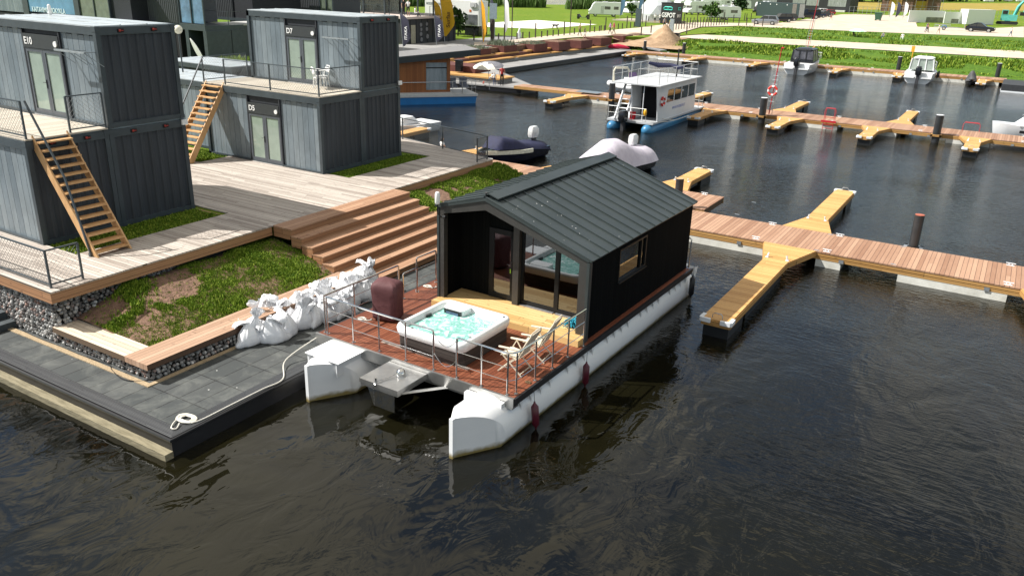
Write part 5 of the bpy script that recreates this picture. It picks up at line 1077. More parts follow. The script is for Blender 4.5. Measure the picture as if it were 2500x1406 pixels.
for i,(x,y,L,s,lb) in enumerate([(-30.3,60.02,4.9,-1,'finger pier left of the black piling beside the white houseboat stairs'),(-18.9,60.02,4.8,-1,'shaded finger pier right of the white houseboat stern'),(-13.4,60.02,4.8,-1,'finger pier on the near side, just right of the lifebuoy ladder'),(-7.7,60.02,4.7,-1,'finger pier on the near side between the red ladder and the right hand black piling'),(-1.75,60.02,4.6,-1,'rightmost near side finger pier of the middle pier'),
(-22.6,62.73,6.5,1,'far side finger pier behind the stern of the white houseboat'),(-14.6,62.73,6.7,1,'far side finger pier behind the lifebuoy ladder'),(-6.6,62.73,7.4,1,'far side finger pier nearest the right hand boat with the grey canopy'),
(-42.9,101.92,4.6,-1,'leftmost finger pier of the far pier'),(-34.9,101.92,5.2,-1,'second finger pier from the left on the far pier'),(-27.1,101.92,5,-1,'finger pier left of the dark canopy cruiser on the far pier'),(-17.9,101.92,4.8,-1,'finger pier just right of the dark canopy cruiser'),(-11.5,101.92,4.2,-1,'finger pier left of the white cabin boat'),(-3.5,101.92,4.6,-1,'finger pier right of the covered jet ski')]): finger(lb,x,y,L,s)
for a in [('black piling with a rust red top behind the near pier',-2.1,31.86,1.72,.165,mat('rust_cap',(.35,.10,.06),.8,var=.3),2),('black piling with a wooden top behind the houseboat roof corner',-11.15,31.8,1.72,.165,mat('wood_cap',(.45,.30,.16),.8),2),
('black piling carrying the lifebuoy ladder on the middle pier',-15.35,59.75,1.75,.24,None,1),('black piling with a pale top between two fingers of the middle pier',-4.0,59.75,1.75,.24,None,1),('black piling left of the white houseboat',-27.2,59.7,1.75,.24,None,1),
('black piling behind the far pier, left of the tall red mast',-38.2,105.2,1.9,.22,None,0),('short black piling at the left end of the far pier by the sand heap',-43.8,105.6,1.8,.2,None,0),('black piling behind the far pier left of the white cabin boat',-12.4,105.6,2.0,.24,None,0),('black piling behind the far pier right of the covered jet ski',-2.4,106.0,2.0,.24,None,0)]: pile(*a)
# quay 2 with its landing
b=MB(); b.prism([(-47.6,59.4),(-36.1,60.6),(-35.6,62.4),(-45.6,71.5),(-45.8,108.4),(-48.7,108.4),(-48.7,59.3)],-1,.48); struct(b.obj('far_quay',ASPH))
b=MB(); b.tube([(-47.6,59.35,.4),(-36.0,60.55,.4),(-35.45,62.4,.4),(-45.5,71.5,.4),(-45.7,108.3,.4)],.09,6); b.prism([(-47.6,59.3),(-36.0,60.5),(-36.0,60.58),(-47.6,59.38)],.05,.36); b.prism([(-35.5,62.4),(-45.45,71.5),(-45.7,108.4),(-45.6,108.4),(-45.35,71.6),(-35.4,62.45)],.02,.36); o=b.obj('quay_edging',BLK); tag(o,'black rubber edging round the far quay with the steps','edging')
o=thing('gangway','narrow plank gangway from the far quay to the middle pier','gangway',(-33,61,.6)); T=TR(33,-61,-.6)
b=MB(); b.box(-36.6,-30.2,60.35,61.9,.60,.66); b.obj('deck_boards',PB,o,T=T); b=MB(); b.box(-36.6,-30.2,60.3,60.35,.42,.66); b.box(-36.6,-30.2,61.9,61.95,.42,.66); b.obj('side_beam',PBM,o,T=T)
b=MB(); b.box(-30.9,-28.9,60.6,61.8,.665,.69); b.obj('ramp_plate',STEEL,o,T=T)
# ladders
def hoopladder(x,y,label,h=.9,down=.9,w_=.26,z=.55,flat=False):
    b=MB(); 
    for s in (-w_,w_): b.tube([(s,.35,z),(s,.3,z+h*.8),(s*.85,.22,z+h),(s*.85,0,z+h),(s,-.08,z+h*.8),(s,-.10,-down*.5)] if not flat else [(s,.0,z),(s,.0,z+h*.8),(s*.8,0,z+h)],.018,6)
    b.cyl((-w_*.85,.1,z+h),(w_*.85,.1,z+h),.025); b.cyl((-w_*.85,0,z+h),(w_*.85,0,z+h),.02)
    if not flat:
        for k in range(4): zz_=z+.3-k*.25; b.cyl((-w_,-.1,zz_),(w_,-.1,zz_),.018)
        b.box(-.5,.5,-.14,-.10,z-.05,z+.08) 
    o=b.obj('ladder',mat('ladder_red',(.50,.02,.03),.4,var=.1),smooth=1); o.location=(x,y,0); return tag(o,label,'ladder')
hoopladder(-10.8,60.0,'red hooped swimming ladder on the near edge of the middle pier',w_=.33); hoopladder(-2.2,62.5,'red hoop of a ladder on the far edge of the middle pier',h=.55,flat=True,w_=.5)
def buoy(loc,r,parent=None,name='lifebuoy',rz=0):
    M=RZ(rz); b=MB(); b.torus((0,0,0),r,r*.26,'Y',24,8,M)
    for f in b.bm.faces:
        c_=f.calc_center_median(); a=math.degrees(math.atan2(c_.z,c_.x*math.cos(rz)+c_.y*math.sin(rz)))%90; f.material_index=1 if (a<12 or a>78) else 0
    o=b.obj(name,[mat('buoy_red',(.65,.04,.03),.5,var=.08),WHT],parent,smooth=2); o.location=loc; return o
def rescue(x,y,z0,H1,label,tilt=.05,flag=False,buoy_on=True):
    o=thing('rescue_ladder',label,'rescue post',(x,y,z0))
    b=MB()
    for s in (-.22,.22): b.tube([(s,0,0),(s+tilt*H1*.62,0,H1*.62)],.022,6)
    k=0.3
    while k<H1*.6: b.cyl((-.22+tilt*k,0,k),(.22+tilt*k,0,k),.016,seg=6); k+=.3
    b.obj('ladder',GALV,o)
    b=MB(); b.tube([(.0,.06,0),(tilt*H1*1.1,.06,H1)],[.04,.03],8); b.cyl((tilt*H1*1.1,.06,H1),(tilt*H1*1.1+.16,.06,H1-.02),.05); b.obj('red_pole',mat('pole_red',(.50,.01,.03),.4,var=.05),o)
    if buoy_on: buoy((tilt*1.6,-.10,H1*.36),.30,o)
    if flag: b=MB(); b.tube([(.1,0,1.0),(.5,-.1,1.5),(1.0,-.1,1.9)],[.1,.16,.05],8); b.tube([(-.9,0,.1),(-.4,-.1,.6),(.1,-.1,.8),(.6,0,.5)],[.12,.2,.2,.1],8); b.obj('rescue_float',mat('float_red',(.6,.03,.03),.5,c2=(.6,.40,.03),scale=1.5),o)
    return o
rescue(-15.0,60.15,.6,4.6,'aluminium ladder with red pole and lifebuoy on the middle pier')
rescue(-22.7,104.4,.7,8.3,'tall red mast with a ladder behind the dark canopy cruiser',.06,True,False)
# ================= BOATS =================
def hullmesh(b,L,bm_,h,draft=.25,bowr=.12,N=14,flare=.86,stern=.92,sheer=.25):
    rings=[]
    for i in range(N+1):
        t=i/N; w_=bm_/2*(min(1,(t/.55))**.55 if t<.55 else 1-(1-stern)*((t-.55)/.45)) if t>0 else .02
        top=h+sheer*(1-t)**2; k=-draft*min(1,t*4+.02) ; y=-L/2+L*t-(0 if t>.3 else 0)
        bowz=(1-min(1,t/.3))*.35*h
        rings.append([(-w_,y-.0,top),(-w_*flare,y+.12*(1-t),bowz+h*.25),(-w_*flare*.55,y+.2*(1-t),k*.6+bowz*.6),(0,y+.25*(1-t),k+bowz*.5),(w_*flare*.55,y+.2*(1-t),k*.6+bowz*.6),(w_*flare,y+.12*(1-t),bowz+h*.25),(w_,y,top)])
    b.loft(rings,closed=False,cap=False)
    V=[v for v in b.bm.verts]; K=7; ring_last=V[-K:]; b.bm.faces.new(ring_last)
    # deck lid
    for i in range(N): 
        a,c_=V[i*K],V[i*K+K-1]; d,e=V[(i+1)*K],V[(i+1)*K+K-1]; b.bm.faces.new((a,d,e,c_))
def outboard(parent,y,z,colr,s=1.0,x=0):
    b=MB(); b.loft([rrect(.17*s,.26*s,.07*s,z+.25*s,cx=x,cy=y+.1*s),rrect(.20*s,.32*s,.1*s,z+.42*s,cx=x,cy=y+.1*s),rrect(.19*s,.30*s,.1*s,z+.72*s,cx=x,cy=y+.12*s),rrect(.13*s,.22*s,.08*s,z+.84*s,cx=x,cy=y+.10*s)]); m_=b.obj('outboard_motor',colr,parent,smooth=1)
    b=MB(); b.box(x-.09*s,x+.09*s,y+.02*s,y+.28*s,z-.55*s,z+.26*s); b.box(x-.03*s,x+.03*s,y+.0,y+.3*s,z-.8*s,z-.5*s); b.obj('leg',mat('motor_leg',(.05,.05,.055),.4),m_,bevel=.01)
MOTB=mat('motor_black',(.012,.013,.016),.25); MOTW=mat('motor_white',(.62,.63,.62),.3)
HW=mat('gelcoat',(.72,.73,.74),.25,c2=(.80,.80,.80),scale=1)
# navy boat
nb=thing('motorboat','small navy motorboat under a navy canvas cover with a white outboard','boat',(-22.65,37.0,0),-.10)
b=MB(); hullmesh(b,5.2,1.95,.62); b.obj('hull',mat('navy_hull',(.006,.008,.022),.15),nb,smooth=1)
b=MB(); 
for s in (-1,1):
    for i in range(8):
        t0=.06+i*.075; t1=t0+.077
        def gw(t): return 1.95/2*(min(1,(t/.55))**.55)
        z0_=lambda t:.62+.25*(1-t)**2
        b.bar((s*gw(t0)*1.01,-2.6+5.2*t0,z0_(t0)-.02),(s*gw(t1)*1.01,-2.6+5.2*t1,z0_(t1)-.02),.07,.20)
b.obj('gunwale',mat('cream_rub',(.62,.62,.50),.4),nb)
def coverloft(b,st,K=16):
    rings=[]
    for (y,w_,zb_,zt,pk) in st:
        ring=[]
        for k in range(K+1):
            t=-1+2*k/K; z=zb_+(zt-zb_)*(1-abs(t)**pk); z+=.03*mn.noise(Vector((t*3,y*3,1))); ring.append((w_*t,y,z))
        rings.append(ring)
    b.loft(rings,closed=False,cap=False)
NAV=mat('navy_canvas',(.004,.006,.030),.75,c2=(.010,.013,.058),scale=3,bump=.02,bscale=3,stretch=(1,3,1))
b=MB(); coverloft(b,[(-1.75,.45,.92,.96,2),(-1.55,.62,.90,1.05,3),(-1.15,.72,.88,1.50,5),(-.1,.80,.80,1.30,5),(.5,.92,.70,1.02,5),(1.4,.98,.60,.88,5),(2.2,.97,.5,.84,5),(2.62,.92,.42,.80,3),(2.66,.90,.30,.5,3)]); b.obj('canvas_cover',NAV,nb,smooth=1)
outboard(nb,2.1,.78,MOTW,1.0)
# covered boat
cbt=thing('motorboat','motorboat under a pale grey cover moored behind the houseboat roof','boat',(-16.75,37.6,0),-.10)
b=MB(); hullmesh(b,5.6,2.2,.6); b.obj('hull',mat('black_hull',(.012,.012,.014),.2),cbt,smooth=1)
b=MB(); coverloft(b,[(-2.75,.45,.55,1.1,3),(-2.5,.9,.55,1.32,3),(-1.6,1.08,.56,1.5,3.5),(-.7,1.14,.58,1.92,2.4),(.1,1.16,.58,1.85,2.2),(1.0,1.17,.56,1.45,2.4),(1.9,1.17,.54,1.18,3),(2.6,1.14,.52,1.20,3),(2.95,1.0,.50,1.08,3),(3.02,.8,.48,.8,3)]); b.obj('cover',mat('grey_cover',(.44,.40,.47),.8,c2=(.60,.56,.62),scale=1.5,bump=.02,bscale=4,stretch=(1,2,1)),cbt,smooth=1)
outboard(cbt,2.2,1.0,MOTW,.9,x=-.25)
# white pontoon houseboat with blue floats
h2=thing('houseboat','white flat roofed houseboat on blue pontoons with an outside staircase and roof railing','houseboat',(-21.45,50.4,0))
BLP=mat('blue_pontoon',(.03,.15,.30),.35,c2=(.05,.21,.38),scale=1)
for x in (-1.35,1.15):
    b=MB(); rr_=[(.05,-.32),(.2,-.28),(.34,-.10),(.40,.15),(.42,.5),(.42,9.6),(.25,10.1)]
    b.tube([(x,y,.12) for r,y in rr_],[r for r,y in rr_],18); b.obj('pontoon',BLP,h2,smooth=1)
ALG=mat('deck_grey',(.45,.46,.47),.5,var=.1); WB=mat('boat_white',(.66,.68,.70),.4,c2=(.76,.77,.78),scale=1)
b=MB(); b.box(-1.75,1.55,-.0,10.0,.50,.62); b.obj('deck',ALG,h2,bevel=.01)
b=MB(); b.prism([(-1.0,2.0),(-.92,2.0),(-.92,7.9),(-1.0,7.9)],.62,2.95)
for sgn,x in ((1,1.50),): b.ext([(.85,.62),(7.9,.62),(7.9,1.7),(.66,1.7)],'X',x-.06,x); b.ext([(.66,1.7),(2.2,1.7),(2.4,2.55),(.45,2.55)],'X',x-.06,x); b.ext([(7.7,1.7),(7.9,1.7),(7.9,2.55),(7.7,2.55)],'X',x-.06,x); b.ext([(.45,2.55),(7.9,2.55),(7.9,2.93),(.30,2.93)],'X',x-.06,x)
b.ext([(.9,.62),(2.2,.62),(2.0,2.93),(.35,2.93)],'X',-.35,-.28)
b.box(-1.0,1.44,7.84,7.9,.62,2.95); b.obj('wall',WB,h2)
for i in range(4):
    ya=2.3+i*1.36
    b=MB(); b.ext([(ya+(.0 if i else -.1),1.72),(ya+1.2,1.72),(ya+1.28,2.53),(ya+(.12 if i else .1),2.53)],'X',1.455,1.485); b.obj('window',DKGL,h2)
    b=MB(); b.box(1.44,1.51,ya+1.22,ya+1.32,1.7,2.55); b.obj('window_post',WB,h2)
b=MB(); b.box(-.28,1.44,2.2,2.24,.62,2.9); b.obj('dark_doorway',DEEP,h2)
b=MB(); b.box(-1.65,1.85,-.0,7.95,2.95,3.02); b.obj('roof_deck',ALG,h2,bevel=.01)
b=MB(); b.cyl((.65,.25,.62),(.65,.25,2.95),.03)
for s in (-1.2,-.48): b.bar((s,-.0,.62),(s,1.55,2.95),.06,.26)
b.obj('stair_stringer',WB,h2)
for i in range(8):
    f=(i+.5)/8.5; b=MB(); b.box(-1.17,-.51,-.05+1.55*f,.2+1.55*f,.62+2.33*f,.65+2.33*f); b.obj('stair_tread',WHT,h2)
def thinrail(parent,path,z,h,n_,mt,name='roof_railing',r=.018):
    b=MB(); P3=[Vector(p+(0,)) for p in path]; tot=[(a,c_) for a,c_ in zip(P3,P3[1:])]
    for a,c_ in tot:
        k=max(1,int((c_-a).length/n_))
        for i in range(k+1): q=a+(c_-a)*i/k; b.cyl((q.x,q.y,z),(q.x,q.y,z+h),r,seg=6)
        for f in (1,.5): b.cyl((a.x,a.y,z+h*f),(c_.x,c_.y,z+h*f),r*(1.2 if f==1 else .6),seg=6)
    return b.obj(name,mt,parent)
CRM=mat('rail_bright',(.62,.62,.60),.35,metal=.4)
thinrail(h2,[(-1.6,.1),(-1.6,7.8),(1.5,7.8),(1.5,.6),(.2,.1)],3.02,.95,1.3,CRM)
thinrail(h2,[(-.3,.05),(.0,.05),(1.0,.05)],.62,.85,.6,CRM,'bow_railing'); thinrail(h2,[(-1.7,.05),(-1.0,.05)],.62,.85,.4,CRM,'bow_railing'); thinrail(h2,[(1.45,8.0),(1.45,9.9),(-1.5,9.9)],.62,.85,.9,CRM,'stern_railing')
b=MB(); b.tube([(-1.2,5.2,3.9),(-.6,5.6,3.75),(.2,5.8,3.8),(.8,5.7,3.7),(1.4,5.5,3.85)],[.1,.18,.14,.16,.1],8); b.obj('folded_canopy',NAV,h2,smooth=1)
b=MB(); b.cyl((.55,6.2,3.02),(.55,6.2,4.9),.05); b.obj('mast',mat('dark_steel',(.05,.05,.055),.3),h2)
q=buoy((1.60,1.35,1.9),.27,h2,rz=math.pi/2)
text('WWW.HOUSEBOAT.LT',.26,mat('faded_blue',(.30,.33,.55),.5),TR(1.505,3.4,1.15)@RZ(math.pi/2)@RX(math.pi/2),h2,sx=.9)
outboard(h2,-.55,.30,MOTB,1.2,x=-.40)
b=MB(); b.sphere((.95,.0,1.25),.12,10,8,(1,.8,1.9)); b.obj('yellow_bag',mat('bag_yellow',(.75,.38,.02),.5),h2,smooth=2)
b=MB(); b.box(-.42,-.1,.7,.95,.62,1.1); b.obj('fuel_can',mat('fuel_red',(.5,.01,.02),.4),h2,bevel=.04)
b=MB(); 
for a,c_ in (((-19.9,52.0,.75),(-19.3,55.4,.6)),((-20.0,50.9,.6),(-19.3,55.4,.6)),((-20,60.0,.8),(-18.6,60.1,.62))): b.tube(curve_pts([a,((a[0]+c_[0])/2,(a[1]+c_[1])/2,min(a[2],c_[2])-.12),c_]),.02,5)
tag(b.obj('mooring_line',ROPE),'white mooring lines of the white houseboat tied to the shaded finger','rope')
# blue houseboat
A_=P(978,257,0); B_=P(1164,252.7,0); dv=(B_-A_); dv.z=0; ang=math.atan2(dv.y,dv.x); Lh=dv.length
bh=thing('houseboat','blue hulled houseboat with orange timber walls and a sloping dark roof','houseboat',(B_.x,B_.y,0),ang)   # local x along hull towards bow, origin bow
b=MB(); b.loft([[(-.15,0,-.2),(.0,0,.55),(.0,3.2,.55),(-.15,3.2,-.2)],[(-12,0,-.2),(-12,0,.55),(-12,3.2,.55),(-12,3.2,-.2)]]); b.obj('hull',mat('hull_blue',(.010,.16,.42),.35,var=.12,scale=1),bh)
b=MB(); b.box(-12,.05,-.08,3.3,.55,.74); b.box(-12,-1.9,-.04,3.2,.74,.86); b.obj('deck',mat('deck_white',(.50,.50,.48),.5,var=.08),bh,bevel=.01)
b=MB(); b.box(-12,-3.95,.35,3.2,.86,3.1); b.ext([(-12,3.1),(-2.05,3.1),(-2.05,3.42),(-3.0,3.3),(-12,3.1)][:4],'Y',.35,3.2) if False else b.box(-12,-3.95,.36,3.2,3.1,3.3)
b.box(-2.3,-2.05,.35,.6,.86,3.45); b.box(-3.95,-2.3,.4,.6,3.05,3.4); b.box(-3.95,-2.3,.35,.6,.86,1.02); b.box(-2.3,-2.05,2.9,3.2,.86,3.4); b.box(-3.95,-2.05,3.14,3.2,.86,3.2)
b.obj('wall',planks('orange_cedar','X',.12,(.22,.075,.022),(.36,.14,.045),gap=.08,knots=.4,bl=20,gcol=(.08,.03,.01)),bh)
b=MB(); b.box(-3.93,-2.3,.44,.47,1.02,3.05); b.obj('window',mat('sky_reflection_pane',(.16,.20,.22),.05,c2=(.34,.38,.40),scale=1.6,stretch=(1.5,1,.3),spec=.8),bh); b=MB(); b.box(-3.93,-2.3,.42,.49,2.62,2.70); b.obj('window_bar',WFR,bh)  # sky reflection is painted into the pane's pale grey-blue tones
b=MB()
for x0_,x1_ in ((-3.85,-3.2),(-2.75,-2.35)):
    for k in range(6): xx_=x0_+(x1_-x0_)*k/6; b.face([(xx_,.6+.05*(k%2),1.05),(xx_+(x1_-x0_)/6,.6+.05*((k+1)%2),1.05),(xx_+(x1_-x0_)/6,.6+.05*((k+1)%2),3),(xx_,.6+.05*(k%2),3)])
b.obj('curtain',mat('sheer_grey',(.45,.48,.48),.8),bh)
b=MB()
rf=[(-12.5,2.50),(.25,3.66),(.25,4.05),(-12.5,2.95)]
b.ext([(x,z-.05) for x,z in rf],'Y',.0,3.9); b.obj('roof_fascia',mat('fascia_slate',(.014,.022,.027),.4,var=.1),bh,bevel=.01)
b=MB(); b.ext([(-12.4,2.925),(.15,4.01),(.15,4.05),(-12.4,2.96)],'Y',.12,3.78); b.obj('roof_felt',mat('roof_felt',(.17,.165,.165),.85,var=.12),bh)
thinrail(bh,[(-12,-.02),(-1.95,-.02)],.74,.0001,12,CHR,'hull_rail'); b=MB(); b.cyl((-12,-.05,1.65),(-2,-.05,1.65),.03); b.obj('side_rail',CHR,bh)
thinrail(bh,[(-1.95,.0),(-1.2,.0),(-1.15,.0),(-.1,.0),(-.1,3.1),(-2,3.1)],.74,.95,.8,CRM,'bow_railing')
b=MB(); b.cyl((-6.4,.02,2.95),(-6.4,.02,3.75),.02); b.tube([(-6.4,.02,3.75),(-6.4,.02,4.1)],.07,10); b.obj('antenna',WHT,bh)
for i,x in enumerate((-1.5,-.6)):
    b=MB(); b.box(x-.3,x+.3,1.2,1.75,1.05,1.2); b.box(x-.3,x+.3,1.7,1.8,1.2,1.75); o=b.obj('deck_armchair',mat('grey_canvas',(.16,.17,.20),.8),bevel=.03); M=bh.matrix_basis.copy(); M=Matrix.Translation((B_.x,B_.y,0))@RZ(ang); o.matrix_world=M; tag(o,['grey deck armchair nearer the timber wall on the blue houseboat','grey deck armchair at the bow rail of the blue houseboat'][i],'chair','grey armchairs on the blue houseboat bow')
# cruisers
def cabinboat(label,loc,rz,L,bm_,dark,colh=HW):
    o=thing('cabin_boat',label,'boat',loc,rz); b=MB(); hullmesh(b,L,bm_,.85,sheer=.3); b.obj('hull',colh,o,smooth=1)
    b=MB(); y0_,y1_=-.12*L,.24*L
    w_=bm_*.40
    b.loft([[(-w_*.8,y0_-.5,1.0),(w_*.8,y0_-.5,1.0),(w_,y1_,1.0),(-w_,y1_,1.0)],[(-w_*.72,y0_,1.85),(w_*.72,y0_,1.85),(w_*.9,y1_-.05,1.85),(-w_*.9,y1_-.05,1.85)]]); b.obj('cabin_glass',mat('canopy_dark',(.035,.035,.042),.3,c2=(.12,.12,.14),scale=2) if dark else mat('cabin_pane',(.20,.25,.22),.1,c2=(.38,.42,.38),scale=2),o)
    b=MB(); b.loft([rrect(w_*.78,(y1_-y0_)/2*1.02,.2,1.86,cy=(y0_+y1_)/2),rrect(w_*.8,(y1_-y0_)/2*1.06,.25,1.94,cy=(y0_+y1_)/2),rrect(w_*.6,(y1_-y0_)/2*.8,.25,2.03,cy=(y0_+y1_)/2)]); b.obj('roof',MOTB if dark=='k' else HW,o,smooth=1)
    b=MB()
    for s in (-1,-.33,.33,1): b.bar((s*w_*.98,y1_+.02,1.0),(s*w_*.88,y1_-.02,1.9),.07)
    for s in (-1,1): b.bar((s*w_*.8,y0_-.5,1.0),(s*w_*.72,y0_,1.88),.07); b.bar((s*w_*.9,(y0_+y1_)/2,1.0),(s*w_*.82,(y0_+y1_)/2,1.88),.05)
    b.obj('window_posts',HW if not dark else mat('post_black',(.02,.02,.022),.4),o)
    if dark:
        b=MB(); b.box(-bm_*.40,bm_*.40,y1_+.02,y1_+.10,.75,1.15); b.obj('canopy_skirt',MOTB,o)
    b=MB(); b.box(-bm_*.44,-.25,.34*L,.5*L+.3,.45,.55); b.box(.25,bm_*.44,.34*L,.5*L+.3,.45,.55); b.obj('swim_step',HW,o,bevel=.02)
    thinrail(o,[(-bm_*.42,y0_+.4),(-bm_*.3,-.42*L),(bm_*.3,-.42*L),(bm_*.42,y0_+.4)],1.05,.5,1.0,CRM,'bow_railing')
    outboard(o,.5*L,.42,MOTB,1.15); return o
cq=cabinboat('white cruiser with a dark canopy and black outboard on the far pier',(-21.5,99.6,0),math.pi-.04,6.4,2.5,'k'); cq.scale=(1.25,1.1,1.35)
c2_=cabinboat('white cabin boat with clear windows and black outboard on the far pier',(-9.3,99.8,0),math.pi-.02,5.6,2.3,None); c2_.scale=(1.3,1.05,1.3)
b=MB(); b.cyl((1.0,-.1,1.1),(1.0,-.1,2.5),.03); b.box(.9,1.15,-.12,-.08,2.3,2.75); b.obj('pennant',mat('pennant',(.7,.35,.02),.6),c2_)
for i,(y,l_) in enumerate(((1.2,'black fender nearer the stern of the white cabin boat'),(-.2,'black fender amidships on the white cabin boat'))): fender(Vector((-9.3+1.55,99.6+y,1.2)),l_,BKF,0,.5)
rb=thing('cabin_boat','white boat with a grey canopy cut off by the right picture edge','boat',(1.9,65.4,0),-1.35)
# bow towards left: build local with bow at -y
b=MB(); hullmesh(b,6.2,2.3,.8,sheer=.3); b.obj('hull',HW,rb,smooth=1); b=MB(); b.loft([[(-.8,-1.6,.95),(.8,-1.6,.95),(1.05,2.5,.95),(-1.05,2.5,.95)],[(-.75,-1.0,1.5),(.75,-1.0,1.5),(.95,2.4,1.5),(-.95,2.4,1.5)]]); b.obj('cabin',HW,rb,bevel=.05)
b=MB(); 
for s in (-1,1): b.box(s*1.02-.02,s*1.02+.02,-.8,.4,1.05,1.4); b.box(s*1.02-.02,s*1.02+.02,.6,1.9,1.05,1.4)
b.obj('window',DKGL,rb); b=MB(); coverloft(b,[(-1.3,.6,1.5,1.6,3),(-.7,.85,1.5,2.05,3),(.5,.95,1.5,2.1,3),(2.3,.95,1.5,2.05,3)]); b.obj('canopy',mat('canopy_grey',(.33,.33,.33),.6),rb,smooth=1)
b=MB(); b.box(-1.17,-1.1,-1.6,2.9,.55,.72); b.box(1.1,1.17,-1.6,2.9,.55,.72); b.obj('black_rubrail',BLK,rb)
# jet ski
js=thing('jet_ski','jet ski under a black and grey cover beside the far pier','jet ski',(-4.6,101.0,0),.1); b=MB(); hullmesh(b,3.0,1.15,.42); b.obj('hull',MOTB,js,smooth=1); b=MB(); coverloft(b,[(-1.4,.2,.5,.6,2),(-.7,.5,.42,1.0,2),(-.2,.55,.42,1.45,2),(.4,.5,.42,1.1,2),(1.4,.45,.42,.8,3)]); b.obj('cover',mat('jet_cover',(.02,.02,.022),.6,c2=(.12,.12,.125),scale=1.2),js,smooth=1)
# black barge at right edge of far pier
b=MB(); b.box(-1.6,12,95.9,101.7,.12,.75); o=b.obj('floating_platform',mat('barge_black',(.03,.032,.036),.7),bevel=.02); tag(o,'black box pontoon floating at the far right beside the far pier','platform'); b=MB(); b.box(-1.65,12,95.85,95.9,.0,.14); b.box(-1.65,-1.6,95.85,101.7,0,.14); o2=b.obj('white_rim',CAPW,o)
# RIB with arch, left of the white houseboat
ri=thing('inflatable_boat','white inflatable boat with a cream arch moored left of the white houseboat','boat',(-29.6,68.6,0),.9)
b=MB(); b.tube([(-.8,2.4,.5),(-.9,0,.5),(-.75,-1.6,.6),(0,-2.6,.75),(.75,-1.6,.6),(.9,0,.5),(.8,2.4,.5)],.26,12); b.obj('tube',HW,ri,smooth=1)
b=MB(); b.box(-.7,.7,-1.8,2.3,.2,.6); b.box(-.45,.45,-.6,.3,.6,1.25); b.obj('cockpit',HW,ri,bevel=.05); b=MB(); b.face([(-.45,-.62,1.25),(.45,-.62,1.25),(.35,-.35,1.75),(-.35,-.35,1.75)]); b.obj('windscreen',mat('violet_screen',(.12,.08,.18),.15),ri)
b=MB(); b.tube([(-.8,1.5,.6),(-.8,1.7,1.6),(-.6,1.75,1.9),(.6,1.75,1.9),(.8,1.7,1.6),(.8,1.5,.6)],.10,10); b.obj('arch',mat('cream_arch',(.55,.52,.42),.6),ri,smooth=1)
# small boat bow by the D container
o=thing('motorboat','white bow of a small boat beside the D container, half hidden','boat',(-31.9,39.6,0),-.1); b=MB(); hullmesh(b,5,1.9,.6); b.obj('hull',HW,o,smooth=1); b=MB(); b.loft([rrect(.6,.9,.2,.7),rrect(.45,.5,.2,1.1)]); b.obj('foredeck',HW,o)
# ================= FAR SIDE: TERRACES, PLANTERS =================
tr=thing('seating_terrace','stepped larch and pebble seating terrace along the far quay','terrace',(-49,84,.48)); T=TR(49,-84,-.48)
b=MB(); b.box(-50.1,-48.8,59.6,108,.4,.80); b.obj('stone_fill',mat('gabion_far',(.10,.095,.09),.9,c2=(.34,.33,.31),scale=9,bump=.06,bscale=11),tr,T=T)
for i,(y0,y1) in enumerate(((71,80.5),(81.2,88.5),(89,91.5),(93,97),(98,104))): b=MB(); b.box(-49.5,-48.7,y0,y1,.80,.93); b.obj('seat',LARB if False else PBM,tr,T=T)
for i,(y0,y1) in enumerate(((73,78),(79,83.2),(85,87),(89.5,91),(94,95.5))): b=MB(); b.box(-50.6,-49.9,y0,y1,1.15,1.3); b.obj('seat',PBM,tr,T=T)
b=MB(); b.box(-51.6,-50.0,60,108,.4,1.16); b.obj('riser',mat('corten_dark',(.12,.045,.03),.8,c2=(.2,.085,.06),scale=2),tr,T=T)
b=MB(); b.box(-51.9,-50.9,60,108,1.16,1.80); b.obj('soil_step',SOIL,tr,T=T)
b=MB()
for i in range(5): b.box(-47.6-i*.55,-47.0-i*.55,64.2,68.6,.48+.26*i,.74+.26*i)
o=b.obj('steps',PBM); tag(o,'orange brown steps between the blue houseboat roof and the nearest rusty planter','steps')
COR=mat('corten',(.075,.020,.016),.8,c2=(.13,.040,.030),scale=2.5)
def planter(x,y,z,w_,d_,h,label,plant=None):
    g=P(x,y,z); o=thing('planter',label,'planter',(g.x,g.y,z-.1),0,'rusty steel planters on the far terrace')
    b=MB(); t=.04; b.box(-w_/2,w_/2,0,t,0,h); b.box(-w_/2,w_/2,d_-t,d_,0,h); b.box(-w_/2,-w_/2+t,t,d_-t,0,h); b.box(w_/2-t,w_/2,t,d_-t,0,h); b.obj('box',COR,o)
    b=MB(); nx=6; b.loft([rrect(w_/2-t,d_/2-t,.05,h-.12,2,cy=d_/2),rrect(w_/2*.7,d_/2*.7,.2,h+.06,2,cy=d_/2),rrect(w_/2*.3,d_/2*.3,.1,h+.14,2,cy=d_/2)]); b.obj('soil',SOIL,o)
    if plant:
        vs=[];fs=[]
        for _ in range(420):
            a=R.uniform(0,6.28); x0=R.uniform(-w_/2+.1,w_/2-.1); y0=R.uniform(.1,d_-.1); hh=R.uniform(.25,.75)*plant; dx,dy=math.cos(a)*.35*hh,math.sin(a)*.35*hh; i=len(vs); vs+=[(x0-.05,y0,h),(x0+.05,y0,h),(x0+dx,y0+dy,h+hh)]; fs.append((i,i+1,i+2))
        me=bpy.data.meshes.new('plants'); me.from_pydata(vs,[],fs); me.materials.append(mat('planter_leaf',(.05,.09,.03),.9,c2=(.14,.15,.12),scale=3)); tag(link('plants',me,o),kind='stuff')
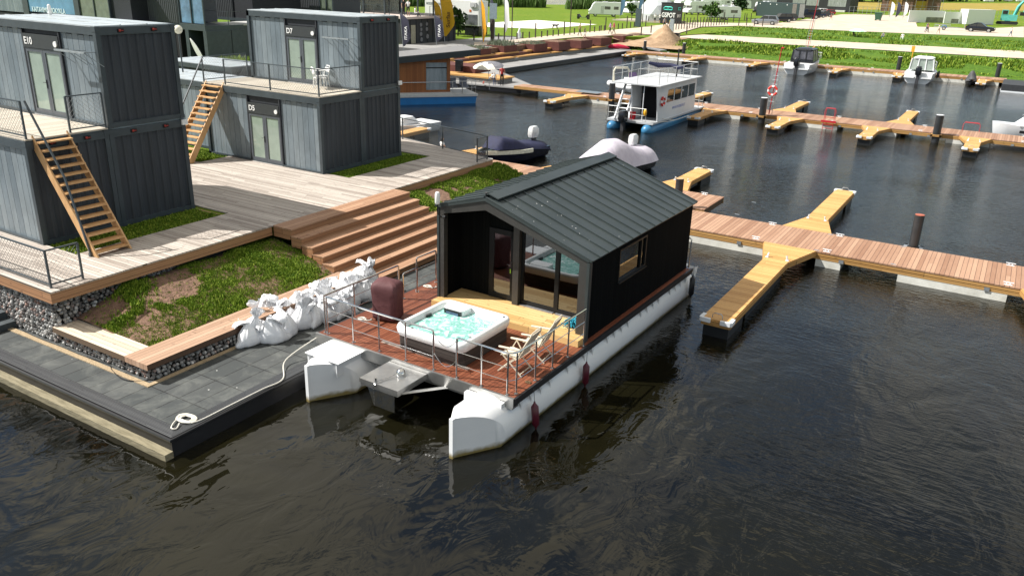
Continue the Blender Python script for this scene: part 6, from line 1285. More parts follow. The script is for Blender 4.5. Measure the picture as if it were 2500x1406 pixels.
for i,a in enumerate([(1140,141,1.0,2.8,2.6,1.0,'rusty planter nearest the blue houseboat roof, low grass in it',.5),(1207,132,1.1,2.5,2.8,1.0,'rusty planter overflowing with lavender',1.0),(1280,125,1.1,2.7,3.2,.9,'third rusty planter with a few green shoots',.45),(1341,121,1.1,2.6,3.0,1.0,'fourth rusty planter heaped with dry soil',None),(1396,116,1.1,2.6,3.2,.95,'fifth rusty planter from the houseboat side, filled with soil',None),(1445,109,1.1,2.6,3.4,.95,'sixth rusty planter, greyer than its neighbours',None),(1500,103,1.1,2.6,3.4,.95,'seventh rusty planter, next to last before the sand heap',None),(1540,97,1.2,2.6,3.6,.8,'last low planter touching the sand heap',None)]): planter(*a)
lb_=thing('stone_bench','low pebble bench with plank top on the corner of the far quay','bench',(-43,62.8,.48)); T=TR(43,-62.8,-.48)
b=MB(); b.box(-47.6,-38.9,61.4,63.8,.48,.86); b.obj('stone_fill',mat('gabion_far',(.1,.1,.1)),lb_,T=T); b=MB(); b.box(-47.6,-38.7,61.3,63.9,.86,.98); b.obj('seat',PBM,lb_,T=T)
b=MB(); b.box(-47.4,-42.4,63.0,65.6,.98,1.55); o=b.obj('planter',COR); tag(o,'long low rusty planter behind the beach parasol','planter')
b=MB(); b.box(-.3,.3,-.2,.2,0,.95); b.box(-.33,.33,-.22,.22,.95,1.0); b.box(-.3,.3,-.21,-.2,.1,.9); o=b.obj('power_cabinet',MOTB,bevel=.01); g=P(1121,172,1.2); o.location=(g.x,g.y,1.1); tag(o,'black power cabinet behind the beach parasol','cabinet')
def parasol(loc,r,h,label,c1,c2,tilt=0):
    o=thing('parasol',label,'parasol',loc); b=MB(); b.cyl((0,0,0),(0,0,h),.025); b.obj('pole',GALV,o); b=MB(); K=12; rings=[]
    for f,z in ((1,0),(.8,.16),(.5,.3),(.2,.38),(.02,.4)): rings.append([(r*f*math.cos(2*math.pi*k/K)*(1-.06*(k%2)*f),r*f*math.sin(2*math.pi*k/K)*(1-.06*(k%2)*f),h-.42+z*r/1.3) for k in range(K)])
    b.loft(rings,cap=False)
    for f in b.bm.faces: f.material_index=1 if f.calc_center_median().y<-.25*r else 0
    b.obj('canopy',[c1,c2],o); o.rotation_euler=(tilt,0,0); return o
g=P(1158,222,.5); parasol((g.x+.5,g.y+1.5,.5),1.35,2.3,'grey and cream beach parasol on the quay behind the blue houseboat',mat('parasol_grey',(.18,.18,.20),.8),mat('parasol_cream',(.70,.66,.55),.8),.12)
g=P(2092,92,1.75); parasol((g.x,g.y,1.6),1.35,1.5,'white and green beach umbrella on the grass between the two paths',WHT,mat('umb_green',(.45,.70,.55),.7))
# sand heap
b=MB(); nx,ny=34,26; V={}
def hz(u,v):
    d=math.hypot(u/1.0,v/1.0); a=max(0,1-math.hypot((u-.15+.1*math.sin(v*7))/.55,(v-.1)/.5))**.85*1.75; m_=max(0,1-math.hypot((u+.25)/.9,v/.9))*1.0
    return a+m_+(.45*mn.noise(Vector((u*3,v*3,3)))+.28*mn.noise(Vector((u*7,v*7,3)))+.1*mn.noise(Vector((u*15,v*15,3))))*max(0,1-d)
for i in range(nx+1):
    for j in range(ny+1):
        u=-1.2+2.4*i/nx; v=-1+2*j/ny; x=-44.3+u*4.2; y=112.5+v*6.2; V[i,j]=b.bm.verts.new((x,y,max(1.2,bankz(x,y))-.1+hz(u,v)-.15*(max(abs(u/1.2),abs(v))>.97)))
for i in range(nx):
    for j in range(ny): b.bm.faces.new((V[i,j],V[i+1,j],V[i+1,j+1],V[i,j+1]))
tag(b.obj('sand_heap',mat('dug_sand',(.24,.15,.085),.95,c2=(.42,.29,.18),scale=.9,bump=.08,bscale=4),smooth=1),'heap of dug brown sand at the end of the terrace','sand heap')
b=MB(); b.face([(-47.5,110,1.0),(-45.5,106,.9),(-42,117,1.72),(-52,122,1.95),(-52,109,1.90)]); struct(b.obj('dug_ground',mat('dug_sand',(.24,.15,.085))))
# kayak on the quay corner
b=MB(); b.tube([(-1.5,0,.1),(-1.0,0,.22),(0,0,.28),(1.0,0,.22),(1.6,0,.12)],[.04,.25,.32,.22,.04],10); o=b.obj('kayak',mat('kayak_red',(.5,.01,.05),.35),smooth=1); g=P(1508,119,.6); o.location=(g.x,g.y,.6); o.rotation_euler=(0,0,.3); tag(o,'small red kayak at the inner corner of the far quay','kayak')
b=MB(); b.cb((0,0,.1),(3.4,1.2,.15)); o=b.obj('ramp_plate',GALV); g=P(1590,124,.7); o.location=(g.x,g.y+1,.75); o.rotation_euler=(0,.05,-.4); tag(o,'grey metal ramp plate at the left end of the far pier','ramp')
# ---------- posts ----------
WP=mat('post_wood',(.035,.028,.024),.85,c2=(.09,.07,.055),scale=4)
def wpost(): b=MB(); b.cyl((0,0,-.2),(0,0,1),.5,seg=8); me=b.obj('fence_post',WP); return me
PM=wpost(); PMd=PM.data; bpy.data.objects.remove(PM)
def post(x,y,h,label,r=.09,grp='wooden posts along the paths',z=1.9):
    g=P(x,y,z); o=link('fence_post',PMd); o.location=(g.x,g.y,z-.05); o.scale=(r*2,r*2,h); tag(o,label,'post',grp)
row=[(1157,99,.9),(1181,97,.9),(1217,100,.9),(1231,101,2.0),(1262,98,.9),(1276,96,.9),(1292,95,.9),(1307,93.5,1.9),(1322,93,.9),(1336,91,.9),(1350,90,.9),(1363,89,.9),(1377,88,1.9),(1402,85,.9),(1440,81,1.8),(1451,80,.9),(1463,78,.9),(1467,77,.9),(1475,77,.9),(1478,73.5,1.9),(1509,72,.9),(1519,71,.9),(1530,69,1.9),(1539,68,.9),(1548,67,.9),(1576,66,1.9)]
for i,(x,y,h) in enumerate(row): post(x,y,h,('taller' if h>1.5 else 'short')+' wooden post, %s from the left on the lawn side of the promenade'%ordn(i))
for i in range(20): t=i/19; post(1650+125*t,74-13*t,1.35,'thin dark post, %s from the left in the curving row at the gravel junction'%ordn(i),.08)
for i in range(13): t=i/12; post(1669+98*t,58.5-4.5*t,1.1 if i%4 else 1.9,'short post, %s from the left in the upper row below the caravans'%ordn(i),.09)
for i,(x,y) in enumerate([(1790,55),(1803,64),(1822,64),(1841,65),(1861,66),(1817,51),(1822,51),(1833,50)]): post(x,y,1.5,'dark post, %s from the left in the group before the silver car'%ordn(i),.09)
for i,(x,y,h,l_) in enumerate([(1391,87,5.4,'tall thin dark mast on the lawn edge beside the white sand court'),(1568,58,6.0,'tall dark mast in front of the white dome'),(1249,99,11.5,'tall pale lamp pole on the lawn edge left of the sand court')]): post(x,y,h,l_,.07,'tall masts and poles')
for i,(x,y) in enumerate([(1565,86),(1589,82),(1676,83)]): post(x,y,1.2,['dark stake behind the sand heap, left one','dark stake behind the sand heap, right one','dark stake at the path right of the sand heap'][i],.09)
# ---------- flags ----------
def flag(x,y,z,h,w_,c,label,lean=0,txt=None,tc_=None,curl=.1):
    g=P(x,y,z); o=thing('feather_flag',label,'flag',(g.x,g.y,z)); b=MB(); b.cyl((0,0,0),(lean*h,0,h),.03,seg=6); b.obj('pole',GALV,o)
    b=MB(); N=12; V=[]
    for i in range(N+1):
        t=i/N; zz_=h*(.12+.88*t); ww=w_*(min(1,t*3+.15))*(1-max(0,t-.75)**2*14); a=Vector((lean*zz_,0,zz_)); V.append([b.bm.verts.new(a+Vector((.02,0,0))),b.bm.verts.new(a+Vector((max(.03,ww*.5),curl*math.sin(t*5),0))),b.bm.verts.new(a+Vector((max(.04,ww),curl*math.sin(t*5+1),0)))])
    for i in range(N):
        for k in (0,1): b.bm.faces.new((V[i][k],V[i][k+1],V[i+1][k+1],V[i+1][k]))
    cl=b.obj('cloth',c,o,smooth=2)
    if txt: text(txt,w_*.42,tc_,TR(lean*h*.55+w_*.72,-.14,h*.30)@RX(math.pi/2)@RZ(math.pi/2),cl)
    return o
YFL=mat('flag_yellow',(.62,.36,.01),.7,var=.12); WFL=mat('flag_white',(.75,.75,.75),.7,c2=(.8,.78,.78)); DFL=mat('flag_dark',(.035,.035,.06),.7); OFL=mat('flag_orange',(.75,.36,.01),.6,var=.1); INK=mat('flag_ink',(.12,.06,.01),.7)
flag(1155,84,1.9,4.6,.75,WFL,'white feather flag beside the billboard trailer')
flag(1179,117,1.5,5.2,.55,OFL,'orange feather flag beside the billboard trailer',-.07,'SURF',INK)
flag(1196,88,1.9,4.8,.6,DFL,'dark grey feather flag beside the grey sign board')
flag(1232,92,1.9,5.0,.7,WFL,'white feather flag left of the tall lamp pole',-.03)
flag(1086,104,1.9,5.6,1.7,YFL,'large yellow feather flag with brown script in front of the black cafe',-.14,'Surfas',INK)
flag(1070,102,1.9,4.6,1.0,YFL,'smaller yellow feather flag overlapping the large one by the cafe',-.15,'Surfas',INK)
flag(985,124,1.9,3.6,1.1,DFL,'dark feather flag with white letters left of the cafe doorway',-.1,'ITAKA',WHT)
flag(1066,112,1.9,3.2,1.1,DFL,'dark feather flag with white letters at the cafe window display',-.1,'ITAKA',WHT)
flag(1513,50,1.9,7.,.9,mat('flag_blue',(.10,.25,.42),.7,c2=(.03,.04,.06),scale=.3),'tall blue and black feather flag left of the white dome')
flag(1555,42,1.9,5.6,.9,mat('flag_blue',(.1,.25,.42)),'blue feather flag at the left edge of the white dome',.12)
for i,(x,y,c,l_) in enumerate(((2170,48,WFL,'white beach flag left of the two timber towers fence'),(2185,48,DFL,'dark beach flag between two white ones by the fence'),(2203,48,WFL,'white beach flag under the left timber tower'))): flag(x,y,1.9,4.2,.9,c,l_)
b=MB(); b.cb((0,0,3.2),(1.1,.06,1.9)); b.cyl((-.3,0,0),(-.3,0,4),.03); b.cyl((.3,0,0),(.3,0,4),.03); o=b.obj('sign_board',mat('sign_grey',(.20,.25,.28),.4)); g=P(1203,92,1.9); o.location=(g.x,g.y,1.9); tag(o,'grey sign board on posts beside the dark feather flag','sign')
post(1202,104,2.6,'thick brown post in front of the grey sign board',.24,'tall masts and poles')
# billboard trailer
g0=P(1072,86,1.9); tb=thing('billboard_trailer','white advertising trailer with a landscape picture beside the cafe','trailer',(P(1133,86,1.9).x,P(1133,86,1.9).y,1.9),.05)
b=MB(); b.box(-6.2,0,0,2.4,1.2,4.3); b.box(.02,2.2,-.02,2.38,1.2,4.3); b.obj('body',WHT,tb,bevel=.03)
b=MB(); b.box(-6.1,-.25,-.04,-.01,1.3,2.5); b.obj('picture',mat('billboard_pic',(.05,.07,.04),.5,c2=(.55,.60,.62),scale=1.0),tb)
b=MB(); b.box(.2,2.05,-.06,-.03,1.3,2.6); b.obj('picture',mat('billboard_dark',(.05,.055,.06),.5,c2=(.16,.17,.18),scale=2),tb)
b=MB(); b.box(.05,2.2,.1,2.3,.1,1.19); b.box(-5.8,0,.2,2.2,.55,1.19); b.obj('chassis',MOTB,tb)
b=MB(); b.box(-2.2,-1.8,-.03,-.01,3.3,3.7); b.box(.8,1.1,-.05,-.03,2.9,3.2); b.obj('orange_mark',mat('mark_orange',(.5,.12,.03),.5),tb); text('MODERNUS NAMAS',.42,GALV,TR(-6,-.02,3.6)@RX(math.pi/2),tb,sx=.8)
b=MB(); b.box(1.0,1.9,-.2,-.03,3.5,4.1); b.cyl((1.45,-.2,3.8),(1.45,-.23,3.8),.24); b.obj('air_unit',mat('unit_grey',(.5,.5,.5),.5),tb)
# trees and shrubs
LEAF=[]
for i,(a,c_) in enumerate((((.018,.045,.008),(.06,.12,.02)),((.012,.030,.010),(.035,.075,.018)))):
    m,n_,l_,b_=newmat('foliage_%s'%('light','dark')[i]); b_.inputs['Roughness'].default_value=.8; b_.inputs['Specular IOR Level'].default_value=.2; ge=n_.new('ShaderNodeNewGeometry'); rp=n_.new('ShaderNodeValToRGB'); rp.color_ramp.elements[0].color=c4(a); rp.color_ramp.elements[1].color=c4(c_); l_.new(ge.outputs['Random Per Island'],rp.inputs[0]); l_.new(rp.outputs[0],b_.inputs['Base Color']); LEAF.append(m)
def tree(x,y,h,r,label,m_=0,n=500,trunk=.3,z=1.9,leaf=.22,name='tree'):
    g=P(x,y,z) if not isinstance(x,Vector) else x; o=thing(name,label,'tree' if h>3 else 'shrub',(g.x,g.y,z)); b=MB(); b.tube([(0,0,0),(.05,0,h*trunk),(.0,.05,h*.8)],[.06*h**.5,.04*h**.5,.01],6)
    for k in range(4): a=k*1.6; b.cyl((0,0,h*trunk),(r*.5*math.cos(a),r*.5*math.sin(a),h*.6),.025*h**.5,.01,5)
    b.obj('trunk',mat('bark',(.06,.045,.03),.9),o); vs=[];fs=[]; cl=[(R.uniform(-.55,.55)*r,R.uniform(-.55,.55)*r,h*R.uniform(trunk+.12,.85),R.uniform(.35,.6)*r) for _ in range(7)]
    for _ in range(n):
        c_=R.choice(cl); v=Vector((R.gauss(0,1),R.gauss(0,1),R.gauss(0,1))).normalized()*c_[3]*R.uniform(.4,1.05); p=Vector(c_[:3])+v; u=Vector((R.gauss(0,1),R.gauss(0,1),R.gauss(0,1))).normalized()*leaf; w_=u.cross(Vector((R.gauss(0,1),R.gauss(0,1),R.gauss(0,1)))).normalized()*leaf*.6; i=len(vs); vs+=[p-u,p+w_,p+u,p-w_]; fs.append((i,i+1,i+2,i+3))
    me=bpy.data.meshes.new('crown'); me.from_pydata(vs,[],fs); me.materials.append(LEAF[m_]); link('crown',me,o); return o
tree(1104,98,3.6,1.6,'leafy young tree in front of the billboard trailer',0,900); tree(1118,88,3.0,1.5,'second leafy bush just right of the young tree by the trailer',1,600)
tree(1542,38,2.6,1.6,'small round bush left of the white dome',0,300,leaf=.3); tree(1731,52,4.0,2.2,'bush beside the lower caravan, left side',0,500,leaf=.35); tree(1802,44,5.,2.5,'bush right of the lower caravan',1,500,leaf=.35)
for i in range(26):
    x=2060+i*17+R.uniform(-5,5); tree(x,4.5-(x-2060)*.0015,R.uniform(11,17),R.uniform(9,12),'dark tree, %s from the left in the tree line on the horizon'%ordn(i),1,260,.15,leaf=1.8)
# ---------- people ----------
SK=mat('skin',(.50,.30,.20),.6,var=.08); SHOE=mat('shoe',(.05,.05,.05),.6)
def cm(nm,c): return mat('cloth_'+nm,c,.85,var=.12,scale=8)
BODY={}
def bodymesh(pose,hair=0,sleeve=0,short=0):
    key=(pose,hair,sleeve,short)
    if key in BODY: return BODY[key]
    V=[];E=[];Rr=[]
    def v(p,r): V.append(p); Rr.append(r); return len(V)-1
    def e(a,b_): E.append((a,b_))
    sit=pose=='sit'; dz=-.62 if sit else 0
    pel=v((0,0,.95+dz),.125); be=v((0,-.01,1.12+dz),.12); ch=v((0,-.01,1.34+dz),.135); nk=v((0,0,1.50+dz),.055); hd=v((0,-.01,1.60+dz),.085); ht_=v((0,0,1.70+dz),.075); ns_=v((0,-.10,1.61+dz),.018)
    e(pel,be);e(be,ch);e(ch,nk);e(nk,hd);e(hd,ht_);e(hd,ns_)
    for s in (-1,1):
        sh=v((s*.17,0,1.43+dz),.06); 
        ph=s if pose=='walk' else 0
        if pose=='arms': el=v((s*.24,-.12,1.22+dz),.045); wr=v((s*.12,-.30,1.25+dz),.033); fd=Vector((-.3*s,-.9,.1))
        elif sit: el=v((s*.24,-.08,1.18+dz),.045); wr=v((s*.16,-.30,1.08+dz),.033); fd=Vector((-.2*s,-1,-.1))
        else: el=v((s*.23,.02+ph*.10,1.16+dz),.045); wr=v((s*.25,-.06+ph*.20,.93+dz),.033); fd=Vector((0,-.2,-1))
        e(ch,sh);e(sh,el);e(el,wr)
        fd.normalize(); w0=Vector(V[wr]); side=Vector((1,0,0)) if abs(fd.z)<.7 else Vector((0,1,0)); pl=w0+fd*.08; pa=v(tuple(pl),.028); e(wr,pa)
        for k,(o_,ln) in enumerate(((-.03,.055),(-.01,.07),(.01,.075),(.03,.06))): f1=v(tuple(pl+side*o_+fd*ln),.009); e(pa,f1)
        th=v(tuple(w0+fd*.05-side*.05),.010); e(wr,th)
        hp=v((s*.09,0,.90+dz),.095)
        if sit: kn=v((s*.16,-.42,.52+.0),.062) if False else v((s*.15,-.40,.50),.06); an=v((s*.14,-.50,.10),.042); to=v((s*.15,-.64,.05),.035)
        else: 
            fy=-.16*s if pose=='walk' else 0; kn=v((s*.10,-.02+fy*.7,.50),.062); an=v((s*.10,.02+fy*1.6,.10),.04); to=v((s*.11,-.12+fy*1.6,.04),.036)
        e(pel,hp);e(hp,kn);e(kn,an);e(an,to)
    if hair==2:
        h1=v((0,.07,1.58+dz),.07); h2_=v((0,.11,1.42+dz),.05); e(hd,h1); e(h1,h2_)
    me=bpy.data.meshes.new('person'); me.from_pydata(V,E,[]); o=bpy.data.objects.new('tmp',me); col.objects.link(o); o.modifiers.new('s','SKIN'); o.modifiers.new('d','SUBSURF').levels=1
    for i,r in enumerate(Rr): me.skin_vertices[0].data[i].radius=(r,r*(.8 if r>.11 else 1))
    me.skin_vertices[0].data[0].use_root=True
    bpy.context.view_layer.update(); m2=bpy.data.meshes.new_from_object(o.evaluated_get(bpy.context.evaluated_depsgraph_get())); bpy.data.objects.remove(o)
    for f in m2.polygons:
        c_=f.center; z=c_.z-dz; mi=0
        legz=c_.z
        if z>1.50: mi=4 if (z>1.655 or c_.y>.02) else 0
        elif hair==2 and c_.y>.09 and z>1.3: mi=4
        elif abs(c_.x)>.19 and z<(1.36 if not sleeve else 1.02) and z>.7 : mi=0
        elif z>.98: mi=1
        elif legz<.085: mi=3
        elif short and legz<(.55 if not sit else .44) and (not sit or c_.y<-.33): mi=0
        else: mi=2
        f.material_index=mi
    m2.polygons.foreach_set('use_smooth',[True]*len(m2.polygons)); BODY[key]=m2; m2.name='person'
    for k in range(5): m2.materials.append(SK)
    return m2
def person(x,y,z,label,shirt,legs,h=1.72,rz=0,pose='stand',hair='dark',long=0,sleeve=0,short=0,grp=None,loc=None):
    me=bodymesh(pose,2 if long else 0,sleeve,short).copy(); cols=[SK,cm(*shirt),cm(*legs),SHOE,cm(*{'dark':('hairdark',(.02,.014,.010)),'fair':('hairfair',(.35,.22,.09)),'cap':('cap',(.03,.03,.04))}[hair])]
    
    for k,c_ in enumerate(cols): me.materials[k]=c_
    o=link('person',me); g=P(x,y,z) if loc is None else Vector(loc); o.location=(g.x,g.y,z); o.scale=(h/1.75,)*3; o.rotation_euler=(0,0,rz); return tag(o,label,'person',grp)
W_=('white',(.75,.75,.74)); K_=('black',(.02,.02,.022)); RD_=('redtop',(.50,.06,.05)); BLJ=('jeans',(.06,.10,.20)); GRT=('grey',(.25,.25,.26)); OLV_=('olive',(.20,.19,.05)); LIL=('lilac',(.35,.20,.50)); BEJ=('khaki',(.30,.26,.17)); MAR_=('maroon',(.20,.03,.05)); HIV=('hivis',(.55,.65,.03))
person(1225,210,.48,'woman in a red and grey top and black trousers on the far quay edge',RD_,K_,1.72,.5,'stand','dark',1)
person(1207,209,.48,'small fair haired child in white top and jeans on the quay edge',W_,BLJ,1.12,.4,'stand','fair')
person(1202,198,.98,'dark haired child in a white top sitting on the plank bench behind the fair child',W_,BLJ,1.1,-.6,'sit')
person(1181,208,.48,'tiny toddler in red crouching at the foot of the pebble bench',RD_,W_,.62,0,'sit')
person(0,0,.56,'man in a white shirt sitting beyond the black railing, holding a phone',W_,K_,1.75,2.6,'sit','dark',loc=(-24.3,33.2,0))
person(1415,89,1.9,'man in an olive shirt and black trousers walking on the promenade',OLV_,K_,1.8,2.2,'walk')
person(1427,95,1.9,'boy in a black top and white shorts on the promenade',K_,W_,1.45,2.2,'walk',short=1)
person(1489,84,1.9,'woman in a lilac top walking on the promenade',LIL,K_,1.68,-.9,'walk',long=1)
person(1498,85,1.9,'person with a red backpack beside the woman in lilac',('wine',(.35,.02,.05)),('camo',(.16,.13,.08)),1.78,-.9,'walk','fair')
person(1598,58,1.9,'man in a white top and dark shorts in front of the dome, left one',W_,K_,1.8,.2,'arms',short=1); person(1610,58,1.9,'person in a white top crossing towards the black kiosk',W_,K_,1.75,-.8,'arms',short=1)
person(1621,70,1.9,'person in a grey top leaning at the path behind the sand heap',GRT,K_,1.75,.5,'walk'); person(1627,73,1.9,'small child in white behind the sand heap',W_,W_,1.15,.2); person(1636,73,1.9,'worker in a high visibility vest behind the sand heap',HIV,BLJ,1.75,-.3)
person(1634,80,1.9,'dark dressed child at the right of the sand heap',K_,K_,1.4,0)
person(2028,50,1.95,'man in black walking across the gravel lot',K_,('shortred',(.3,.08,.06)),1.8,1.2,'walk',short=1)
person(2263,81,1.95,'man in a maroon shirt and black trousers walking with a companion',MAR_,K_,1.8,1.4,'walk'); person(2260,80,1.95,'companion in blue jeans hidden behind the man in maroon',BLJ,BLJ,1.7,1.4,'walk'); person(2290,83,1.95,'woman in white with a khaki skirt walking behind the man in maroon',W_,BEJ,1.68,1.4,'walk','dark',1,short=1)
person(2466,90,1.95,'fair haired woman in a white top and jeans at the right picture edge',W_,BLJ,1.7,1.5,'walk','fair',1)
person(2155,95,1.75,'person in grey sitting on the grass bank',GRT,BLJ,1.7,0,'sit'); person(2202,98,1.75,'person in a white top sitting on the grass bank',W_,W_,1.75,0,'sit'); person(2082,91,1.75,'person in dark clothes under the beach umbrella',K_,K_,1.6,1,'sit')
person(1397,22,.8,'person standing in the lake shallows, left one',W_,K_,1.7); person(1408,22,.8,'person standing in the lake shallows, right one',W_,W_,1.8)
g=P(972,40,4.8); person(0,0,4.8,'cafe guest in white leaning on the terrace rail, sitting',W_,K_,1.75,2.2,'sit',loc=(g.x+1.5,76.2,0)); g=P(1006,38,4.8); person(0,0,4.8,'cafe guest in black with a rucksack, standing between the pavilion posts',K_,K_,1.8,1.2,loc=(g.x+.5,76.0,0)); g=P(1038,38,4.8); person(0,0,4.8,'cafe guest in a white jacket and black shorts at the terrace corner',W_,K_,1.8,.3,'arms','fair',short=1,loc=(-60.4,76.2,0))
g=PY(623,22,59.0); person(0,0,4.6,'red haired person behind the thin black roof railing',K_,K_,1.7,0,loc=(g.x,59,0),hair='fair')
# dogs
def dog(x,y,z,s,label,rz,m_):
    V=[(0,-.35,.5),(0,0,.52),(0,.35,.5),(0,-.5,.62),(0,-.62,.66),(0,-.76,.62),(0,.55,.62),(0,.72,.72)]; Rr=[.12,.13,.11,.07,.075,.03,.03,.015]; E=[(0,1),(1,2),(0,3),(3,4),(4,5),(2,6),(6,7)]
    for sx in (-1,1):
        for (a,yy,kn,ft) in ((0,-.32,-.40,-.52),(2,.32,.45,.40)):
            i=len(V); V+=[(sx*.08,yy,.40),(sx*.08,kn,.22),(sx*.08,ft+sx*.12,.02)]; Rr+=[.06,.032,.028]; E+=[(a,i),(i,i+1),(i+1,i+2)]
        i=len(V); V.append((sx*.05,-.60,.76)); Rr.append(.02); E.append((4,i))
    me=bpy.data.meshes.new('dog'); me.from_pydata(V,E,[]); o=bpy.data.objects.new('tmp',me); col.objects.link(o); o.modifiers.new('s','SKIN'); o.modifiers.new('d','SUBSURF').levels=1
    for i,r in enumerate(Rr): me.skin_vertices[0].data[i].radius=(r,r)
    me.skin_vertices[0].data[0].use_root=True; bpy.context.view_layer.update(); m2=bpy.data.meshes.new_from_object(o.evaluated_get(bpy.context.evaluated_depsgraph_get())); bpy.data.objects.remove(o); m2.materials.clear(); m2.materials.append(m_); o=link('dog',m2); g=P(x,y,z); o.location=(g.x,g.y,z); o.scale=(s,)*3; o.rotation_euler=(0,0,rz); tag(o,label,'dog')
dog(1355,72,1.88,1.15,'black dog running on the white sand court edge',1.3,MOTB); dog(1140,24,1.86,.9,'small brown dog on the far lawn above the billboard trailer',1.3,mat('dog_brown',(.25,.10,.04),.8))
# ---------- vehicles ----------
TYR=mat('tyre',(.012,.012,.013),.8); RIM=mat('rim_alloy',(.5,.5,.5),.3,metal=.7)
def wheels(o,w_,pos,r=.34):
    for x in (-1,1):
        for y in pos:
            b=MB(); b.cyl((x*w_,y,r),(x*(w_-.22),y,r),r,seg=16); wv=b.obj('wheel',TYR,o); b=MB(); b.cyl((x*(w_+.012),y,r),(x*(w_-.02),y,r),r*.62,seg=12); b.obj('rim',RIM,wv)
def car(x,y,label,c,rz,L=4.6,W=1.85,Hh=1.5,kind='suv',z=1.93,name='parked_car',loc=None):
    g=P(x,y,z); o=thing(name,label,'car' if kind!='van' else 'van',(g.x,g.y,z),rz); hw=W/2; l=L/2; zb_=.28; zw=Hh*.60
    st=[(-l,.70,zb_+.15,zw*.72),(-l+.12,.88,zb_,zw*.84),(-l+.9,.97,zb_-.04,zw*.97),(-.5,1,zb_-.06,zw*1.02),(l-.9,1,zb_-.04,zw*1.06),(l-.1,.93,zb_,zw*1.04),(l,.80,zb_+.12,zw*.9)]
    if kind=='van': st=[(-l,.8,zb_+.1,zw*.8),(-l+.15,.92,zb_,zw),(-l+.9,1,zb_,zw*1.05),(l-.1,1,zb_,zw*1.08),(l,.95,zb_+.1,zw*1.05)]
    b=MB(); rings=[]
    for (yy,f,a,t) in st: w_=hw*f; rings.append([(-w_*.92,yy,a),(-w_,yy,a+(t-a)*.35),(-w_,yy,a+(t-a)*.75),(-w_*.90,yy,t),(w_*.90,yy,t),(w_,yy,a+(t-a)*.75),(w_,yy,a+(t-a)*.35),(w_*.92,yy,a)])
    b.loft(rings); b.obj('body',c,o,smooth=1)
    y0_,y1_,t0,t1={'suv':(-l*.42,l*.96,-l*.12,l*.80),'coupe':(-l*.40,l*.95,-l*.02,l*.35),'van':(-l*.86,l*.99,-l*.55,l*.97),'sedan':(-l*.36,l*.75,-l*.05,l*.42)}[kind]
    b=MB(); zt=Hh-.05; b.loft([[(-hw*.90,y0_,zw),(hw*.90,y0_,zw),(hw*.92,y1_,zw*1.02),(-hw*.92,y1_,zw*1.02)],[(-hw*.70,t0,zt),(hw*.70,t0,zt),(hw*.72,t1,zt),(-hw*.72,t1,zt)]]); b.obj('windows',DKGL,o)
    b=MB(); b.loft([[(-hw*.72,t0-.03,zt-.04),(hw*.72,t0-.03,zt-.04),(hw*.74,t1+.03,zt-.04),(-hw*.74,t1+.03,zt-.04)],[(-hw*.62,t0+.12,zt+.04),(hw*.62,t0+.12,zt+.04),(hw*.64,t1-.1,zt+.04),(-hw*.64,t1-.1,zt+.04)]])
    for s in (-1,1):
        b.bar((s*hw*.89,y0_+.02,zw),(s*hw*.71,t0,zt-.02),.07); b.bar((s*hw*.91,y1_-.02,zw),(s*hw*.72,t1,zt-.02),.10); m_=(y0_+y1_)/2; b.bar((s*hw*.915,m_,zw),(s*hw*.725,m_,zt-.02),.06)
        if kind=='van': b.box(s*hw*.80-.06,s*hw*.80+.06,-l*.2,l*.97,zw,zt-.05)
    b.obj('roof',c,o,smooth=1); wheels(o,hw*1.0,(-l*.62,l*.60),Hh*.225)
    for s in (-1,1):
        b=MB(); b.cb((s*hw*.66,-l+.04,zw*.74),(.34,.10,.12)); b.obj('headlight',mat('headlight',(.6,.62,.62),.1),o); b=MB(); b.cb((s*hw*.72,l-.01,zw*.86),(.30,.08,.16)); b.obj('tail_light',mat('tail_red',(.35,.01,.01),.2),o)
    return o
SIL=mat('car_silver',(.28,.29,.31),.25,metal=.5,var=.04); CBK=mat('car_black',(.012,.013,.016),.18,var=.05); CDG=mat('car_graphite',(.05,.055,.06),.22,var=.05); CRD=mat('car_red',(.35,.012,.02),.2,var=.05)
car(1867,61,'silver estate SUV parked at the left edge of the gravel lot',SIL,-math.pi/2+.12,5.0,1.95,1.75)
car(1905,55,'black SUV parked right behind the silver one',CBK,-.75,4.7,1.95,1.8); car(1919,52,'dark estate car between the black SUV and the green trailer',CDG,-.75,4.7,1.85,1.6)
car(1972,47,'black panel van beside the dark green trailer',CBK,-.95,5.2,2.0,2.2,'van'); car(1993,44,'dark blue car first right of the black van',mat('car_blue',(.02,.03,.06),.2),-.8,4.5,1.8,1.45,'sedan'); car(2009,42,'black car left of the red one',CDG,-.8,4.5,1.8,1.45,'sedan'); car(2018,38,'red car at the right end of the parked row',CRD,-.8,4.4,1.8,1.5); car(2001,35,'white car glinting behind the parked row',WHT,-.8,4.4,1.8,1.5)
car(2392,79,'black coupe SUV with a boat trailer at the right',CBK,math.pi/2-.08,5.0,2.0,1.72,'coupe'); car(1848,32,'black estate car beside the grey awning',CBK,.1,4.6,1.85,1.7)
